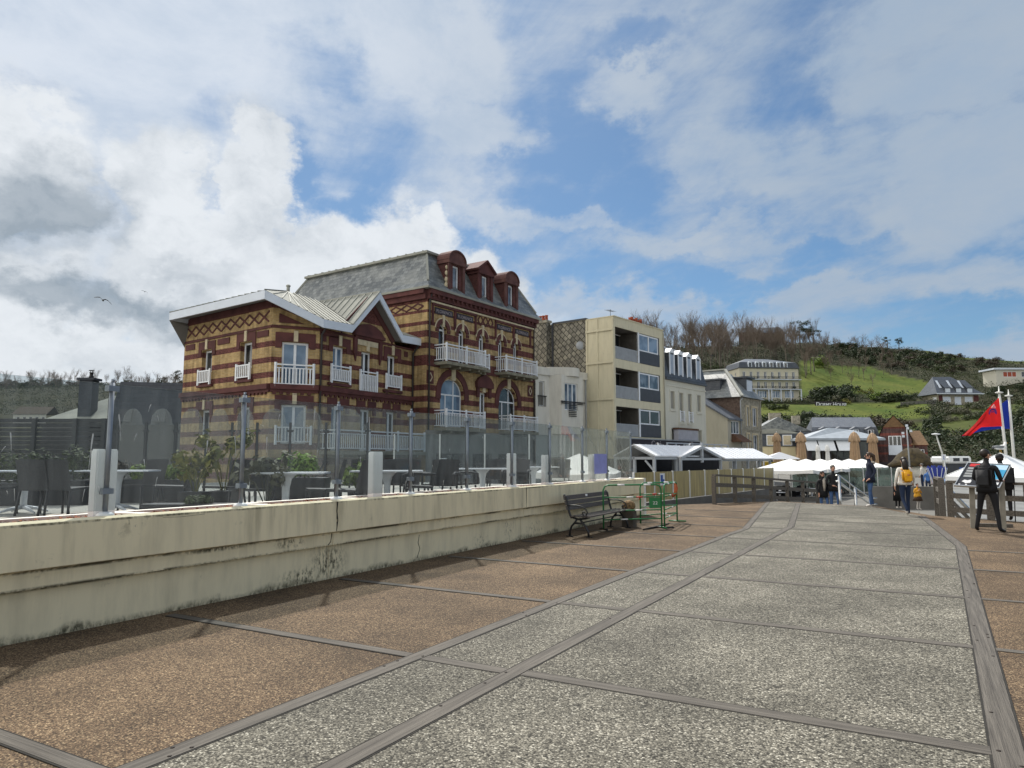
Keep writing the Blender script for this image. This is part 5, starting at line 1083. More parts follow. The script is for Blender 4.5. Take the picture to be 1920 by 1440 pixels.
# ------------------------------------------------------------------ hillside round the bay (heights by distance, for a fan of bearings)
def zz_(y, d): return CH + (860 - y) / F * d
PROF = [  # bearing (photo column), [(distance, height)]
    (-700, [(60, -1), (150, 4), (230, 16), (300, 30), (370, 42), (470, 46), (620, 46)]),
    (0, [(60, -1), (150, 3), (230, 14), (300, 29), (360, zz_(719, 360)), (460, 44), (620, 44)]),
    (340, [(60, -1), (150, 3), (230, 14), (300, 29), (360, zz_(722, 360)), (460, 42), (620, 42)]),
    (900, [(100, -1), (180, 6), (240, 20), (310, 38), (380, 54), (460, 60), (620, 60)]),
    (1330, [(115, -1), (160, 4), (215, zz_(765, 215)), (262, zz_(736, 262)), (300, zz_(700, 300)), (370, zz_(650, 370)), (430, 69), (620, 69)]),
    (1440, [(120, -1), (160, zz_(835, 160)), (205, zz_(795, 205)), (250, zz_(757, 250)), (285, zz_(748, 285)), (315, zz_(690, 315)), (375, zz_(644, 375)), (430, 69), (620, 69)]),
    (1520, [(120, -1), (160, zz_(828, 160)), (205, zz_(790, 205)), (250, zz_(759, 250)), (272, zz_(744, 272)), (330, zz_(686, 330)), (390, zz_(642, 390)), (440, 66), (620, 66)]),
    (1640, [(125, -1), (160, zz_(825, 160)), (205, zz_(795, 205)), (245, zz_(770, 245)), (270, zz_(740, 270)), (335, zz_(688, 335)), (400, zz_(648, 400)), (450, 63), (620, 62)]),
    (1740, [(125, -1), (165, zz_(822, 165)), (205, zz_(796, 205)), (240, zz_(766, 240)), (265, zz_(742, 265)), (330, zz_(698, 330)), (400, zz_(656, 400)), (450, 60), (620, 58)]),
    (1830, [(120, -1), (160, zz_(826, 160)), (205, zz_(790, 205)), (245, zz_(762, 245)), (275, zz_(745, 275)), (330, zz_(705, 330)), (395, zz_(668, 395)), (450, 58), (620, 56)]),
    (1930, [(110, -1), (150, zz_(828, 150)), (200, zz_(785, 200)), (245, zz_(755, 245)), (290, zz_(716, 290)), (340, zz_(694, 340)), (395, zz_(676, 395)), (450, 56), (620, 54)]),
    (2300, [(100, -1), (150, 5), (200, 14), (245, 22), (290, 33), (340, 44), (395, 54), (450, 58), (620, 56)]),
    (2900, [(100, -1), (150, 5), (200, 16), (245, 26), (290, 38), (340, 50), (395, 60), (450, 64), (620, 60)])]
def pz(pr, d):
    if d <= pr[0][0]: return pr[0][1] - .3
    for (a, za), (b, zb) in zip(pr, pr[1:]):
        if d <= b: return za + (zb - za) * (d - a) / (b - a)
    return pr[-1][1]
def hz(px, d, bump=True):
    px = max(PROF[0][0], min(PROF[-1][0], px)); z = 0
    for (p, a), (q, b) in zip(PROF, PROF[1:]):
        if p <= px <= q: t = (px - p) / (q - p); t = t * t * (3 - 2 * t); z = pz(a, d) * (1 - t) + pz(b, d) * t; break
    if bump: g = fwd(d, (px - 960) / F * d); z += noise.noise(g * .02) * min(2.2, max(0, z) * .1) + noise.noise(g * .07) * min(.7, max(0, z) * .05)
    return z
def HP(px, d, up=0.): g = fwd(d, (px - 960) / F * d); g.z = hz(px, d) + up; return g
def cover(px, d):                           # what grows there: 1 mown / grazed grass, 0 scrub and wood floor
    g = fwd(d, (px - 960) / F * d); n = noise.noise(g * .045) * 14
    v = 0
    if 1500 < px < 1790 and 268 + n * .3 < d < 336 - max(0, px - 1640) * .45 + n: v = 1
    if 1395 < px < 1745 and 216 + n * .3 < d < 252: v = max(v, 1)
    if px > 1740 and 380 + n < d: v = max(v, .8)
    if 1780 < px and 205 + n < d < 240: v = max(v, .55)
    if 1620 < px < 1840 and 175 + n * .8 < d < 212: v = max(v, .6)
    return v
m, nt, N, L, b = newmat('hill_cover'); b.inputs['Roughness'].default_value = .95; b.inputs['Specular IOR Level'].default_value = .1
at = N.new('ShaderNodeAttribute'); at.attribute_name = 'cover'; tc = N.new('ShaderNodeTexCoord')
def ramp(vec, sc, det, c1, c2, p1=.35, p2=.65):
    n = N.new('ShaderNodeTexNoise'); n.inputs['Scale'].default_value = sc; n.inputs['Detail'].default_value = det; n.inputs['Roughness'].default_value = .65; L.new(vec, n.inputs['Vector'])
    r = N.new('ShaderNodeValToRGB'); r.color_ramp.elements[0].position = p1; r.color_ramp.elements[1].position = p2; r.color_ramp.elements[0].color = (*c1, 1); r.color_ramp.elements[1].color = (*c2, 1); L.new(n.outputs['Fac'], r.inputs[0]); return r.outputs[0]
gr = ramp(tc.outputs['Object'], .06, 9, (.048, .08, .012), (.105, .122, .024)); sc_ = ramp(tc.outputs['Object'], .09, 9, (.02, .024, .013), (.05, .048, .026))
gr2 = ramp(tc.outputs['Object'], .8, 6, (.75, .75, .75), (1.2, 1.2, 1.2)); mm = N.new('ShaderNodeMix'); mm.data_type = 'RGBA'; mm.blend_type = 'MULTIPLY'; mm.inputs[0].default_value = 1; L.new(gr, mm.inputs[6]); L.new(gr2, mm.inputs[7])
mx = N.new('ShaderNodeMix'); mx.data_type = 'RGBA'; L.new(at.outputs['Fac'], mx.inputs[0]); L.new(sc_, mx.inputs[6]); L.new(mm.outputs[2], mx.inputs[7]); L.new(mx.outputs[2], b.inputs['Base Color'])
def terrain():
    cols = list(range(-700, 1100, 40)) + list(range(1100, 1960, 8)) + list(range(1960, 2901, 40)); ds = [95 + 4.2 * i for i in range(85)] + [460, 480, 520, 570, 620]
    bm = bmesh.new(); g = []
    for px in cols: g.append([bm.verts.new(HP(px, d)) for d in ds])
    for a, b_ in zip(g, g[1:]):
        for j in range(len(ds) - 1):
            f = bm.faces.new([a[j], b_[j], b_[j + 1], a[j + 1]]); f.smooth = True
    me = bpy.data.meshes.new('hill'); bm.to_mesh(me); bm.free(); at_ = me.attributes.new('cover', 'FLOAT', 'POINT'); k = 0
    vals = [cover(px, d) for px in cols for d in ds]; at_.data.foreach_set('value', vals)
    me.materials.append(MATS['hill_cover']); o = bpy.data.objects.new('hill', me); COL.objects.link(o); return o
tag(terrain(), kind='structure')

# ------------------------------------------------------------------ vegetation
pm('bark_grey', (.11, .095, .075), .95, scale=3, col2=(.20, .18, .15)); pm('twig_brown', (.15, .12, .095), .95, 0)
def leafmat(name, a, b_):
    m, nt, N, L, b = newmat(name); b.inputs['Roughness'].default_value = .7; b.inputs['Specular IOR Level'].default_value = .2
    gi = N.new('ShaderNodeNewGeometry'); r = N.new('ShaderNodeValToRGB'); r.color_ramp.elements[0].color = (*a, 1); r.color_ramp.elements[1].color = (*b_, 1); L.new(gi.outputs['Random Per Island'], r.inputs[0]); L.new(r.outputs[0], b.inputs['Base Color'])
    return m
leafmat('leaf_dark', (.016, .028, .014), (.045, .062, .026)); leafmat('leaf_mid', (.03, .043, .016), (.065, .085, .03)); leafmat('leaf_light', (.07, .12, .015), (.17, .24, .04)); leafmat('leaf_yellow', (.10, .11, .02), (.24, .22, .05)); leafmat('leaf_brown', (.032, .027, .018), (.075, .06, .038)); leafmat('leaf_grey', (.06, .065, .04), (.13, .128, .085))
leafmat('leaf_bright', (.10, .19, .02), (.24, .36, .06))
def bare_tree(seed, h=13.):
    rg = random.Random(seed); t = thing('bare_tree', (0, 0, 0), 'bare leafless tree on the wooded slope above the bay', 'tree', 'bare trees along the wooded skyline')
    m = MB(); lean = Vector((rg.uniform(-.06, .06), rg.uniform(-.06, .06), 1)); pts = [Vector((0, 0, -.6))]
    for i in range(1, 5): pts.append(lean * h * .62 * i / 4 + Vector((rg.uniform(-.2, .2), rg.uniform(-.2, .2), 0)))
    m.tube(pts, [.26, .22, .17, .13, .07], 5); m.build('trunk', 'bark_grey', t, off=False)
    m = MB()
    def br(p, d, ln, r, lv):
        q = p + d * ln * .5 + Vector((rg.uniform(-1, 1), rg.uniform(-1, 1), rg.uniform(-.3, .6))) * ln * .08; e = p + d * ln + Vector((0, 0, ln * .12))
        m.tube([p, q, e], [r, r * .75, r * .35], 3, cap=False)
        if lv == 0: return
        for k in range(rg.randint(5, 7)):
            f = rg.uniform(.3, 1); s = p.lerp(e, f); nd = (d + Vector((rg.uniform(-1, 1), rg.uniform(-1, 1), rg.uniform(-.1, .9))) * .75).normalized()
            br(s, nd, ln * rg.uniform(.4, .62), r * .5, lv - 1)
    for i in range(11):
        f = rg.uniform(.38, 1); p = pts[1] + (pts[-1] - pts[1]) * f; a = rg.uniform(0, 6.28); br(p, Vector((math.cos(a) * .6, math.sin(a) * .6, 1)).normalized(), h * rg.uniform(.24, .40), .062, 2)
    m.build('crown', 'twig_brown', t, off=False, uv=False); return t
def clump(m, c, rad, n, size, rg, flat=1.0):
    for i in range(n):
        v = Vector((rg.gauss(0, 1), rg.gauss(0, 1), rg.gauss(0, 1))).normalized(); k = rg.random() ** .35
        p = c + Vector((v.x * rad[0], v.y * rad[1], v.z * rad[2])) * k; m.leaf(p, size * rg.uniform(.6, 1.3), v + Vector((rg.uniform(-.7, .7), rg.uniform(-.7, .7), rg.uniform(-.2, .9))), rg)
def shrub(seed, mat, name='shrub', w=3., h=2.2, n=520, size=.22):
    rg = random.Random(seed); m = MB()
    for i in range(9): c = Vector((rg.uniform(-.5, .5) * w, rg.uniform(-.5, .5) * w, h * rg.uniform(.15, .62))); s = rg.uniform(.25, .5); clump(m, c, (w * s * .62, w * s * .62, h * s * .75), n // 9, size, rg)
    return m.build(name, mat, None, uv=False)
def pine(seed, h=11.):
    rg = random.Random(seed); t = thing('pine_tree', (0, 0, 0), 'x', 'tree'); m = MB(); m.tube([(0, 0, -.5), (.2, .1, h * .4), (.1, -.1, h * .8)], [.32, .24, .1], 7)
    for i in range(9): a = rg.uniform(0, 6.28); z = h * rg.uniform(.35, .75); m.tube([(0.1, 0, z), (math.cos(a) * 2.2, math.sin(a) * 2.2, z + .9)], [.09, .03], 4)
    m.build('trunk', 'bark_grey', t, off=False); m = MB()
    for i in range(15): a = rg.uniform(0, 6.28); rr = rg.uniform(.4, 3.2); z = h * rg.uniform(.5, 1.0) - rr * .25; clump(m, Vector((math.cos(a) * rr, math.sin(a) * rr, z)), (1.3, 1.3, .65), 90, .22, rg)
    m.build('crown', 'leaf_dark', t, off=False, uv=False); return t
vr = random.Random(21)
protos = [bare_tree(40 + i, h) for i, h in enumerate((13, 15, 12, 14, 16))]; used = set()
def put(pr, px, d, sc, idx=None, **k):
    c = copy_tree(pr, rz=vr.uniform(0, 6.28), scale=sc, **k) if pr.name in used else pr
    if pr.name not in used: used.add(pr.name); c.rotation_euler = (0, 0, vr.uniform(0, 6.28)); c.scale = (sc,) * 3; [c.__setitem__(q, v) for q, v in k.items()]
    c.location = HP(px, d, -.1); return c
LB = 'bare leafless tree on the wooded slope above the bay'; GB = 'bare trees along the wooded skyline'
for i in range(236):
    px = vr.uniform(1165, 1560) if i < 200 else vr.uniform(1540, 1680); d = vr.uniform(300, 408)
    if 1365 < px < 1505: d = vr.uniform(318, 385)
    s = vr.uniform(.72, 1.12) * (1.0 + .38 * noise.noise(Vector((px * .021, d * .02, 1.7)))) * (1.0 if px < 1450 else .88 if px < 1540 else .52); put(vr.choice(protos), px, d, s, label=LB, group=GB)
for i in range(130): put(vr.choice(protos), vr.uniform(-120, 350), vr.uniform(300, 375), vr.choice((.25, .3, .38, .45, .55)) * vr.uniform(.8, 1.2), label='small bare tree on the low ridge behind the glass, left of the brick annex', group='bare trees on the far left ridge')
put(protos[1], 1478, 322, 1.35, label='tallest bare tree, rising alone beside the dark pines behind the hillside hotel', group='lone bare trees')
for px, d, s, lab in ((1562, 300, .42, 'stunted bare tree standing alone in the grazed field, left of the other'), (1640, 290, .42, 'stunted bare tree standing alone in the field nearest the hedge'), (1600, 282, .5, 'pale crooked bare tree at the foot of the grazed field')): put(protos[2], px, d, s, label=lab, group='lone bare trees')
pn = [pine(5), pine(9, 9.)]
for i, (px, d, s, lab) in enumerate(((1507, 372, 1.4, 'dark pine standing highest on the skyline right of the tallest bare tree'), (1532, 380, 1.2, 'dark pine crowning the ridge right of the highest pine'), (1672, 392, .72, 'round dark pine at the left of the wind bent pair on the ridge'), (1694, 395, .8, 'wind bent dark pine alone at the right end of the wooded ridge'), (325, 352, .8, 'dark pine on the left ridge close against the brick annex'), (300, 362, .6, 'smaller dark pine on the left ridge a little left of the annex'))):
    put(pn[i % 2], px, d, s, label=lab, group='pines on the ridge')
sp_ = {'dark': [shrub(1, 'leaf_dark'), shrub(2, 'leaf_dark', h=3)], 'mid': [shrub(3, 'leaf_mid'), shrub(4, 'leaf_mid', w=4, h=2)], 'brown': [shrub(5, 'leaf_brown'), shrub(6, 'leaf_brown', w=4)], 'light': [shrub(7, 'leaf_light', h=2.6)], 'yellow': [shrub(8, 'leaf_yellow')], 'grey': [shrub(9, 'leaf_grey', w=4)]}
LS_ = {'dark': 'dark evergreen bush on the hillside', 'mid': 'mid green bush on the hillside', 'brown': 'brown leafless looking bush on the hillside', 'light': 'fresh light green bush on the hillside', 'yellow': 'yellow flowering gorse bush on the hillside', 'grey': 'pale grey green bush on the hillside'}
for k, l in sp_.items():
    for o in l: tag(o, LS_[k], 'bush', k + ' bushes on the hillside')
def bush(kind, px, d, s): put(vr.choice(sp_[kind]), px, d, s, label=LS_[kind], group=kind + ' bushes on the hillside')
for kind, n, rg_, ds_, ss in (('dark', 46, (1560, 1790), (338, 385), (1.0, 1.9)), ('mid', 26, (1560, 1860), (335, 390), (1., 1.8)), ('brown', 36, (1600, 1880), (330, 392), (1., 1.9)), ('dark', 18, (1505, 1600), (256, 275), (1., 1.7)), ('dark', 14, (1660, 1760), (252, 262), (.8, 1.2)),
                             ('dark', 22, (1440, 1620), (175, 208), (1., 1.6)), ('brown', 20, (1425, 1700), (190, 218), (.9, 1.5)), ('mid', 14, (1680, 1960), (170, 240), (.8, 1.5)), ('dark', 20, (1740, 1960), (140, 200), (1., 1.8)), ('dark', 12, (1840, 1960), (250, 285), (1., 1.6)), ('mid', 12, (1330, 1480), (225, 262), (1, 1.6)), ('grey', 12, (1770, 1850), (205, 240), (.7, 1.3)), ('mid', 14, (1330, 1420), (265, 310), (1., 1.8)), ('brown', 26, (-60, 350), (330, 366), (.9, 1.8)), ('dark', 16, (-60, 350), (330, 366), (.9, 1.9))):
    for i in range(n): bush(kind, vr.uniform(*rg_), vr.uniform(*ds_), vr.uniform(*ss))
for px, d, s in ((1540, 328, 2.3), (1545, 330, 2.), (1645, 258, 1.6)): bush('light', px, d, s)
for px, d, s in ((1625, 270, 1.2), (1586, 252, .9), (1640, 266, 1.)): bush('yellow', px, d, s)
for px, d, s in ((1660, 256, 2.3), (1675, 258, 2.), (1650, 262, 1.8), (1585, 256, 1.5)): bush('grey' if px == 1585 else 'mid', px, d, s)
for px, d, s in ((1560, 262, 2.6), (1580, 264, 2.4), (1545, 266, 2.), (1600, 268, 2.)): bush('dark', px, d, s)
# understorey: one tangled mass of leaf clumps over wood floor and banks
def understorey():
    rg = random.Random(77); m = MB(); mats = ['leaf_dark', 'leaf_brown', 'leaf_mid', 'leaf_grey']; n = 0
    while n < 42000:
        px = rg.uniform(1120, 1960) if rg.random() < .74 else rg.uniform(-150, 360); d = rg.uniform(128, 405)
        if px < 400 and d < 240: continue
        c = cover(px, d)
        if c > .3 and rg.random() < .985: continue
        if px > 1780 and 238 < d < 262 and px < 1845: continue
        p = HP(px, d); q = noise.noise(p * .03); r_ = noise.noise(p * .011 + Vector((9, 3, 1)))
        m.mi = 0 if q + rg.uniform(-.3, .3) > -.08 else 1 if r_ + rg.uniform(-.25, .25) > -.05 else 2 if rg.random() < .85 else 3
        hgt = (1.2 + 1.6 * max(0, q + .3)) * rg.random()
        for k in range(3): m.leaf(p + Vector((rg.uniform(-.9, .9), rg.uniform(-.9, .9), hgt + rg.uniform(-.2, .5))), rg.uniform(.16, .38), (rg.uniform(-1, 1), rg.uniform(-1, 1), rg.uniform(-.1, 1)), rg)
        n += 1
    tag(m.build('undergrowth', mats, None, uv=False), kind='stuff')
understorey()

# ------------------------------------------------------------------ buildings on the hill
def hillface(px, y, d, turn): p = D(px, y, d); a = TH - R(turn); return Face((p.x, p.y), (-math.sin(a), math.cos(a)), 1), p.z
hf, zb = hillface(1388, 750, 262, 84)
ht = thing('hotel', hf.P(11, zb, -6), 'large cream hotel with blue slate mansard and two long balconies standing on the hillside', 'hotel')
HW = 23.0; k = .197; zz = lambda v: zb + (750 - (650 + v / 8.727)) * k; xx = lambda u: (u - 400) / 8.727 * k
ups = [455 + 122 * i for i in range(8)]; ops = [(xx(u), xx(u + 50), zz(520), zz(400)) for u in ups] + [(xx(u), xx(u + 50), zz(680), zz(565)) for u in ups] + [(xx(u), xx(u + 160), zz(830), zz(715)) for u in (450, 700, 930, 1170)]
m = MB(); hf.wall(m, 0, HW, zb - 3, zz(345), ops, .3); stucco('hotel_pale', (.56, .53, .42), .1); hsd = Face(hf.P(0, 0), -hf.N, -1); sops = [(3 + 3.4 * i, 4.2 + 3.4 * i, zz(520), zz(410)) for i in range(3)]; hsd.wall(m, 0, 13, zb - 3, zz(345), sops, .3); sidewall(m, hf, HW, zb - 3, zz(345), 13); m.build('wall', 'hotel_pale', ht)
for i, o in enumerate(ops): window(ht, hf, *o, .15, .12, 1 if i < 16 else 3, pmat_='pane_blue' if i >= 16 else 'pane_dark')
for o in sops: window(ht, hsd, *o, .15, .12, 1)
for z_ in (zz(528), zz(688)):
    m = MB(); hf.box(m, 0 if z_ > zz(600) else 0, HW + .3, z_ - .25, z_, .003, 1.5); m.build('balcony', 'white_bluish', ht)
    m = MB(); hf.box(m, 0, HW + .3, z_ + .95, z_ + 1.03, 1.4, 1.46)
    for i in range(60): x_ = i * (HW + .3) / 60; hf.box(m, x_, x_ + .07, z_, z_ + .95, 1.4, 1.46)
    m.build('balcony_railing', 'iron_black', ht)
m = MB()
for u in (860, 910, 1070, 1240, 1420, 640): hf.box(m, xx(u), xx(u) + .35, zb - 1.5, zz(690), 1.0, 1.35)
m.build('column', 'white_bluish', ht)
m = MB(); ze, zt, zr = zz(340), zz(240), zz(155)
R0 = [hf.P(-.4, ze, .5), hf.P(HW + .4, ze, .5), hf.P(HW + .4, ze, -13.4), hf.P(-.4, ze, -13.4)]; R1 = [hf.P(.4, zt, -.6), hf.P(HW - .5, zt, -.6), hf.P(HW - .5, zt, -12.4), hf.P(.4, zt, -12.4)]; R2 = [hf.P(5.2, zr, -6), hf.P(13.8, zr, -6)]
for i in range(4): m.face([R0[i], R0[(i + 1) % 4], R1[(i + 1) % 4], R1[i]])
m.face(R0[::-1]); m.build('mansard', 'slate_dark', ht)
m = MB(); m.face([R1[0], R1[1], R2[1], R2[0]]); m.face([R1[2], R1[3], R2[0], R2[1]]); m.face([R1[1], R1[2], R2[1]]); m.face([R1[3], R1[0], R2[0]]); m.build('roof', 'slate_blue', ht)
for i in range(6):
    u = 548 + 123 * i; m = MB(); hf.box(m, xx(u), xx(u + 68), ze + .15, zt - .5, -1.0, .32); hf.arc(m, xx(u + 34), zt - .5, 0, xx(434) , 0, math.pi, -.2, .32, 6); d = m.build('dormer', 'white_bluish', ht); m = MB(); hf.box(m, xx(u + 14), xx(u + 54), ze + .35, zt - .3, .321, .36); m.build('pane', 'pane_dark', d)
m = MB(); pm('hedge_dark', (.018, .024, .014), .95, .4, 3)
# terrace planting on the balconies
for i in range(22): z_ = rnd.choice((zz(528), zz(688), zb - .3)); clump(m, hf.P(rnd.uniform(1, HW - 1), z_ + .55, 1.0), (.5, .4, .6), 26, .2, rnd)
m.build('balcony_plants', 'leaf_dark', ht, uv=False)
sgf, sz = hillface(1530, 758, 246, 86)
sn = thing('hotel_sign', sgf.P(5, sz - 1, 0), 'white letters on a dark hedge board standing on the lawn below the hotel', 'sign')
m = MB(); sgf.box(m, -.3, 10.8, sz - 1.3, sz + 1.0, -.3, -.1); m.build('sign_board', 'panel_dark', sn); text_mesh('D', 1.9, sgf, 0, sz - .6, 0, 'white_paint', sn, 'sign_lettering', .05, 'LEFT', bold=.02); text_mesh('ORMY', 1.45, sgf, 1.45, sz - .6, 0, 'white_paint', sn, 'sign_lettering', .05, 'LEFT', bold=.02); text_mesh('H', 1.9, sgf, 6.0, sz - .6, 0, 'white_paint', sn, 'sign_lettering', .05, 'LEFT', bold=.02); text_mesh('OUSE', 1.45, sgf, 7.4, sz - .6, 0, 'white_paint', sn, 'sign_lettering', .05, 'LEFT', bold=.02)
# villa with great hipped slate roof
vf, vz = hillface(1760.5, 761, 246, 88)
vl = thing('villa', vf.P(7, vz, -5), 'villa with a great hipped slate roof and three dormers standing above the bay at right', 'house')
k = 246 / F; VW = 14.3; VZ = lambda y: vz + (761 - y) * k; VX = lambda px: (px - 1760.5) * k
m = MB(); ops = [(VX(1769), VX(1784.5), VZ(754), VZ(743.5)), (VX(1791.5), VX(1804.5), VZ(759), VZ(743.5)), (VX(1811), VX(1826.5), VZ(754), VZ(743.5))]; vf.wall(m, 0, VW, vz - 2, VZ(739), ops, .2); vsd = Face(vf.P(0, 0), -vf.N, -1); vsd.wall(m, 0, 9, vz - 2, VZ(739)); sidewall(m, vf, VW, vz - 2, VZ(739), 9); m.build('wall', 'stone_rubble', vl)
for o in ops: window(vl, vf, *o, .1, .12, 0, pmat_='white_bluish')
m = MB(); vf.box(m, .1, VX(1768), VZ(754), VZ(741), .003, .06); vf.box(m, VX(1828), VW, VZ(754), VZ(741), .003, .06); m.build('red_panels', 'trim_red', vl)
m = MB(); vsd.box(m, 1, 3, VZ(757), VZ(744), .003, .08); m.build('shutter', 'white_paint', vl)
e4 = [vf.P(-1.2, VZ(738.5), 1.2), vf.P(VW + 1.2, VZ(738.5), 1.2), vf.P(VW + 1.2, VZ(738.5), -10.5), vf.P(-1.2, VZ(738.5), -10.5)]; ap = [vf.P(VX(1762) + .6, VZ(704), -4), vf.P(VX(1801), VZ(703.5), -4)]
m = MB(); m.face([e4[0], e4[1], ap[1], ap[0]]); m.face([e4[1], e4[2], ap[1]]); m.face([e4[2], e4[3], ap[0], ap[1]]); m.face([e4[3], e4[0], ap[0]]); m.face(e4[::-1]); rv = m.build('roof', 'slate_blue', vl)
m = MB(); m.beam(e4[0], e4[1], .3, .3); m.build('gutter', 'white_bluish', rv)
for px in (1771, 1792, 1813.5):
    a, b_ = VX(px), VX(px + 11); m = MB(); vf.box(m, a, b_, VZ(737), VZ(727.5), -3, .75); m.prism([vf.P(a - .2, VZ(727.5), .95), vf.P(b_ + .2, VZ(727.5), .95), vf.P(b_ + .2, VZ(711), -3.1), vf.P(a - .2, VZ(711), -3.1)], (0, 0, .12)); d = m.build('dormer', 'slate_dark', vl); m = MB(); vf.box(m, a + .15, b_ - .15, VZ(736), VZ(728.5), .75, .82); m.build('pane', 'white_bluish', d)
    m = MB(); m.beam(vf.P(a - .7, VZ(727), -.28), vf.P(a - .7, VZ(711.5), -2.62), .8, .1); m.build('skylight', 'white_bluish', rv)
# long flat building at the right edge, ruin on the ridge
lf, lz = hillface(1868, 716, 288, 90)
lb = thing('flat_roofed_building', lf.P(9, lz, -4), 'long low pale flat roofed building at the right edge of the hillside', 'building')
k = 288 / F; m = MB(); pops = [(3, 8.5, lz + 2.0, lz + 4.2), (10.5, 15, lz + 2.0, lz + 4.2), (17, 24, lz + 2.0, lz + 4.2)]; lf.wall(m, 0, 26, lz - 2, lz + 5.0, pops, .2); sidewall(m, lf, 0, lz - 2, lz + 5, 8); m.build('wall', 'render_pale', lb)
for i, o in enumerate(pops): window(lb, lf, *o, .1, .15, 2, pmat_='terracotta' if i != 1 else 'pane_dark')
m = MB(); lf.box(m, -1, 27, lz + 5, lz + 5.7, -9, .8); m.build('flat_roof', 'white_bluish', lb)
rf2, rz_ = hillface(1385, 641, 418, 88)
rb = thing('ridge_building', rf2.P(14, rz_, -5), 'large dark roofed building half hidden by bare trees on the ridge above the hotel', 'building')
m = MB(); rf2.wall(m, 0, 28, rz_ - 6, rz_ + 6.0); sidewall(m, rf2, 28, rz_ - 6, rz_ + 6.0, 10); rf2.box(m, 12, 14, rz_ + 6.0, rz_ + 7.0, -6, 0); m.build('wall', 'brown_brick', rb)
m = MB(); m.face([rf2.P(13, rz_ + 5.6, .5), rf2.P(29, rz_ + 5, .5), rf2.P(27, rz_ + 10.0, -5), rf2.P(14, rz_ + 9.4, -5)]); m.face([rf2.P(0, rz_ + 6, .5), rf2.P(13, rz_ + 6, .5), rf2.P(12, rz_ + 9.6, -5), rf2.P(1, rz_ + 9, -5)]); m.face([rf2.P(29, rz_ + 5, .5), rf2.P(29, rz_ + 5, -10), rf2.P(27, rz_ + 10.0, -5)]); m.build('roof', 'slate_dark', rb)
m = MB(); q0 = HP(1690, 242); q1 = HP(1760, 243); m.prism([q0 + Vector((0, 0, -1)), q1 + Vector((0, 0, -1)), q1 + Vector((0, 0, 1.6)), q0 + Vector((0, 0, 1.6))], (0, .4, 0))
tag(m.build('retaining_wall', 'concrete_dark', fix=True), 'grey retaining wall along the lane left of the slate roofed villa', 'wall')
def at(px, dep, z=0.): g = fwd(dep, (px - 960) / F * dep); g.z = z; return g
def dirf(deg): a = TH - R(deg); return Vector((-math.sin(a), math.cos(a), 0))   # deg right of the view axis
CAMR = dirf(90); CAMF = dirf(0)
# ------------------------------------------------------------------ bench
pm('bench_timber', (.055, .048, .044), .75, scale=4, col2=(.14, .125, .115), stretch=(10, 10, 10), bump=.3); pm('cast_iron', (.012, .012, .014), .45, .1, spec=.5)
BL_, BR_ = G(1075, 1003), G(1152, 984)
b0 = G(1064, 1006); b1 = G(1141, 988); ax = (b1 - b0).normalized(); ay = Vector((ax.y, -ax.x, 0))     # ay = towards the sitter's front
Lb = (b1 - b0).length
bn = thing('bench', b0 + ax * Lb / 2, 'dark park bench with scrolled cast iron ends and grey slats standing against the cream wall', 'bench')
def bp(u, v, z): return b0 + ax * u + ay * v + Vector((0, 0, z))
for u in (.0, Lb):
    m = MB(); T_ = lambda pts, r=.020: m.tube([bp(u, v, z) for v, z in pts], r, 6)
    T_([(-.05, .83), (-.02, .80), (.0, .70), (.03, .55), (.07, .43), (.10, .38)], .024); T_([(.10, .40), (.25, .36), (.42, .385), (.50, .41)], .022)
    T_([(.05, .0), (.06, .12), (.10, .22), (.17, .29), (.22, .37)], .024); T_([(.48, .0), (.46, .12), (.41, .22), (.34, .29), (.28, .37)], .024); T_([(.16, .28), (.36, .28)], .022)
    T_([(.01, .62), (.08, .64), (.2, .64), (.33, .62), (.42, .57), (.45, .50), (.42, .44), (.36, .44), (.34, .49), (.37, .52), (.40, .50)], .015)
    m.beam(bp(u, -.02, .012), bp(u, .12, .012), .05, .024); m.beam(bp(u, .42, .012), bp(u, .56, .012), .05, .024); m.ell(bp(u, -.06, .835), (.03, .03, .03), 8, 6)
    m.build('end_frame', 'cast_iron', bn)
for v, z, w_, h_ in ((-.035, .79, .03, .09), (-.005, .685, .03, .085), (.02, .58, .03, .085)):
    m = MB(); m.hexa([bp(-.06, v - .015, z - h_ / 2), bp(Lb + .06, v - .015, z - h_ / 2), bp(Lb + .06, v + .015, z - h_ / 2), bp(-.06, v + .015, z - h_ / 2), bp(-.06, v - .035, z + h_ / 2), bp(Lb + .06, v - .035, z + h_ / 2), bp(Lb + .06, v - .005, z + h_ / 2), bp(-.06, v - .005, z + h_ / 2)]); m.build('back_slat', 'bench_timber', bn, fix=True)
for v in (.14, .23, .32, .41, .50):
    m = MB(); m.hexa([bp(-.06, v - .037, .40), bp(Lb + .06, v - .037, .40), bp(Lb + .06, v + .037, .41), bp(-.06, v + .037, .41), bp(-.06, v - .037, .43), bp(Lb + .06, v - .037, .43), bp(Lb + .06, v + .037, .44), bp(-.06, v + .037, .44)]); m.build('seat_slat', 'bench_timber', bn, fix=True)
m = MB(); m.tube([bp(0, .26, .28), bp(Lb, .26, .28)], .012, 6); m.build('tie_rod', 'cast_iron', bn)
m = MB(); m.box(bp(Lb * .45, -.02, .8) - Vector((.006, .03, .02)), bp(Lb * .45, -.02, .8) + Vector((.02, .03, .02))); m.build('plaque', 'white_paint', bn)
pm('sack_mottled', (.045, .025, .014), .9, scale=22, col2=(.33, .22, .11), detail=3)
m = MB(); m.ell(bp(Lb + .06, .26, .52) + Vector((.16, .20, -.02)), (.15, .12, .13), 14, 9, jit=.35)
for v in m.bm.verts: v.co.z = max(v.co.z, .447) if False else v.co.z
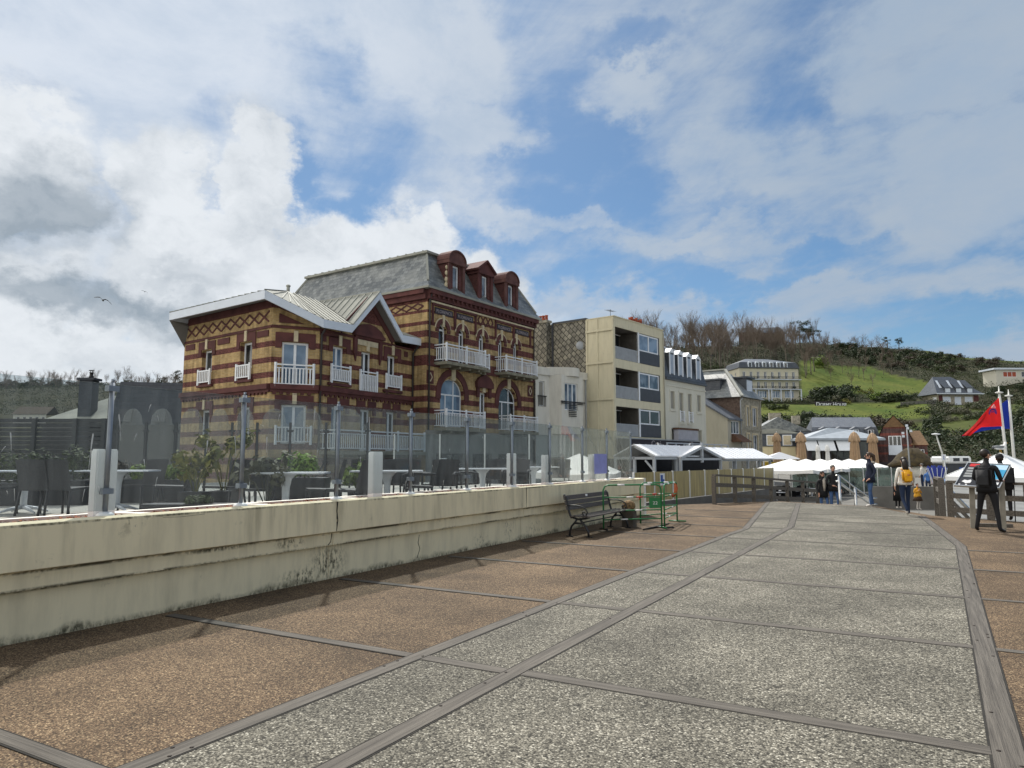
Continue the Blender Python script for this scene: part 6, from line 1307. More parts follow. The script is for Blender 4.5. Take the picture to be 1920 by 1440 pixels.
sk = m.build('sack', 'sack_mottled', None); tag(sk, 'brown mottled sack set down behind the far arm of the bench', 'sack')
m = MB(); c = bp(Lb + .06, .26, 0) + Vector((.16, .20, 0)); m.prism([c + Vector((x, y, 0)) for x, y in ((-.14, -.12), (.14, -.12), (.14, .12), (-.14, .12))], (0, 0, .39)); pm('timber_block', (.10, .085, .07), .9, .3, 6); tag(m.build('wooden_block', 'timber_block'), 'squat wooden block under the brown mottled sack behind the bench', 'block')

# ------------------------------------------------------------------ green works barriers
pm('barrier_green', (.015, .16, .045), .45, .15, 7, spec=.5); pm('barrier_white', (.72, .72, .7), .5, .08, 8); pm('barrier_red', (.45, .035, .02), .5, .1); pm('orange_cloth', (.42, .11, .045), .8, .2, 12)
def barrier(a, b, label, plate=None, dark=False, feet=True):
    a = Vector(a); b = Vector(b); t = thing('safety_barrier', (a + b) / 2, label, 'barrier', 'green tubular barriers beside the bench'); U = (b - a).normalized(); Lg = (b - a).length; H = 1.0
    P = lambda u, z: a + U * u + Vector((0, 0, z)); m = MB(); r = .019
    m.tube([P(0, .02), P(0, H - .12), P(.035, H - .035), P(.12, H), P(Lg - .12, H), P(Lg - .035, H - .035), P(Lg, H - .12), P(Lg, .02)], r, 8)
    for z in (.72, .42, .22): m.tube([P(0, z), P(Lg, z)], .014, 6)
    m.build('frame', 'barrier_green', t); m = MB()
    for z, f in ((H, .3), (H, .75), (.72, .45), (.22, .35), (.42, .6)): m.tube([P(Lg * f - .09, z), P(Lg * f + .09, z)], .0215 if z == H else .0165, 8)
    m.build('white_bands', 'barrier_white', t)
    m = MB(); m.tube([P(Lg * .56, .72), P(Lg * .68, .72)], .0175, 8); m.tube([P(Lg * .62, .73), P(Lg * .62, .66)], .012, 6); m.build('red_band', 'barrier_red', t)
    if feet:
        for u in (0, Lg): m = MB(); n = Vector((-U.y, U.x, 0)); m.tube([P(u, .02) - n * .22, P(u, .02) + n * .22], .018, 6); m.build('foot', 'barrier_green' if u else 'cast_iron', t)
    if plate:
        fc = Face(a, U, 1); m = MB(); fc.box(m, Lg * plate[0], Lg * plate[1], .46, .70, -.012, .012); pl_ = m.build('plate', 'barrier_green', t)
        text_mesh('22', .10, fc, Lg * (plate[0] + plate[1]) / 2, .545, .0125, 'barrier_white', pl_, 'plate_number', .002, sx=1.3)
    return t
A0, A1_, A2 = G(1128, 993), G(1241, 990), G(1270, 978)
n0 = Vector((0, 1.9, 0))
barrier(A0 + Vector((.05, 0, 0)), A1_, 'nearest green tubular barrier with a green plate reading 22, behind the bench', plate=(.79, .985))
barrier(A1_ + Vector((.06, .02, 0)), A2, 'short end barrier with an orange cloth tied to its far post')
barrier(A2 + Vector((-.02, .06, 0)), A0 + Vector((.35, 1.65, 0)), 'rear green barrier seen through the front one beside the wall end', feet=False)
m = MB(); m.tube([A2 + Vector((-.02, -.03, .98)), A2 + Vector((0, -.05, .85)), A2 + Vector((-.03, -.03, .7)), A2 + Vector((-.1, -.02, .62))], [.03, .05, .045, .02], 7); tag(m.build('orange_cloth', 'orange_cloth'), 'orange cloth knotted round the far post of the short barrier', 'cloth')
pm('mat_black', (.012, .012, .012), .8, .2); m = MB(); c = (A0 + A1_) / 2; m.prism([A0 + Vector((.9, .2, .009)), A1_ + Vector((-.1, .1, .009)), A1_ + Vector((-.1, .9, .009)), A0 + Vector((.9, .8, .009))], (0, 0, .03)); tag(m.build('rubber_cover', 'mat_black', fix=True), 'black cover plate lying on the ground inside the green barriers', 'cover')

# ------------------------------------------------------------------ timber railings, stairs, frosted fence
pm('rail_timber', (.07, .062, .053), .85, scale=4, col2=(.16, .145, .125), stretch=(8, 8, 8), bump=.3)
def timber_rail(name, pts, label, post=.13, hs=(1.02, .68, .30), every=None):
    t = thing(name, pts[0], label, 'railing')
    for p in pts: m = MB(); m.box(p - Vector((post / 2, post / 2, .9)), p + Vector((post / 2, post / 2, .98))); m.build('post', 'rail_timber', t)
    up = Vector((0, 0, 1))
    for i, h in enumerate(hs):
        m = MB()
        for a, b in zip(pts, pts[1:]):
            d_ = (b - a).normalized() * (0 if i == 0 else post / 2 + .002); m.beam(a + up * h + d_, b + up * h - d_, .15 if i == 0 else .07, .07 if i == 0 else .14)
        m.build('top_rail' if i == 0 else 'rail', 'rail_timber', t)
    return t
Lp = [at(1333 + (px - 1333), d_, z) for px, d_, z in ((1335, 25.4, 0), (1374, 26.3, -.06), (1409, 27.2, -.13), (1441, 28.1, -.21), (1471, 29.0, -.29), (1500, 29.9, -.37), (1527, 30.7, -.45))]
timber_rail('timber_railing', Lp, 'grey timber railing of square posts left of the couple, dropping away beside the ramp')
Rp = [at(1750, 22.5), at(1772, 20.0), at(1846, 18.9), at(1917, 18.2), at(1995, 17.6)]
timber_rail('timber_railing', Rp[1:], 'dark timber railing behind the information board at right', post=.17, hs=(.96, .58, .20))
timber_rail('timber_railing', [at(1748, 23.6), at(1757, 21.7)], 'short dark timber railing beside the yellow coated toddler', post=.17, hs=(.98, .62, .25))
m = MB()
for i in range(4): z = -.18 * (i + 1); a, b = at(1440, 25.9 + i * .35, z), at(1640, 25.9 + i * .35, z); m.prism([a + Vector((0, 0, -.3)), b + Vector((0, 0, -.3)), b + CAMF * .36 + Vector((0, 0, -.3)), a + CAMF * .36 + Vector((0, 0, -.3))], (0, 0, .3))
tag(m.build('steps', 'concrete', fix=True), kind='structure')
pm('stainless', (.55, .56, .56), .22, .06, 6, metal=1)
hr = thing('handrail', at(1568, 26.4, -.4), 'stainless steel double handrail going down the steps between the couple and the woman in navy', 'handrail')
hp = [at(1568, 26.4, .96), at(1597, 26.7, .50), at(1624, 26.9, .10)]
for p in hp: m = MB(); m.tube([Vector((p.x, p.y, -.9)), p], .055, 8); m.build('post', 'stainless', hr)
for dz in (.03, -.2):
    m = MB(); o = Vector((0, 0, dz)); m.tube([hp[0] + o - CAMR * .12, hp[0] + o, hp[1] + o, hp[2] + o, hp[2] + o + CAMR * .25], .03, 8); m.build('rail', 'stainless', hr)
m = MB(); o = CAMF * .9 + Vector((0, 0, .02)); m.tube([p + o for p in hp], .028, 8); m.build('rail', 'stainless', hr)
# stair rails running down to the beach at right
m = MB(); sr = thing('stair_rail', at(1790, 21, -.6), 'slanting dark rails of the beach stairs seen through the right hand railing', 'railing')
for dz in (0, -.28, -.55): m = MB(); m.beam(at(1775, 21.5, .62 + dz), at(1850, 20.6, -.6 + dz), .06, .09); m.build('rail', 'rail_timber' if dz else 'stainless', sr)
# frosted fence on a dark plinth
glassmat('frosted_tan', (.30, .28, .20), .62, (.46, .42, .27), rough=.3)
F0, F1_ = at(1186, 24.6), at(1446, 38.0); ff = Face(F0, F1_ - F0, 1); FL = (F1_ - F0).length
ft = thing('frosted_fence', (F0 + F1_) / 2, 'tan frosted panel fence on a dark plinth behind the left railing', 'fence'); m = MB(); ff.box(m, -.2, FL, -.95, .05, -.12, .12); m.build('plinth', 'concrete_dark', ft)
nP = 10
for i in range(nP + 1):
    s = FL * (i / nP); m = MB(); ff.box(m, s - .03, s + .03, .05, 1.14, -.03, .03); m.build('post', 'cap_white', ft)
    if i < nP: m = MB(); ff.box(m, s + .04, s + FL / nP - .04, .08, 1.12, -.008, .008); m.build('panel', 'frosted_tan', ft)
pm('sticker_blue', (.04, .10, .36), .5, .05)
s = FL * .13; m = MB(); ff.box(m, s, s + .42, .62, 1.06, .009, .012); st = m.build('sticker', 'white_paint', ft); m = MB(); ff.box(m, s + .05, s + .25, .74, 1.0, .0125, .014); ff.box(m, s + .2, s + .37, .66, .84, .0145, .016); m.build('sticker_print', 'sticker_blue', st)

# ------------------------------------------------------------------ information board
pm('board_dark', (.035, .035, .038), .4, .15, 5); pm('board_sky', (.42, .60, .74), .35, .1, 2); pm('board_sea', (.03, .24, .46), .35, scale=3.5, col2=(.10, .42, .62), detail=5); pm('board_cliff', (.05, .16, .36), .35, .2, 6); pm('print_grey', (.30, .31, .31), .5, 0); pm('print_white', (.75, .75, .75), .5, 0); pm('print_red', (.55, .03, .03), .5, 0); pm('alu', (.6, .61, .6), .35, .05, metal=.6); pm('board_timber', (.24, .225, .19), .85, .2, 5)
Bl = D(1791, 909, 16.6); Br = D(1873, 914, 16.25); Tl = D(1815, 868, 17.15); ib = thing('information_board', at(1842, 16.9), 'tilted information board with a blue coastal picture and grey text boxes', 'sign')
bu = (Br - Bl); bv = (Tl - Bl); bnrm = bu.cross(bv).normalized()
if bnrm.dot(CAMF) > 0: bnrm = -bnrm
def bq(m, u0, u1, v0, v1, o, th=.004): m.prism([Bl + bu * u + bv * v + bnrm * o for u, v in ((u0, v0), (u1, v0), (u1, v1), (u0, v1))], bnrm * th)
m = MB(); bq(m, 0, 1, 0, 1, -.03, .028); m.build('panel', 'board_dark', ib, fix=True)
m = MB()
for q in ((-.02, 1.02, -.03, .0), (-.02, 1.02, 1.0, 1.03), (-.02, .0, 0, 1), (1.0, 1.02, 0, 1)): bq(m, *q, -.035, .045)
m.build('frame', 'alu', ib, fix=True)
m = MB(); bq(m, .42, .97, .30, .76, .001); m.build('sea_picture', 'board_sea', ib, fix=True); m = MB(); bq(m, .42, .97, .76, .97, .001); m.build('sky_picture', 'board_sky', ib, fix=True)
m = MB(); m.prism([Bl + bu * u + bv * v + bnrm * .006 for u, v in ((.42, .52), (.50, .56), (.54, .68), (.60, .72), (.62, .84), (.56, .92), (.42, .93))], bnrm * .003); m.build('cliff_picture', 'board_cliff', ib, fix=True)
m = MB()
for v in (.72, .60, .48, .37): bq(m, .07, .30, v, v + .08, .001, .003)
m.build('text_boxes', 'print_grey', ib, fix=True); m = MB(); m.prism([Bl + bu * u + bv * v + bnrm * .001 for u, v in ((.10, .16), (.17, .13), (.20, .09), (.31, .12), (.32, .2), (.29, .26), (.22, .22), (.14, .24))], bnrm * .003); bq(m, .83, .95, .10, .2, .001, .003); bq(m, .06, .10, .02, .06, .001, .003); bq(m, .22, .26, .02, .06, .001, .003); m.build('map_print', 'print_white', ib, fix=True)
m = MB(); bq(m, .08, .30, .85, .97, .001, .003); m.build('red_heading', 'print_red', ib, fix=True)
for u, dz in ((.28, 0), (.97, 0)):
    p = Bl + bu * u + bv * .35; g = Vector((p.x, p.y, 0)) + CAMR * -.04; m = MB(); m.beam(g, p - bnrm * .06, .11, .11); m.build('leg', 'board_timber', ib)
g0 = at(1809, 17.1, .04); g1_ = at(1884, 16.85, .04); m = MB(); m.beam(g0, g1_, .12, .08); m.build('foot_beam', 'rail_timber', ib)

# ------------------------------------------------------------------ flags
pm('pole_white', (.62, .63, .6), .5, .08, 3); pm('flag_red', (.62, .028, .032), .7, .12, 3); pm('flag_blue', (.018, .035, .24), .7, .12, 3); pm('flag_logo', (.10, .02, .17), .7, 0); pm('flag_pink', (.72, .42, .45), .7, 0)
for pmn in ('flag_red', 'flag_blue'):       # thin cloth lets the sun through
    nt = MATS[pmn].node_tree; b = nt.nodes['Principled BSDF']; b.inputs['Transmission Weight'].default_value = 0
    tl = nt.nodes.new('ShaderNodeBsdfTranslucent'); tl.inputs[0].default_value = (*((.8, .04, .045) if 'red' in pmn else (.03, .06, .4)), 1); mxs = nt.nodes.new('ShaderNodeMixShader'); mxs.inputs[0].default_value = .45
    o_ = nt.nodes['Material Output']; nt.links.new(b.outputs[0], mxs.inputs[1]); nt.links.new(tl.outputs[0], mxs.inputs[2]); nt.links.new(mxs.outputs[0], o_.inputs[0])
def flagpole(base, top, label):
    t = thing('flagpole', base, label, 'flagpole'); m = MB(); m.tube([base, top], [.075, .05], 10); m.build('pole', 'pole_white', t); m = MB(); m.lathe(top, [(.05, 0), (.15, .02), (.15, .06), (.03, .09), (.012, .32)], 10); m.build('pole_cap', 'pole_white', t); return t
def cloth(name, mat, fn, nu, nv, par=None, th=.012):
    m = MB(); g = [[m.bm.verts.new(fn(i / nu, j / nv)) for j in range(nv + 1)] for i in range(nu + 1)]
    for i in range(nu):
        for j in range(nv): f = m.bm.faces.new([g[i][j], g[i + 1][j], g[i + 1][j + 1], g[i][j + 1]]); f.smooth = True
    bmesh.ops.solidify(m.bm, geom=m.bm.faces[:], thickness=th); return m.build(name, mat, par, uv=False)
fd = 30.0; k = fd / F; topA, baseA = D(1873.5, 738, fd), D(1894.6, 905, fd); topB, baseB = D(1891.5, 744, fd + .9), D(1906, 905, fd + .9)
flagpole(Vector((baseA.x, baseA.y, -1.0)), topA, 'white pole flying the red flag, with a spiked cap'); flagpole(Vector((baseB.x, baseB.y, -1.0)), topB, 'plain white pole flying the blue flag, behind the other')
def redf(u, v):                             # u hoist to fly, v top to bottom
    tip = D(1811, 817, fd - .8); mid = D(1840, 801, fd - .4)
    edge_t = D(1875, 743, fd).lerp(tip, u); edge_b = (D(1882, 799, fd).lerp(mid, u / .7) if u < .7 else mid.lerp(D(1822, 817, fd - .75), (u - .7) / .3))
    p = edge_t.lerp(edge_b, v); return p + CAMF * (.10 * math.sin(u * 7 + v * 1.5) * u + .22 * math.exp(-((v) / .12) ** 2) * u)
rfl = tag(cloth('red_flag', 'flag_red', redf, 26, 16), 'red pennant shaped flag with a purple emblem streaming left from its pole', 'flag')
def bluef(u, v):
    a = D(1890.5, 748, fd + .9).lerp(D(1898, 806, fd + .9), v); e = D(1808, 812 + 4 * v, fd + .4); tp = D(1890.5, 748, fd + .9).lerp(D(1806, 818, fd + .2), u); bt = D(1897, 804, fd + .9).lerp(D(1814, 817, fd + .2), u) + Vector((0, 0, .11 * math.sin(u * 3.1)))
    return tp.lerp(bt, v) + CAMF * .08 * math.sin(u * 8 + v)
tag(cloth('blue_flag', 'flag_blue', bluef, 26, 14), 'dark blue flag behind the red one, showing below and right of it', 'flag')
lgf = Face(D(1843, 770, fd - .30), CAMR, 1); lz0 = D(1843, 770, fd - .3).z
m = MB(); q = lambda x: (x - 1862) * k; h = lambda y: (770 - y) * k
def lp_(pts): m.prism([D(x, y, fd - .24) for x, y in pts], -CAMF * .012)
lp_([(1856, 768), (1862, 765.4), (1867, 767), (1869, 773), (1868.6, 777), (1865, 775), (1864.5, 770.5), (1861, 769), (1857.5, 770.5), (1855, 778), (1852.5, 777)]); lp_([(1858, 771.4), (1864.8, 771.2), (1864.8, 773), (1857.5, 773.2)]); lp_([(1857, 767.8), (1864, 767.4), (1864, 769), (1857, 769.4)])
o = m.build('flag_emblem', 'flag_logo', rfl, off=False, fix=True); m = MB()
for a_, b_ in (((1859, 764.6), (1863.5, 758.5)), ((1863.5, 758.5), (1866.6, 764.6)), ((1859, 764.6), (1866.6, 764.6)), ((1861, 762.6), (1865.4, 762.6))): m.beam(D(*a_, fd - .24), D(*b_, fd - .24), .016, .02)
m.build('flag_house_mark', 'flag_pink', rfl, off=False)

# ------------------------------------------------------------------ white kiosk with pyramid roof, gulls
pm('tent_white', (.80, .82, .83), .55, .05, 2); pm('clad_white', (.66, .69, .71), .6, .05, 2)
kc = at(1872, 25.2, -1.0); kk = thing('kiosk', kc, 'white clad kiosk with a pyramid roof behind the information board', 'kiosk'); ku = dirf(58); kv = dirf(148); hw = 1.28
kp_ = lambda a, b, z: kc + ku * a + kv * b + Vector((0, 0, z - kc.z))
m = MB(); e4 = [kp_(-hw, -hw, .98), kp_(hw, -hw, .98), kp_(hw, hw, .98), kp_(-hw, hw, .98)]; top = kp_(0, 0, 1.80)
e4b = [p - Vector((0, 0, .2)) for p in e4]
for i in range(4): m.face([e4[i], e4[(i + 1) % 4], top]); m.face([e4b[i], e4b[(i + 1) % 4], e4[(i + 1) % 4], e4[i]])
m.face(e4b[::-1]); rr = m.build('roof', 'tent_white', kk, fix=True)
m = MB(); [m.beam(e4[i].lerp(top, .02) + Vector((0, 0, .01)), top, .03, .03) for i in range(4)]; m.build('roof_seams', 'cap_white', rr)
m = MB(); hw2 = 1.16
for i in range(13): z0 = -1.0 + i * .14; m.prism([kp_(-hw2, -hw2, z0), kp_(hw2, -hw2, z0), kp_(hw2, hw2, z0), kp_(-hw2, hw2, z0)], (0, 0, .132))
m.build('wall', 'clad_white', kk, fix=True)
pm('gull_white', (.78, .78, .77), .8, .04); pm('gull_grey', (.20, .215, .23), .8, .08); pm('gull_dark', (.03, .03, .035), .7, 0); pm('gull_yellow', (.55, .3, .04), .6, 0)
def gull_standing(p, d, sc, label):
    t = thing('gull', p, label, 'gull', rz=math.atan2(d.y, d.x)); X_ = lambda *v: Vector(v) * sc; m = MB()
    m.tube([X_(-.18, 0, .13), X_(-.08, 0, .15), X_(.06, 0, .17), X_(.13, 0, .20), X_(.15, 0, .25), X_(.16, 0, .30), X_(.19, 0, .305)], [.01 * sc, .05 * sc, .072 * sc, .058 * sc, .034 * sc, .040 * sc, .02 * sc], 10); m.build('body', 'gull_white', t, off=False)
    for s in (-1, 1): m = MB(); m.ell(X_(-.05, s * .05, .175), (.17 * sc, .03 * sc, .05 * sc), 10, 6); m.build('wing', 'gull_grey', t, off=False); m = MB(); m.tube([X_(.0, s * .025, .11), X_(.0, s * .025, 0), X_(.04, s * .03, 0)], .006 * sc, 5); m.build('leg', 'gull_yellow', t, off=False)
    m = MB(); m.tube([X_(.19, 0, .30), X_(.245, 0, .29)], [.012 * sc, .004 * sc], 6); m.build('beak', 'gull_yellow', t, off=False)
    m = MB(); m.tube([X_(-.16, 0, .15), X_(-.27, 0, .135)], [.03 * sc, .006 * sc], 6); m.build('tail', 'gull_dark', t, off=False); return t
gull_standing(top - Vector((0, 0, .0)), CAMR, 1.2, 'gull with grey wings standing on the peak of the white kiosk')
gull_standing(hf.P(0, 0) * 0 + D(1290, 838.5, 49), CAMR, .9, 'gull resting on the white restaurant roof below the black shop fascia')
gull_standing(D(1237, 838, 47.5), -CAMR, .9, 'gull on the white roof below the lettering of the black fascia')
def gull_flying(p, span, bank, label):
    t = thing('flying_gull', p, label, 'gull'); r = CAMR; u = Vector((0, 0, 1)); f = (CAMF * .9 - CAMR * .4).normalized(); s = span / 2; m = MB(); m.tube([p - f * .22 * span, p - f * .05 * span, p + f * .12 * span, p + f * .2 * span], [.01 * span, .05 * span, .045 * span, .012 * span], 8); m.build('body', 'gull_grey', t)
    for sg, pts in ((-1, [(0, 0, .11), (.35, .30, .12), (.62, .33, .09), (1, .30, .02)]), (1, [(0, 0, .11), (.3, .06, .12), (.6, -.10, .10), (1, -.50, .02)])):
        m = MB()
        for (a, za, ca_), (b, zb_, cb) in zip(pts, pts[1:]):
            pa, pb = p + r * sg * a * s + u * za * s, p + r * sg * b * s + u * zb_ * s; m.prism([pa - f * ca_ * span, pa + f * ca_ * .4 * span, pb + f * cb * .4 * span, pb - f * cb * span], u * .02 * span)
        m.build('wing', 'gull_dark' if sg > 0 else 'gull_grey', t, fix=True)
    return t
gull_flying(D(193, 563, 48), 1.25, 0, 'gull gliding with bent wings against the dark cloud, the larger of two')
gull_flying(D(271, 547, 105), 1.0, 0, 'tiny distant gull flying right of the larger one')

# ------------------------------------------------------------------ restaurant pavilions with white roofs along the street
pm('post_bluewhite', (.40, .43, .46), .6, .08, 5); pm('roof_white', (.76, .78, .81), .5, .05, 1.5)
PA = at(1187, 44.0); pf = Face(PA, UM, 1); PO = 1.35; ZG = -1.0
def gable_roof_along(par, s0, s1, o0, o1, ze, zr, mat='roof_white'):
    m = MB(); oc = (o0 + o1) / 2; P = pf.P; th = Vector((0, 0, .07))
    for a, b in (((oc, zr), (o1 + .12, ze - .06)), ((oc, zr), (o0 - .12, ze - .06))): m.prism([P(s0, a[1], a[0]), P(s1, a[1], a[0]), P(s1, b[1], b[0]), P(s0, b[1], b[0])], th)
    n = int((s1 - s0) / .75)
    for i in range(n + 1): s = s0 + (s1 - s0) * i / n; m.beam(P(s, zr + .08, oc), P(s, ze + .02, o1 + .12), .03, .03)
    return m.build('roof', mat, par, fix=True)
def posts(par, lst, ztop, brace=True):
    for s, o in lst:
        m = MB(); pf.box(m, s - .08, s + .08, ZG, ztop, o - .08, o + .08); m.build('post', 'post_bluewhite', par)
def furniture_dark(par, s0, s1, o0, o1, n, sd):
    rg = random.Random(sd); m = MB()
    for i in range(n): s = rg.uniform(s0, s1); o = rg.uniform(o0, o1); h = rg.uniform(.5, 1.7); pf.box(m, s, s + rg.uniform(.2, .6), ZG, ZG + h, o, o + rg.uniform(.1, .5))
    m.build('dark_furniture', 'pane_dark', par)
r1_ = thing('restaurant_pavilion', pf.P(4, ZG, 0), 'nearest white roofed timber dining pavilion, its open gable end toward the glass screen', 'pavilion', 'white roofed dining pavilions'); gable_roof_along(r1_, 0, 6.2, -PO, PO, 1.78, 2.42); posts(r1_, [(.1, PO), (.1, -PO), (.1, 0), (3.1, PO)], 1.72)
m = MB(); pf.box(m, .02, .16, 1.55, 1.7, -PO, PO); pf.box(m, .16, 3.1, 1.55, 1.7, PO - .08, PO + .06); m.beam(pf.P(.09, 1.5, PO - .6), pf.P(.09, .9, PO - .05), .1, .1); m.beam(pf.P(.09, 1.72, PO), pf.P(.09, 2.36, 0), .1, .12); m.build('tie_beam', 'post_bluewhite', r1_); furniture_dark(r1_, .6, 3.4, -1.4, .8, 10, 4)
m = MB(); pf.box(m, -1, 20, ZG, 1.6, -3.2, -3.05); m.build('back_wall', 'dark_inside', r1_)
r2_ = thing('restaurant_pavilion', pf.P(6, ZG, PO), 'second dining pavilion, with a white finial on the gable facing the walkway', 'pavilion', 'white roofed dining pavilions'); P = pf.P
m = MB(); sA, sB, sC = 3.1, 6.15, 9.3; ze, zr = 1.68, 2.40; th_ = Vector((0, 0, .07)); oF = PO + .35
for a, b in (((sB, zr), (sA - .1, ze)), ((sB, zr), (sC + .1, ze))): m.prism([P(a[0], a[1], oF), P(b[0], b[1], oF), P(b[0], b[1], -2.6), P(a[0], a[1], -2.6)], th_)
m.build('roof', 'roof_white', r2_, fix=True); posts(r2_, [(sA, oF - .1), (sC, oF - .1), (sA, -2), (sC, -2)], 1.62)
m = MB(); pf.bar(m, sA, ze - .05, sB, zr - .05, .14, oF - .12, oF + .02); pf.bar(m, sB, zr - .05, sC, ze - .05, .14, oF - .12, oF + .02); pf.box(m, sA, sC, 1.5, 1.64, oF - .12, oF); pf.box(m, sB - .09, sB + .09, 1.35, zr + .28, oF - .1, oF + .04); m.build('gable_frame', 'post_bluewhite', r2_)
m = MB(); pf.poly(m, [(sA + .3, 1.66), (sC - .3, 1.66), (sB, zr - .15)], oF - .3, oF - .26); m.build('gable_infill', 'panel_slate_grey', r2_, fix=True); furniture_dark(r2_, 3.6, 9, -1.6, 1., 14, 5)
r3_ = thing('restaurant_pavilion', pf.P(14, ZG, 0), 'third and longest dining pavilion, its far gable end next to the white parasols', 'pavilion', 'white roofed dining pavilions'); gable_roof_along(r3_, 9.3, 19.0, -PO, PO + .5, 1.62, 2.36); posts(r3_, [(11.8, PO + .3), (14.2, PO + .3), (16.6, PO + .3), (18.9, PO + .3), (18.9, -PO)], 1.6)
m = MB(); pf.box(m, 9.3, 19, 1.42, 1.56, PO + .2, PO + .35); m.build('tie_beam', 'post_bluewhite', r3_); furniture_dark(r3_, 10, 18, -1.6, 1.2, 18, 6)
m = MB(); pf.box(m, 16.9, 18.7, ZG + 1.2, 1.0, PO + .25, PO + .3); m.build('menu_panel', 'white_bluish', r3_)
m = MB(); pf.box(m, 9.2, 20.5, 2.30, 2.36, -2.5, -2.4); pf.box(m, 9.2, 20.5, 2.72, 2.8, -2.5, -2.4); [pf.box(m, 9.2 + i * 1.4, 9.3 + i * 1.4, 2.3, 2.75, -2.5, -2.4) for i in range(9)]; m.build('terrace_rail', 'post_bluewhite', r3_)
q4 = at(1464, 64, ZG); r4_ = thing('restaurant_pavilion', q4, 'low white hip roofed pavilion over a yellow counter beyond the long pavilion', 'pavilion', 'white roofed dining pavilions')
m = MB(); e4 = [q4 + dirf(d_) * r_ + Vector((0, 0, 2.55)) for d_, r_ in ((-115, 2.2), (100, 1.7), (65, 2.0), (-60, 2.2))]; tp_ = q4 + Vector((-.2, 0, 3.2)); [m.face([e4[i], e4[(i + 1) % 4], tp_]) for i in range(4)]; m.face(e4[::-1]); m.build('roof', 'roof_white', r4_, fix=True)
for p in e4: m = MB(); m.tube([p * 1 - Vector((0, 0, 2.55)), p], .06, 6); m.build('post', 'post_bluewhite', r4_)
pm('counter_yellow', (.62, .42, .03), .5, .05); m = MB(); m.box(q4 + Vector((-1.6, -.6, 1.9)), q4 + Vector((-.3, -.4, 2.3))); m.build('yellow_board', 'counter_yellow', r4_)

# ------------------------------------------------------------------ parasols
pm('canvas_white', (.80, .80, .78), .8, .05, 2); pm('canvas_tan', (.42, .29, .18), .85, .15, 3)
def white_parasol():
    t = thing('white_parasol', (0, 0, 0), 'x', 'parasol', 'open white parasols'); m = MB(); m.tube([(0, 0, 0), (0, 0, 2.5)], .03, 8); m.build('pole', 'alu', t, off=False)
    m = MB(); hw = 1.6; c = [Vector((x, y, 2.02)) for x, y in ((-hw, -hw), (hw, -hw), (hw, hw), (-hw, hw))]; tp = Vector((0, 0, 2.62)); n = 6
    for i in range(4):
        a, b = c[i], c[(i + 1) % 4]
        for j in range(n):
            p, q = a.lerp(b, j / n), a.lerp(b, (j + 1) / n); sag = lambda t: Vector((0, 0, -.07 * math.sin(math.pi * t))); p1, q1 = p + sag(j / n), q + sag((j + 1) / n)
            f = m.face([p1, q1, tp]); m.face([p1 - Vector((0, 0, .2 - .03 * (j % 2))), q1 - Vector((0, 0, .2 - .03 * ((j + 1) % 2))), q1, p1])
    bmesh.ops.remove_doubles(m.bm, verts=m.bm.verts, dist=.001); bmesh.ops.solidify(m.bm, geom=m.bm.faces[:], thickness=.015); m.build('canopy', 'canvas_white', t, off=False)
    m = MB(); [m.tube([(0, 0, 2.2), v * .96 + Vector((0, 0, .03))], .012, 5) for v in c]; m.build('ribs', 'alu', t, off=False)
    m = MB(); m.box((-.3, -.3, 0), (.3, .3, .08)); m.build('base', 'concrete', t, off=False); return t
wp = white_parasol(); first = True
for px, dp, lab in ((1478, 40.5, 'nearest open white parasol, at the left end of the row beside the tan fence'), (1508, 43.5, 'open white parasol second from the left end of the row'), (1535, 46.5, 'open white parasol third from the left, above the heads of the couple'), (1562, 49.5, 'open white parasol fourth from the left, right of the couple'), (1588, 52.5, 'open white parasol second from the right end of the row'), (1612, 55.5, 'farthest open white parasol, beside the woman in navy')):
    c = wp if first else copy_tree(wp); first = False; c.location = at(px, dp, -.98); c.rotation_euler = (0, 0, TH - R(36)); c['label'] = lab; c.scale = (1, 1, .98)
def closed_parasol():
    t = thing('closed_parasol', (0, 0, 0), 'x', 'parasol', 'closed tan parasols'); m = MB(); m.tube([(0, 0, 0), (0, 0, 1.0)], .045, 8); m.build('pole', 'alu', t, off=False); m = MB(); rg = random.Random(4); rows = []
    for z, r_ in ((.9, .36), (1.6, .36), (2.6, .34), (3.5, .29), (3.75, .26), (3.8, .40), (3.95, .40), (4.15, .34), (4.38, .2), (4.5, .04)):
        row = []
        for j in range(20): a = 2 * math.pi * j / 20; rr = r_ * (1 + (.22 if j % 2 else -.12) * (1 if z < 3.7 else .6)); row.append(m.bm.verts.new((rr * math.cos(a), rr * math.sin(a), z - (.08 * (j % 3) if z == 3.8 else 0))))
        rows.append(row)
    for a, b in zip(rows, rows[1:]):
        for j in range(20): m.bm.faces.new([a[j], a[(j + 1) % 20], b[(j + 1) % 20], b[j]])
    m.bm.faces.new(rows[0][::-1]); m.bm.faces.new(rows[-1]); m.build('folded_canopy', 'canvas_tan', t, off=False); m = MB(); m.tube([(0, 0, 4.45), (0, 0, 4.62)], .03, 6); m.build('finial', 'alu', t, off=False); return t
cp = closed_parasol(); first = True
for px, dp, yt, lab in ((1455, 78, 809, 'closed tan parasol farthest left, in front of the small yellow house'), (1500, 64, 808, 'closed tan parasol between the yellow house and the dark restaurant'), (1600, 62, 807, 'tallest closed tan parasol, before the right end of the white awnings'), (1634, 64, 809, 'closed tan parasol above the woman in navy, before the red brick house')):
    c = cp if first else copy_tree(cp); first = False; c.location = at(px, dp, -.98); zt = CH + (860 - yt) / F * dp + .98; c.scale = (1.05, 1.05, zt / 4.62); c['label'] = lab
sc0 = copy_tree(cp); first = True
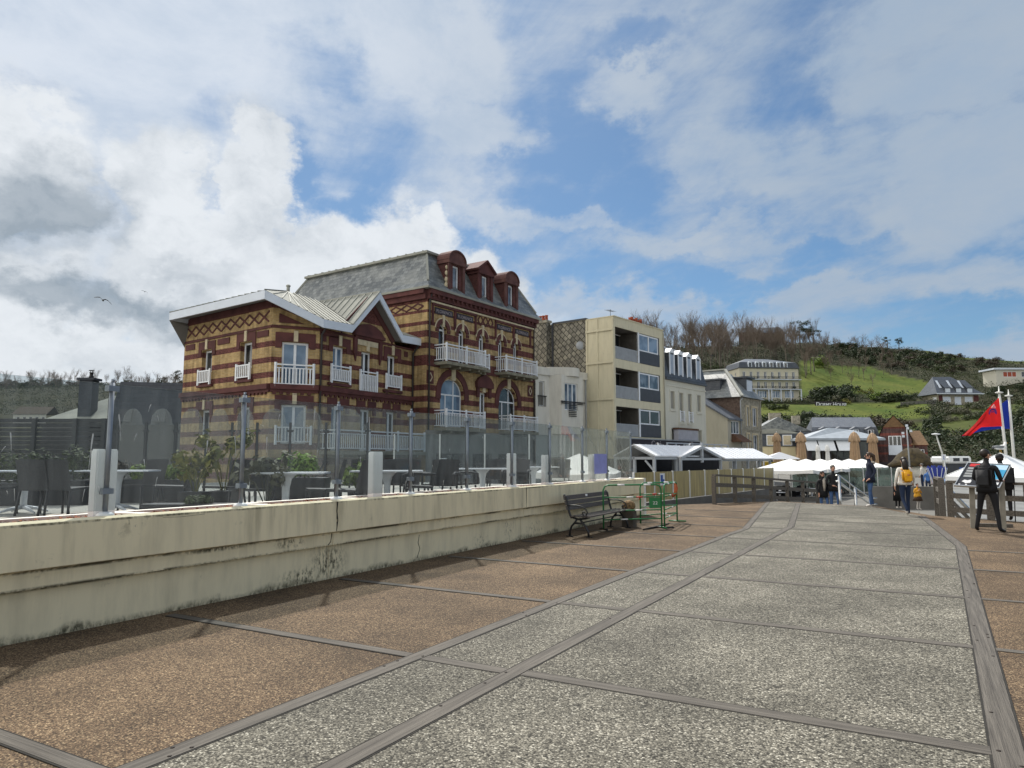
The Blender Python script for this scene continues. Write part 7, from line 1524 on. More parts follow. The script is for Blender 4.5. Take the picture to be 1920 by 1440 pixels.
for o in kids(sc0):
    if o.name.startswith('folded'): o.data = o.data.copy(); o.data.materials.clear(); o.data.materials.append(MATS['canvas_white'])
for i, px in enumerate((1531, 1549)):
    c = sc0 if i == 0 else copy_tree(sc0); c.location = at(px, 80, -.98); c.scale = (.62, .62, .92); c['label'] = ('small closed pale parasol before the restaurant, left of the pair', 'small closed pale parasol before the restaurant, right of the pair')[i]; c['group'] = 'small closed pale parasols'
tp = copy_tree(wp, loc=at(1085, 23.5, -.85), rz=TH - R(20), label='white canvas parasol seen through the glass left of the lilac sheet', scale=(.72, .72, 1.0)); tp['group'] = 'open white parasols'

# ------------------------------------------------------------------ small street things on the right
sl_ = thing('street_lamp', at(1768, 62, -1), 'slim leaning street lamp with a flat white disc head', 'street lamp'); m = MB(); m.tube([at(1768, 62, -1), D(1766, 848, 62), D(1755, 815, 62)], [.08, .07, .05], 8); m.build('pole', 'pole_white', sl_); m = MB(); m.lathe(D(1755, 815, 62), [(.08, -.04), (.34, 0), (.34, .08), (.08, .12)], 14); m.build('lamp_head', 'white_paint', sl_)
cm_ = thing('camera_mast', at(1701, 76, -1), 'grey mast with loudspeakers and cameras before the red brick house', 'mast'); m = MB(); m.tube([at(1701, 76, -1), D(1700, 798, 76)], [.09, .06], 8); m.build('pole', 'corrugated_grey', cm_)
for y, dx in ((798, 0), (803, .1), (808, .45), (812, -.4), (818, -.35)): m = MB(); p = D(1700, y, 76) + CAMR * dx; m.box(p * 1 - Vector((.13, .13, .12)), p + Vector((.13, .13, .12))); m.build('mast_device', 'white_bluish', cm_)
pm('stripe_blue', (.03, .05, .28), .7, scale=1, col2=(.06, .09, .42)); wb = thing('windbreak', at(1751, 40, -1), 'bundle of blue striped windbreak cloth flaring upward beside a white sign', 'windbreak'); m = MB(); c0 = at(1751, 40, -.9); rows = []
for z, r_ in ((1.1, .2), (1.4, .27), (1.98, .46)):
    rows.append([m.bm.verts.new(c0 + Vector((r_ * (1 + .08 * (-1) ** j) * math.cos(2 * math.pi * j / 24), r_ * (1 + .08 * (-1) ** j) * math.sin(2 * math.pi * j / 24), z - .9 + .9 + (.08 * (j % 3) if z > 1.9 else 0)))) for j in range(24)])
for a, b in zip(rows, rows[1:]): [m.bm.faces.new([a[j], a[(j + 1) % 24], b[(j + 1) % 24], b[j]]) for j in range(24)]
m.bm.faces.new(rows[0][::-1]); m.build('cloth', 'stripe_blue', wb); m = MB()
for j in range(0, 24, 2): m.beam(rows and c0 + Vector((.215 * math.cos(2 * math.pi * j / 24), .215 * math.sin(2 * math.pi * j / 24), 1.1)), c0 + Vector((.51 * math.cos(2 * math.pi * j / 24), .51 * math.sin(2 * math.pi * j / 24), 1.98)), .03, .03)
m.build('stripes', 'white_bluish', wb); m = MB(); m.tube([c0, c0 + Vector((0, 0, 1.15))], .12, 10); m.build('stand', 'dark_inside', wb)
sgn = thing('road_sign', at(1772, 36, -.9), 'small white square sign with a blue figure on a thin post', 'sign'); m = MB(); m.tube([at(1772, 36, -.9), D(1770, 856, 36)], .025, 6); m.build('post', 'alu', sgn); fcs = Face(D(1767, 860, 36), CAMR, 1); m = MB(); fcs.box(m, -.05, .18, D(0, 863.5, 36).z, D(0, 852, 36).z, .0, .02); sp1 = m.build('sign_plate', 'white_paint', sgn)
m = MB(); zc_ = D(0, 858, 36).z; m.ell(fcs.P(.06, zc_ + .09, .022), (.02, .01, .02), 8, 6); fcs.box(m, .045, .075, zc_ - .02, zc_ + .07, .0205, .026); fcs.bar(m, .05, zc_ - .02, .02, zc_ - .1, .018, .0205, .026); fcs.bar(m, .07, zc_ - .02, .11, zc_ - .1, .018, .0205, .026); m.build('figure_mark', 'sticker_blue', sp1)
vb = thing('snack_booth', at(1790, 58, -1), 'dark snack booth with a rounded white roof fascia right of the road sign', 'booth'); vfc = Face(at(1774, 62), dirf(88), 1)
m = MB(); vfc.box(m, 0, 2.4, ZG, 1.2, -2.2, 0); vfc.box(m, 2.4, 4.6, ZG, 1.2, -2.2, -.1); m.build('body', 'panel_slate_grey', vb); m = MB(); vfc.box(m, -.2, 1.9, 1.2, 1.82, -2.3, .25); bmesh.ops.bevel(m.bm, geom=m.bm.edges[:], offset=.12, segments=3, affect='EDGES'); m.build('roof_fascia', 'tent_white', vb)
m = MB(); vfc.box(m, .25, .8, 1.38, 1.66, .25, .27); vfc.box(m, 1.1, 1.6, 1.38, 1.66, .25, .27); m.build('fascia_marks', 'panel_slate_grey', vb); m = MB(); vfc.box(m, 2.6, 3.0, ZG, .95, -.1, -.05); vfc.box(m, 3.3, 3.6, ZG, .95, -.1, -.05); m.build('door_panels', 'white_bluish', vb); m = MB(); vfc.box(m, .9, 1.25, .35, .85, 0, .02); m.build('poster', 'sticker_blue', vb)
stl = thing('market_stall', at(1762, 44, -.9), 'low stall table heaped with pink and blue beach goods', 'stall'); m = MB(); sf = Face(at(1742, 44), dirf(90), 1); sf.box(m, 0, 1.7, .0, .06, -.5, .5); [sf.box(m, x, x + .05, ZG, 0, -.4, -.35) for x in (.05, 1.6)]; m.build('table', 'bench_timber', stl)
pm('goods_pink', (.55, .12, .18), .7, scale=9, col2=(.62, .5, .5)); pm('goods_blue', (.06, .14, .4), .7, scale=9, col2=(.45, .55, .62)); pm('goods_orange', (.55, .2, .06), .7, scale=9, col2=(.5, .4, .3))
for i, mm_ in enumerate(('goods_pink', 'goods_blue', 'goods_orange', 'goods_pink')): m = MB(); c = sf.P(.2 + i * .42, .2, 0); m.ell(c, (.24, .22, .18), 10, 7, jit=.5); m.build('goods_heap', mm_, stl)
# slatted dark wall of the ramp behind the people
m = MB(); wl2 = Face(at(1625, 33.5), dirf(96), 1); wl2.box(m, 0, 2.9, -.85, .32, -.12, .1); tag(m.build('ramp_wall', 'concrete_dark'), 'dark low wall of the ramp behind the woman in navy', 'wall')
gsc = thing('far_glass_screen', at(1660, 47, -.9), 'greenish glass screen below the parasols behind the woman in navy', 'glass screen'); gf = Face(at(1480, 46), dirf(86), 1); glassmat('glass_green', (.42, .50, .48), .22, (.30, .34, .32))
for i in range(8): m = MB(); gf.box(m, i * .95, i * .95 + .05, -.95, 1.05, -.03, .03); m.build('post', 'alu', gsc); m = MB(); gf.box(m, i * .95 + .06, i * .95 + .94, -.5, 1.0, -.008, .008); m.build('glass_pane', 'glass_green', gsc)
# ------------------------------------------------------------------ terrace
TZ = .66
pm('terrace_floor_mat', (.36, .345, .31), .85, .1, 2)
m = MB(); m.prism([Vector((WX - .662, -8, -1)), Vector((WX - .662, 19.68, -1)), Vector((-9.9, 19.68, -1)), Vector((-9.9, 23.2, -1)), Vector((-24, 23.2, -1)), Vector((-26, -8, -1))], (0, 0, 1 + TZ)); tag(m.build('terrace', 'terrace_floor_mat', fix=True), kind='structure')
pm('wicker_dark', (.016, .017, .02), .6, scale=60, col2=(.05, .052, .057), bump=.4); pm('chair_alu', (.035, .036, .04), .4, .1, metal=.5); pm('table_white', (.72, .75, .80), .3, .03, 2); pm('planter_dark', (.02, .022, .026), .5, .15, 4)
def chair(arms):
    t = thing('armchair' if arms else 'terrace_chair', (0, 0, 0), 'x', 'chair', 'dark terrace chairs'); w_ = .27
    m = MB(); m.hexa([(-w_, -.24, .41), (w_, -.24, .41), (w_, .25, .43), (-w_, .25, .43), (-w_, -.24, .45), (w_, -.24, .45), (w_, .25, .47), (-w_, .25, .47)]); m.build('seat', 'wicker_dark', t, off=False, fix=True)
    m = MB(); n = 6
    rows = [[Vector((-w_ + 2 * w_ * i / n, -.24 - dy - .03 * (1 - ((i - n / 2) / (n / 2)) ** 2), z + (.012 * math.sin(i / n * math.pi) if z > .8 else 0))) for i in range(n + 1)] for z, dy in ((.43, 0), (.65, .04), (.92, .11))]
    vs = [[m.bm.verts.new(p) for p in r] for r in rows]
    for a, b in zip(vs, vs[1:]):
        for i in range(n): m.bm.faces.new([a[i], a[i + 1], b[i + 1], b[i]])
    bmesh.ops.solidify(m.bm, geom=m.bm.faces[:], thickness=.03); m.build('backrest', 'wicker_dark', t, off=False)
    for x in (-1, 1):
        for y, ye in ((-.22, -.28), (.22, .25)): m = MB(); m.tube([(x * w_ * .92, y, .42), (x * w_, ye, 0)], .02, 6); m.build('leg', 'chair_alu', t, off=False)
        if arms: m = MB(); m.tube([(x * (w_ + .02), .25, .43), (x * (w_ + .03), .24, .64), (x * (w_ + .03), .1, .67), (x * (w_ + .02), -.28, .66)], .026, 6); m.build('armrest', 'wicker_dark', t, off=False)
    return t
def table():
    t = thing('terrace_table', (0, 0, 0), 'x', 'table', 'white terrace tables'); m = MB(); m.box((-.62, -.36, .71), (.62, .36, .735)); bmesh.ops.bevel(m.bm, geom=[e for e in m.bm.edges if abs((e.verts[0].co - e.verts[1].co).z) > .01], offset=.06, segments=3, affect='EDGES'); m.build('tabletop', 'table_white', t, off=False)
    m = MB(); m.lathe((0, 0, 0), [(.05, .06), (.055, .3), (.06, .5), (.09, .63), (.17, .71)], 14); m.build('pedestal', 'table_white', t, off=False)
    m = MB()
    for a in range(4): A = math.pi / 4 + a * math.pi / 2; c, s = math.cos(A), math.sin(A); m.tube([(0, 0, .10), (.2 * c, .2 * s, .07), (.42 * c, .36 * s, .012)], [.04, .03, .014], 6)
    m.build('base', 'table_white', t, off=False); return t
tb = table(); ca_, cb_ = chair(False), chair(True); firsts = set()
def place(pr, px, dp, face, label, z=TZ):
    c = pr if pr.name not in firsts else copy_tree(pr); firsts.add(pr.name); c.location = at(px, dp, z); d = dirf(face); c.rotation_euler = (0, 0, math.atan2(d.y, d.x) - math.pi / 2); c['label'] = label; return c
tb_rot = 90
for px, dp, f, lab in ((55, 12.6, 80, 'white terrace table at the far left, on a splayed foot left of two dark chairs'), (228, 12.9, 84, 'long white terrace table behind the largest lamp'), (540, 11.0, 86, 'white terrace table before the round bright bush'), (728, 12.6, 82, 'white terrace table behind the lamp that stands alone mid pane'), (905, 15.5, 80, 'white terrace table behind the steel post right of the dark armchairs'), (1000, 18.5, 80, 'white terrace table farthest along the terrace, left of the white parasol')):
    place(tb, px, dp, f - 90, lab)
for px, dp, f, lab in ((92, 12.1, 8, 'dark chair seen from behind, left of a touching pair at the far left'), (134, 12.1, 8, 'dark chair seen from behind, right of a touching pair at the far left'), (-5, 12.2, 10, 'dark chair cut by the left edge of the picture'), (272, 13.3, 200, 'dark chair facing the viewer between the largest lamp and the dark planter'), (325, 13.0, 250, 'dark chair side on, right of the long white table'), (478, 11.6, 200, 'dark chair left of the spindly bush at the second steel post'), (425, 12.6, 215, 'dark chair behind the yellowish bush, left of the second steel post'), (608, 11.6, 250, 'dark chair right of the round bright bush'), (655, 11.5, 280, 'dark chair seen side on, beside the third steel post'), (672, 13.8, 190, 'dark chair behind the white table left of the lamp that stands alone'), (758, 14.0, 185, 'dark chair facing the viewer right of the lamp that stands alone'), (735, 14.6, 185, 'dark chair behind the white table of the lamp that stands alone')):
    place(ca_, px, dp, f, lab)
for px, dp, f, lab in ((785, 13.0, 255, 'dark armchair left of three in a row right of the lone lamp'), (828, 13.6, 190, 'dark armchair in the middle of three, below the small far lamp'), (862, 14.2, 120, 'dark armchair right of three, beside the fifth steel post'), (968, 16.5, 190, 'dark armchair behind the lamp that hides behind a post'), (935, 18.0, 170, 'dark armchair farther back, left of the hidden lamp'), (1045, 19.5, 200, 'dark armchair farthest along the terrace under the white parasol')):
    place(cb_, px, dp, f, lab)
rq = random.Random(9)                        # crowded tables under the parasols
for i in range(26):
    px = rq.uniform(1440, 1650); dp = 39.5 + (px - 1440) / 200 * 15 + rq.uniform(-1.6, 2.6); c = place(rq.choice((ca_, cb_)), px, dp, rq.uniform(0, 360), 'dark chair crowded among others under the open white parasols', -.98); c['group'] = 'chairs crowded under the open white parasols'
for i in range(9): c = place(tb, 1450 + i * 22, 40.2 + i * 1.6, rq.uniform(0, 90), 'pale table crowded among chairs under the open white parasols', -.98); c['group'] = 'tables under the open white parasols'
# planters and potted shrubs
def planted(px, dp, w_, h, kind, label, pot=(.9, .45, .5), rz=0, seed=0, dens=260, size=.05, tall=False):
    t = thing('potted_shrub', at(px, dp, TZ), label, 'potted plant', 'terrace plants', rz=TH + rz); rg = random.Random(seed + 50); m = MB(); x, y, z = pot; m.hexa([(-x / 2 + .03, -y / 2 + .03, 0), (x / 2 - .03, -y / 2 + .03, 0), (x / 2 - .03, y / 2 - .03, 0), (-x / 2 + .03, y / 2 - .03, 0), (-x / 2, -y / 2, z), (x / 2, -y / 2, z), (x / 2, y / 2, z), (-x / 2, y / 2, z)]); m.build('pot', 'planter_dark', t, off=False)
    m = MB()
    if tall:
        for i in range(9): a = rg.uniform(0, 6.28); e = Vector((math.cos(a) * w_ * rg.uniform(.2, .6), math.sin(a) * w_ * .4, z + h * rg.uniform(.5, 1))); m.tube([(0, 0, z - .1), e * .5 + Vector((0, 0, .25)), e], .007, 4); clump(m, e, (.14, .14, .16), 26, size * 1.5, rg)
    else:
        for i in range(8): c = Vector((rg.uniform(-.32, .32) * w_, rg.uniform(-.2, .2) * w_, z + h * rg.uniform(.2, .6))); clump(m, c, (w_ * .3, w_ * .25, h * .38), dens // 4, size, rg)
    m.build('foliage', kind, t, off=False, uv=False)
for i, a in enumerate(((30, 14.5, .9, .75, 'leaf_mid', 'loose green shrub in a dark planter at the far left edge', (1.2, .45, .45)), (85, 15.2, .9, .7, 'leaf_dark', 'dark green shrub behind the pair of chairs'), (138, 14.8, 1.0, .85, 'leaf_mid', 'tallest green shrub of the left planters, above the pair of chairs'), (212, 15.5, .8, .5, 'leaf_brown', 'brownish shrub behind the largest lamp'), (275, 15.5, .75, .42, 'leaf_light', 'fresh green low bush left of two below the arched panels'), (332, 15.2, .7, .42, 'leaf_light', 'fresh green low bush right of two below the arched panels'),
                         (563, 12.2, .62, .46, 'leaf_bright', 'bright round green bush in a tall dark planter', (1.0, .42, .62)))):
    planted(*a, seed=i)
planted(372, 11.8, .8, .62, 'leaf_yellow', 'olive green bush in a dark pot left of the second steel post', pot=(.4, .4, .4), seed=21, tall=True); planted(425, 12.2, .8, .95, 'leaf_yellow', 'tall yellowish sparse bush just left of the second steel post', pot=(.4, .4, .4), seed=22, tall=True); planted(505, 10.6, .8, .62, 'leaf_grey', 'spindly grey green bush right of the second steel post', pot=(.35, .35, .3), seed=23, tall=True); planted(382, 10.3, .4, .14, 'leaf_mid', 'long low dark trough with tiny sprigs at the front left of the second steel post', pot=(1.5, .4, .30), seed=24); planted(673, 12.9, .4, .4, 'leaf_light', 'small light green plant between two dark chairs', pot=(.3, .3, .4), seed=25, tall=True)
# inner screen with arched frosted panels and black posts
glassmat('frosted_grey', (.88, .90, .90), .07, (.36, .37, .36), rough=.25, streak=False); ig = thing('arched_screen', at(450, 18, TZ), 'inner glass screen of arched frosted panels between black posts across the terrace', 'glass screen'); fi = Face(at(200, 18.2), CAMR, 1); k18 = 18.2 / F
px_ = [222, 275, 331, 388, 436, 483, 545, 612, 690]
for a, b in zip(px_, px_[1:]):
    s0, s1 = (a - 200) * k18, (b - 200) * k18; m = MB(); hw = (s1 - s0) / 2 - .05; c_ = (s0 + s1) / 2; pts = [(c_ - hw, TZ + .1), (c_ + hw, TZ + .1), (c_ + hw, 2.45)] + [(c_ + hw * .82 * math.cos(math.pi * i / 12), 2.5 + .38 * math.sin(math.pi * i / 12)) for i in range(13)] + [(c_ - hw, 2.45)]; fi.poly(m, pts, -.006, .006); m.build('arched_pane', 'frosted_grey', ig, fix=True)
for i, p in enumerate(px_):
    s = (p - 200) * k18; m = MB(); fi.box(m, s - .025, s + .025, TZ, 2.52, -.03, .03); fi.box(m, s - .07, s + .07, 2.28, 2.33, -.035, .035); fi.box(m, s - .07, s + .07, 1.5, 1.55, -.035, .035); fi.bar(m, s - .02, 1.5, s - .35, .95, .04, -.02, .02) if i % 2 else 0; m.build('post', 'post_black', ig)
# far edge screen
eg = thing('edge_screen', at(900, 24, TZ), 'clear glass screen on slim posts at the far side of the terrace', 'glass screen'); fe = Face(at(740, 23.6), dirf(84), 1)
for i in range(5): m = MB(); s = i * 1.5; fe.box(m, s - .025, s + .025, TZ, 2.42, -.025, .025); m.build('post', 'alu', eg)
for i in range(4): m = MB(); s = i * 1.5; fe.box(m, s + .04, s + 1.46, TZ + .1, 2.4, -.006, .006); m.build('glass_pane', 'screen_glass', eg)
# slatted fence and slate house at the left
lv_ = thing('slatted_fence', at(80, 21, TZ), 'dark horizontal slatted fence behind the shrubs at the left', 'fence'); fl_ = Face(at(-180, 21), CAMR, 1); m = MB(); k21 = 21 / F
for i in range(16): z = TZ + .05 + i * .13; fl_.box(m, 0, 6.0, z, z + (.115 if i not in (11, 13) else .09), -.02, .02)
m.build('slats', 'planter_dark', lv_)
for s in (0, 2.0, 3.9, 5.1, 5.95): m = MB(); fl_.box(m, s - .06, s + .06, TZ, 2.78, .021, .1); m.build('post', 'post_black', lv_)
slh = thing('slate_house', at(250, 47, -1), 'dark slate clad house with a tall chimney, behind the glass at the left', 'house'); fs_ = Face(at(60, 46), dirf(88), 1); k32 = 46 / F; XS = lambda px: (px - 60) * k32; ZS = lambda y: CH + (860 - y) * k32
slate('slate_steel', (.03, .038, .052), (.042, .05, .066), .45, .3, lk=.06, rough=.7)
m = MB(); fs_.wall(m, XS(200), XS(395), -1, ZS(795)); sidewall(m, fs_, XS(200), -1, ZS(795), 7); m.build('wall', 'planter_dark', slh)
m = MB(); q = lambda px, y, o: fs_.P(XS(px), ZS(y), o); m.face([q(200, 797, .2), q(396, 797, .2), q(396, 716, -.9), q(206, 712, -.9)]); m.face([q(206, 712, -.9), q(396, 716, -.9), q(396, 712, -6), q(206, 712, -6)]); m.face([q(200, 797, .2), q(206, 712, -.9), q(206, 712, -6), q(200, 797, -7)]); m.build('slate_roof', 'slate_steel', slh)
for a in (222, 285): m = MB(); m.prism([q(a, 792, .30), q(a + 24, 792, .30), q(a + 22, 768, -.02), q(a - 2, 768, -.02)], fs_.N * .06 + Vector((0, 0, .03))); d = m.build('skylight', 'panel_slate_grey', slh, fix=True)
m = MB(); fs_.box(m, XS(149), XS(173), -1, ZS(713), -.4, .4); fs_.box(m, XS(145), XS(177), ZS(713), ZS(709), -.5, .5); cst = m.build('chimney', 'slate_steel', slh); m = MB(); p = q(164, 708, 0); m.lathe(p, [(.15, 0), (.15, .1), (.11, .13), (.11, .3), (.14, .32), (.14, .36)], 8); [m.beam(p + Vector((dx, 0, .3)), p + Vector((dx, 0, .47)), .03, .03) for dx in (-.11, .11)]; m.lathe(p + Vector((0, 0, .46)), [(.17, 0), (.17, .04)], 8); m.build('chimney_cowl', 'iron_black', cst)
m = MB(); m.prism([q(88, 793, .9), q(207, 793, .9), q(207, 733, -2.6), q(186, 733, -2.6)], (0, 0, .08)); m.build('zinc_roof', 'zinc_sheet', slh, fix=True)
m = MB(); m.box((at(95, 48).x - 1, at(95, 48).y, -1), (at(200, 48).x, at(200, 48).y + 2, ZS(796))); m.build('rear_wall', 'planter_dark', slh)
hb = thing('hillside_cottage', HP(55, 215), 'small pale cottage row glimpsed far off through the dirty glass at the left', 'house'); p = HP(55, 215); cf = Face((p.x, p.y), CAMR, 1); m = MB(); cf.wall(m, -5, 5, p.z - 2, p.z + 3, [(-4 + i * 1.9, -3 + i * 1.9, p.z + .6, p.z + 2.2) for i in range(5)], .2); m.build('wall', 'render_white', hb); m = MB(); m.prism([cf.P(-5.4, p.z + 3, .4), cf.P(-5.4, p.z + 5.5, -3), cf.P(-5.4, p.z + 3, -6)], cf.U * 10.8); m.build('roof', 'roof_brown', hb, fix=True)
for i in range(5): window(hb, cf, -4 + i * 1.9, -3 + i * 1.9, p.z + .6, p.z + 2.2, .1, .1, 0)
# ------------------------------------------------------------------ people
pm('skin', (.48, .27, .19), .6, .06, 9); pm('skin_dark', (.30, .16, .11), .6, .06, 9); pm('hair_dark', (.018, .012, .009), .5, .3, 30); pm('hair_brown', (.05, .03, .018), .55, .3, 30); pm('hair_grey', (.14, .13, .12), .6, .3, 30)
pm('cloth_black', (.010, .0105, .013), .8, .25, 6); pm('cloth_black2', (.018, .019, .022), .75, .25, 6); pm('cloth_navy', (.016, .022, .045), .8, .2, 6); pm('cloth_white', (.66, .63, .58), .85, .08, 8, bump=.2); pm('denim_blue', (.05, .10, .22), .85, .22, 7); pm('denim_dark', (.014, .026, .062), .85, .22, 7); pm('cloth_yellow', (.62, .32, .03), .8, .1, 6); pm('bag_yellow', (.72, .36, .012), .6, .1, 5); pm('shoe_white', (.62, .58, .54), .6, .1); pm('shoe_black', (.012, .012, .012), .5, 0); pm('cloth_brown', (.06, .035, .022), .85, .15); pm('tights_white', (.6, .58, .54), .8, .05); pm('cloth_blue', (.06, .16, .42), .8, .1); pm('cloth_orange', (.5, .2, .08), .8, .1); pm('eye_dark', (.01, .008, .007), .2, 0); pm('lip', (.32, .11, .09), .5, 0); pm('scarf_grey', (.34, .31, .27), .85, .15, 9); pm('shoe_orange', (.55, .25, .13), .7, .1)
def person(loc, face, H, label, top, legs, shoes, hair, skin='skin', J={}, hairstyle='short', width=1.0, look=0., coat=0., extra=None, sleeves=True):
    """one continuous skinned body; J overrides joint positions (x right, y ahead, z up, for a 1.75 m figure)"""
    t = thing('person', loc, label, 'person'); f = dirf(face); t.rotation_euler = (0, 0, math.atan2(f.y, f.x) - math.pi / 2); sc = H / 1.75
    jt = {'pel': (0, 0, .96), 'wa': (0, .0, 1.10), 'ch': (0, .0, 1.30), 'nb': (0, -.01, 1.46), 'hb': (0, .015, 1.545), 'h1': (0, .03, 1.60), 'h2': (0, .015, 1.67), 'h3': (0, .0, 1.725)}
    jr = {'pel': (.165, .115), 'wa': (.14, .10), 'ch': (.165, .115), 'nb': (.075, .065), 'hb': (.052, .055), 'h1': (.066, .078), 'h2': (.076, .095), 'h3': (.05, .06)}
    for s, n in ((-1, 'L'), (1, 'R')):
        jt.update({'sh' + n: (s * .175, -.01, 1.41), 'el' + n: (s * .235, -.03, 1.14), 'wr' + n: (s * .235, .06, .90), 'hd' + n: (s * .232, .085, .84), 'hp' + n: (s * .09, 0, .90), 'kn' + n: (s * .10, .02, .50), 'an' + n: (s * .10, -.01, .085), 'to' + n: (s * .115, .15, .04)})
        jr.update({'sh' + n: .062, 'el' + n: .045, 'wr' + n: .030, 'hd' + n: (.020, .036), 'hp' + n: .092, 'kn' + n: .058, 'an' + n: .042, 'to' + n: .036})
    jt.update(J); E = [('pel', 'wa'), ('wa', 'ch'), ('ch', 'nb'), ('nb', 'hb'), ('hb', 'h1'), ('h1', 'h2'), ('h2', 'h3')]
    for n in 'LR': E += [('ch', 'sh' + n), ('sh' + n, 'el' + n), ('el' + n, 'wr' + n), ('wr' + n, 'hd' + n), ('pel', 'hp' + n), ('hp' + n, 'kn' + n), ('kn' + n, 'an' + n), ('an' + n, 'to' + n)]
    reg = {('pel', 'wa'): 0, ('wa', 'ch'): 0, ('ch', 'nb'): 0, ('nb', 'hb'): 3, ('hb', 'h1'): 3, ('h1', 'h2'): 3, ('h2', 'h3'): 3}
    for n in 'LR':
        w0, h0 = Vector(jt['wr' + n]), Vector(jt['hd' + n]); d = (h0 - w0).normalized(); sd = d.cross(Vector((0, 1, 0)) if abs(d.y) < .8 else Vector((1, 0, 0))).normalized(); nn = sd.cross(d)
        if True:
            sdv = nn  # fingers fan across the palm
            for i, (o, l) in enumerate(((-.027, .066), (-.009, .078), (.009, .074), (.026, .058))):
                b = 'f%s%d' % (n, i); p0 = h0 + d * .035 + sdv * o; p1 = p0 + d * l * .55 + sd * .008; p2 = p1 + d * l * .4 + sd * .022
                jt[b + 'a'], jt[b + 'b'], jt[b + 'c'] = p0, p1, p2; jr[b + 'a'] = .010; jr[b + 'b'] = .0085; jr[b + 'c'] = .007; E += [('hd' + n, b + 'a'), (b + 'a', b + 'b'), (b + 'b', b + 'c')]
            p0 = w0 + d * .03 + sdv * .038; p1 = p0 + d * .03 + sdv * .022; p2 = p1 + d * .03 + sd * .01; jt['t%sa' % n], jt['t%sb' % n], jt['t%sc' % n] = p0, p1, p2; jr['t%sa' % n] = .012; jr['t%sb' % n] = .010; jr['t%sc' % n] = .008; E += [('wr' + n, 't%sa' % n), ('t%sa' % n, 't%sb' % n), ('t%sb' % n, 't%sc' % n)]
    if look:                                # turn the head
        c = Vector(jt['hb']); M_r = Matrix.Rotation(look, 3, 'Z')
        for k in ('h1', 'h2', 'h3'): jt[k] = c + M_r @ (Vector(jt[k]) - c)
    names = list(jt); bm = bmesh.new(); sk = bm.verts.layers.skin.verify(); V = {}
    for n in names:
        v = bm.verts.new(Vector(jt[n]) * sc); r = jr[n]; r = r if isinstance(r, tuple) else (r, r); k = sc * (width if n in ('pel', 'wa', 'ch', 'hpL', 'hpR') else 1); v[sk].radius = (r[0] * k, r[1] * k); v[sk].use_root = n == 'pel'; V[n] = v
    for a, b in E: bm.edges.new((V[a], V[b]))
    me = bpy.data.meshes.new('body_src'); bm.to_mesh(me); bm.free(); ob = bpy.data.objects.new('body_src', me); COL.objects.link(ob); md = ob.modifiers.new('s', 'SKIN'); md.use_smooth_shade = True; ob.modifiers.new('d', 'SUBSURF').levels = 1
    ob.modifiers['d'].render_levels = 1; dg = bpy.context.evaluated_depsgraph_get(); dg.update(); bod = bpy.data.meshes.new_from_object(ob.evaluated_get(dg)); bpy.data.objects.remove(ob)
    bod.materials.clear(); [bod.materials.append(MATS[x]) for x in (top, legs, shoes, skin)]
    segs = []
    for a, b in E:
        if (a, b) in reg: r_ = reg[(a, b)]
        elif a[:2] == 'ch' or a[:2] in ('sh', 'el'): r_ = 0 if sleeves else 3
        elif a == 'pel' or a[:2] in ('hp', 'kn'): r_ = 1
        elif a[:2] == 'an': r_ = 2
        else: r_ = 3
        ra = jr[a]; ra = max(ra) if isinstance(ra, tuple) else ra; segs.append((Vector(jt[a]) * sc, Vector(jt[b]) * sc, r_, ra * sc))
    for p in bod.polygons:
        c = p.center; best = 9e9
        for a, b, r_, rad in segs:
            ab = b - a; u = max(0, min(1, (c - a).dot(ab) / max(1e-9, ab.length_squared))); dd = (c - a - ab * u).length - rad * .8
            if dd < best: best = dd; k = r_
        if k == 1 and c.z > 1.0 * sc: k = 0
        if k == 0 and c.z < .93 * sc and abs(c.x) < .19 * sc and abs(c.y) < .2 * sc: k = 1
        if c.z < .09 * sc and k == 1: k = 2
        p.material_index = k; p.use_smooth = True
    bo = bpy.data.objects.new('body', bod); COL.objects.link(bo); bo.parent = t
    hd = Vector(jt['h2']); fr = (Vector(jt['h1']) - Vector(jt['hb'])); fr.z = 0; fr = fr.normalized() if fr.length > .003 else Vector((0, 1, 0)); rt = Vector((fr.y, -fr.x, 0)); Q = lambda a, b, c: (hd + rt * a + fr * b + Vector((0, 0, c))) * sc
    m = MB(); m.mi = 0; m.tube([Q(0, .085, .01), Q(0, .118, -.032), Q(0, .09, -.04)], [.010 * sc, .016 * sc, .012 * sc], 6)
    for s in (-1, 1): m.ell(Q(s * .078, -.005, -.02), (.014 * sc, .022 * sc, .032 * sc), 8, 6)
    m.mi = 1; [m.ell(Q(s * .032, .092, .0), (.013 * sc, .008 * sc, .008 * sc), 8, 5) for s in (-1, 1)]; m.mi = 2; m.ell(Q(0, .092, -.068), (.024 * sc, .009 * sc, .007 * sc), 8, 5); m.build('face', [skin, 'eye_dark', 'lip'], t, off=False)
    m = MB(); rotm = Matrix((rt, fr, Vector((0, 0, 1)))).transposed()
    m.ell(Q(0, -.022, .022), (.088 * sc, .105 * sc, .098 * sc), 14, 9, rot=rotm, jit=.12)
    if hairstyle == 'long': m.tube([Q(0, -.07, .02), Q(0, -.10, -.10), Q(.01, -.09, -.24), Q(.02, -.085, -.36)], [.075 * sc, .09 * sc, .085 * sc, .03 * sc], 10)
    if hairstyle == 'pony': m.tube([Q(0, -.09, .05), Q(0, -.16, .0), Q(0, -.17, -.14), Q(0, -.14, -.28)], [.05 * sc, .055 * sc, .05 * sc, .015 * sc], 10)
    for v in m.bm.verts:                    # clear the face
        l = (v.co / sc - hd); 
        if l.dot(fr) > .06 and l.z < .05: v.co -= fr * .05 * sc
    hb_ = m.build('hair', hair, t, off=False, smooth=True)
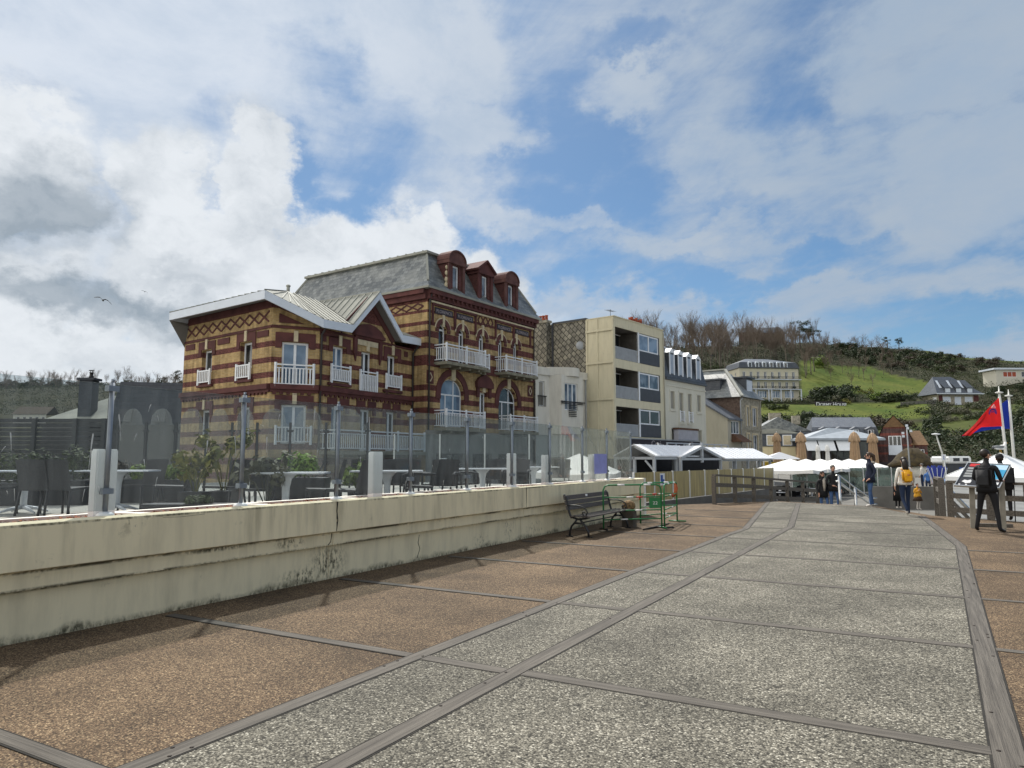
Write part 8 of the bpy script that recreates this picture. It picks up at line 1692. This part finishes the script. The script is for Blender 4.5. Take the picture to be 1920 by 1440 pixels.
    if coat:                                # loose hem of the jacket or coat
        m = MB(); n = 18; rows = []
        for z, rx, ry in ((1.16, .165, .125), (1.0, .185 * width, .145 * width), (coat, .20 * width, .165 * width), (coat + .02, .17 * width, .13 * width)):
            rows.append([m.bm.verts.new(Vector((rx * math.cos(2 * math.pi * j / n) * (1 + .03 * (-1) ** j), ry * math.sin(2 * math.pi * j / n) + .0, z)) * sc) for j in range(n)])
        for a, b in zip(rows, rows[1:]):
            for j in range(n): m.bm.faces.new([a[j], b[j], b[(j + 1) % n], a[(j + 1) % n]]).smooth = True
        m.build('coat_hem', top, t, off=False)
    if extra: extra(t, sc, Q, jt)
    return t
def lies(px, dp): return at(px, dp)
def backpack(host_px, dp, face, H, mat, label, sz=(.29, .17, .40), zc=1.22, lean=Vector((0, 0, 0)), strap=True):
    sc = H / 1.75; f = dirf(face); p = at(host_px, dp) + lean; t = thing('backpack', p + Vector((0, 0, zc * sc)), label, 'backpack', rz=math.atan2(f.y, f.x) - math.pi / 2); m = MB(); m.box((-sz[0] / 2, -.12 - sz[1], -sz[2] / 2), (sz[0] / 2, -.125, sz[2] / 2))
    for v in m.bm.verts: v.co *= sc
    bmesh.ops.bevel(m.bm, geom=m.bm.edges[:], offset=.055 * sc, segments=3, affect='EDGES'); m.build('bag_body', mat, t, off=False, smooth=True)
    m = MB(); m.box((-sz[0] * .36, -.15 - sz[1], -sz[2] * .4), (sz[0] * .36, -.115 - sz[1], sz[2] * .02)); 
    for v in m.bm.verts: v.co *= sc
    bmesh.ops.bevel(m.bm, geom=m.bm.edges[:], offset=.014 * sc, segments=2, affect='EDGES'); m.build('pocket', mat, t, off=False)
    if strap:
        for s in (-1, 1): m = MB(); m.tube([Vector(v) * sc for v in ((s * .09, -.13, sz[2] * .45), (s * .11, -.06, .225), (s * .115, .07, .20), (s * .12, .125, .02), (s * .12, .03, -.2), (s * .1, -.14, -.18))], .016 * sc, 6); m.build('strap', mat, t, off=False)
    return t
# man in black at the board, standing astride and turned to the right
J = {'hpL': (-.10, 0, .90), 'knL': (-.17, .06, .50), 'anL': (-.25, .04, .085), 'toL': (-.27, .20, .04), 'hpR': (.10, 0, .90), 'knR': (.15, .02, .50), 'anR': (.20, -.03, .085), 'toR': (.26, .12, .04), 'elR': (.25, .06, 1.14), 'wrR': (.20, .30, 1.10), 'hdR': (.18, .37, 1.10), 'elL': (-.25, .04, 1.14), 'wrL': (-.12, .27, 1.08), 'hdL': (-.07, .33, 1.08), 'ch': (0, .03, 1.30), 'nb': (0, .05, 1.46), 'hb': (0, .085, 1.54), 'h1': (0, .105, 1.595), 'h2': (0, .09, 1.665), 'h3': (0, .075, 1.72), 'shL': (-.175, .03, 1.405), 'shR': (.175, .03, 1.405)}
pm1 = G(1856, 999); person(pm1, 48, 1.78, 'man dressed in black standing astride before the information board, dark hair, backpack on', 'cloth_black', 'cloth_black', 'shoe_black', 'hair_dark', J=J, look=R(-38), coat=.86)
d1 = (pm1 - Vector((0, 0, 0))); bpk = backpack(960, 1, 48, 1.78, 'cloth_black2', 'dark soft backpack worn by the man in black at the board', sz=(.30, .15, .42), zc=1.20); bpk.location = pm1 + Vector((0, 0, 1.20)) + dirf(48) * .03
m = MB(); p = pm1 + dirf(48) * .42 + dirf(138) * .06; m.prism([p + Vector((0, 0, 1.12)) + CAMR * a + CAMF * b for a, b in ((-.06, -.05), (.10, -.05), (.10, .06), (-.06, .06))], (0, 0, .02)); tag(m.build('leaflet', 'print_white'), 'small white leaflet held by the man in black', 'leaflet')
# person in dark beanie behind the board
def beanie(t, sc, Q, jt): m = MB(); m.ell(Q(0, -.015, .045), (.098 * sc, .112 * sc, .095 * sc), 14, 8); m.build('beanie', 'cloth_black', t, off=False, smooth=True)
J2 = {'ch': (0, .10, 1.28), 'nb': (0, .17, 1.42), 'hb': (0, .22, 1.48), 'h1': (0, .27, 1.52), 'h2': (0, .27, 1.59), 'h3': (0, .26, 1.65), 'shL': (-.18, .13, 1.37), 'shR': (.18, .13, 1.37), 'elL': (-.24, .2, 1.12), 'wrL': (-.1, .4, 1.05), 'hdL': (-.06, .46, 1.06), 'elR': (.24, .2, 1.12), 'wrR': (.12, .42, 1.02), 'hdR': (.08, .48, 1.02)}
p2 = G(1888, 977); person(p2, 20, 1.76, 'person in dark jacket and black knitted cap bent forward behind the information board', 'cloth_black2', 'cloth_black', 'shoe_black', 'hair_dark', J=J2, coat=.80, extra=beanie, width=1.08)
bk2 = backpack(960, 1, 20, 1.7, 'cloth_black', 'bulky dark rucksack carried by the person in the black cap', sz=(.34, .22, .5), zc=1.2, strap=False); bk2.location = p2 + Vector((0, 0, 1.18)) - dirf(20) * .0
m = MB(); m.tube([G(1904, 978) + Vector((0, 0, 0)), G(1904, 978) + Vector((0, 0, 1.05)) + CAMR * .03], .012, 6); m.ell(G(1904, 978) + Vector((0, 0, 1.06)) + CAMR * .03, (.03, .03, .04), 8, 6); tag(m.build('walking_pole', 'iron_black'), 'thin black walking pole standing at the right of the capped person', 'walking pole')
# woman in navy jacket, profile to the left
def shades(t, sc, Q, jt): m = MB(); [m.ell(Q(s * .034, .096, .0), (.028 * sc, .012 * sc, .022 * sc), 8, 6) for s in (-1, 1)]; m.beam(Q(-.075, .0, .01), Q(-.05, .09, .008), .008 * sc, .012 * sc); m.beam(Q(.075, .0, .01), Q(.05, .09, .008), .008 * sc, .012 * sc); m.build('sunglasses', 'eye_dark', t, off=False)
J3 = {'elR': (.22, -.10, 1.15), 'wrR': (.20, .04, .93), 'hdR': (.18, .10, .90), 'elL': (-.22, -.10, 1.15), 'wrL': (-.20, .04, .93), 'hdL': (-.18, .10, .90), 'knL': (-.09, .05, .50), 'anL': (-.09, .04, .085), 'toL': (-.10, .20, .04), 'anR': (.10, -.09, .085), 'toR': (.11, .07, .04), 'knR': (.1, -.02, .5)}
def hood(t, sc, Q, jt): shades(t, sc, Q, jt); m = MB(); m.ell(Vector((0, -.09, 1.44)) * sc, (.12 * sc, .09 * sc, .06 * sc), 12, 7); m.build('hood', 'scarf_grey', t, off=False, smooth=True)
person(G(1634, 951), -82, 1.78, 'woman in navy hooded jacket and blue jeans in profile, with ponytail and sunglasses', 'cloth_navy', 'denim_blue', 'shoe_white', 'hair_brown', J=J3, hairstyle='pony', coat=.80, extra=hood)
# woman in white jacket walking away
J4 = {'knL': (-.09, -.02, .50), 'anL': (-.085, -.26, .20), 'toL': (-.08, -.20, .06), 'hpL': (-.09, 0, .89), 'knR': (.095, .08, .49), 'anR': (.09, .06, .085), 'toR': (.10, .21, .04), 'elL': (-.27, -.08, 1.15), 'wrL': (-.28, .02, .92), 'hdL': (-.275, .05, .85), 'elR': (.27, .0, 1.15), 'wrR': (.30, .12, 1.0), 'hdR': (.31, .16, .95)}
pw = G(1700, 967); person(pw, 6, 1.62, 'woman in white jacket and dark jeans walking away, long black hair over a yellow backpack', 'cloth_white', 'denim_dark', 'shoe_white', 'hair_dark', J=J4, hairstyle='long', coat=.93, width=1.05)
by = backpack(960, 1, 6, 1.62, 'bag_yellow', 'bright yellow backpack on the woman in the white jacket', sz=(.30, .14, .38), zc=1.23); by.location = pw + Vector((0, 0, 1.2 * 1.62 / 1.75))
m = MB(); m.ell(Vector((0, -.282, .04)) * .926, (.035, .006, .03), 10, 6); m.build('badge', 'cloth_orange', by, off=False)
# child in black beside her, toddler in yellow
J5 = {'elL': (-.2, 0, 1.15), 'elR': (.2, 0, 1.15)}
person(G(1684, 953), 175, 1.0, 'child all in black half hidden left of the woman with the yellow backpack', 'cloth_black', 'cloth_black', 'shoe_white', 'hair_dark', J=J5, coat=.42, width=1.25)
J6 = {'elL': (-.27, .04, 1.14), 'wrL': (-.10, .22, 1.30), 'hdL': (-.04, .22, 1.36), 'elR': (.27, .04, 1.14), 'wrR': (.10, .22, 1.30), 'hdR': (.04, .22, 1.36), 'h1': (0, .05, 1.60), 'h2': (0, .02, 1.70), 'h3': (0, .0, 1.80), 'knR': (.1, .12, .5), 'anR': (.1, .02, .1), 'toR': (.11, .17, .05)}
def frock(t, sc, Q, jt):
    m = MB(); n = 16; rows = [[m.bm.verts.new(Vector((r * math.cos(2 * math.pi * j / n), r * .85 * math.sin(2 * math.pi * j / n), z)) * sc) for j in range(n)] for z, r in ((1.05, .2), (.80, .27), (.62, .34), (.64, .28))]
    for a, b in zip(rows, rows[1:]): [m.bm.faces.new([a[j], b[j], b[(j + 1) % n], a[(j + 1) % n]]) for j in range(n)]
    m.build('frock', 'cloth_brown', t, off=False, smooth=True)
person(G(1722, 956), 176, .80, 'toddler in yellow coat, brown frock and white tights, hands raised', 'cloth_yellow', 'tights_white', 'shoe_white', 'hair_brown', J=J6, width=1.3, coat=.78, extra=frock)
# couple coming up the steps
def scarf(t, sc, Q, jt): shades(t, sc, Q, jt); m = MB(); m.tube([Vector((-.06, .06, 1.47)) * sc, Vector((0, .12, 1.42)) * sc, Vector((.01, .14, 1.2)) * sc, Vector((.02, .14, .98)) * sc], [.05 * sc, .06 * sc, .06 * sc, .03 * sc], 8); m.build('scarf', 'scarf_grey', t, off=False)
J7 = {'knL': (-.1, .14, .55), 'anL': (-.1, .10, .15), 'toL': (-.11, .25, .12)}
person(at(1537, 27.3, -.54), 172, 1.64, 'woman in black coat and pale scarf coming up the steps', 'cloth_black', 'denim_blue', 'shoe_black', 'hair_dark', J=J7, coat=.72, extra=scarf, hairstyle='long')
person(at(1557, 27.1, -.50), 184, 1.83, 'grey haired man in black jacket and jeans coming up the steps', 'cloth_black', 'denim_blue', 'shoe_black', 'hair_grey', J={'elR': (.24, .02, 1.14), 'wrR': (.12, .2, 1.05), 'hdR': (.06, .22, 1.04), **J7}, coat=.84)
# people far down by the stalls
for px, dp, fc_, H, tp_, lg, hr_, lab, z in ((1723, 52, -40, 1.78, 'cloth_white', 'denim_dark', 'hair_grey', 'distant man in a white shirt by the thatched hut', -.55), (1733, 47, 30, 1.62, 'cloth_blue', 'denim_dark', 'hair_grey', 'distant person in bright blue beside the man in the white shirt', -.72), (1746, 45, 170, 1.6, 'cloth_orange', 'cloth_black', 'hair_brown', 'distant person in orange by the stall left of the blue windbreak', -.72), (1702, 56, 100, 1.7, 'cloth_black2', 'cloth_black', 'hair_brown', 'distant person in dark clothes behind the woman with the yellow backpack', -.72), (1829, 40, 20, 1.85, 'cloth_white', 'denim_dark', 'hair_brown', 'distant person in white seen over the left end of the information board', -.55)):
    person(at(px, dp, z), fc_, H, lab, tp_, lg, 'shoe_black', hr_)
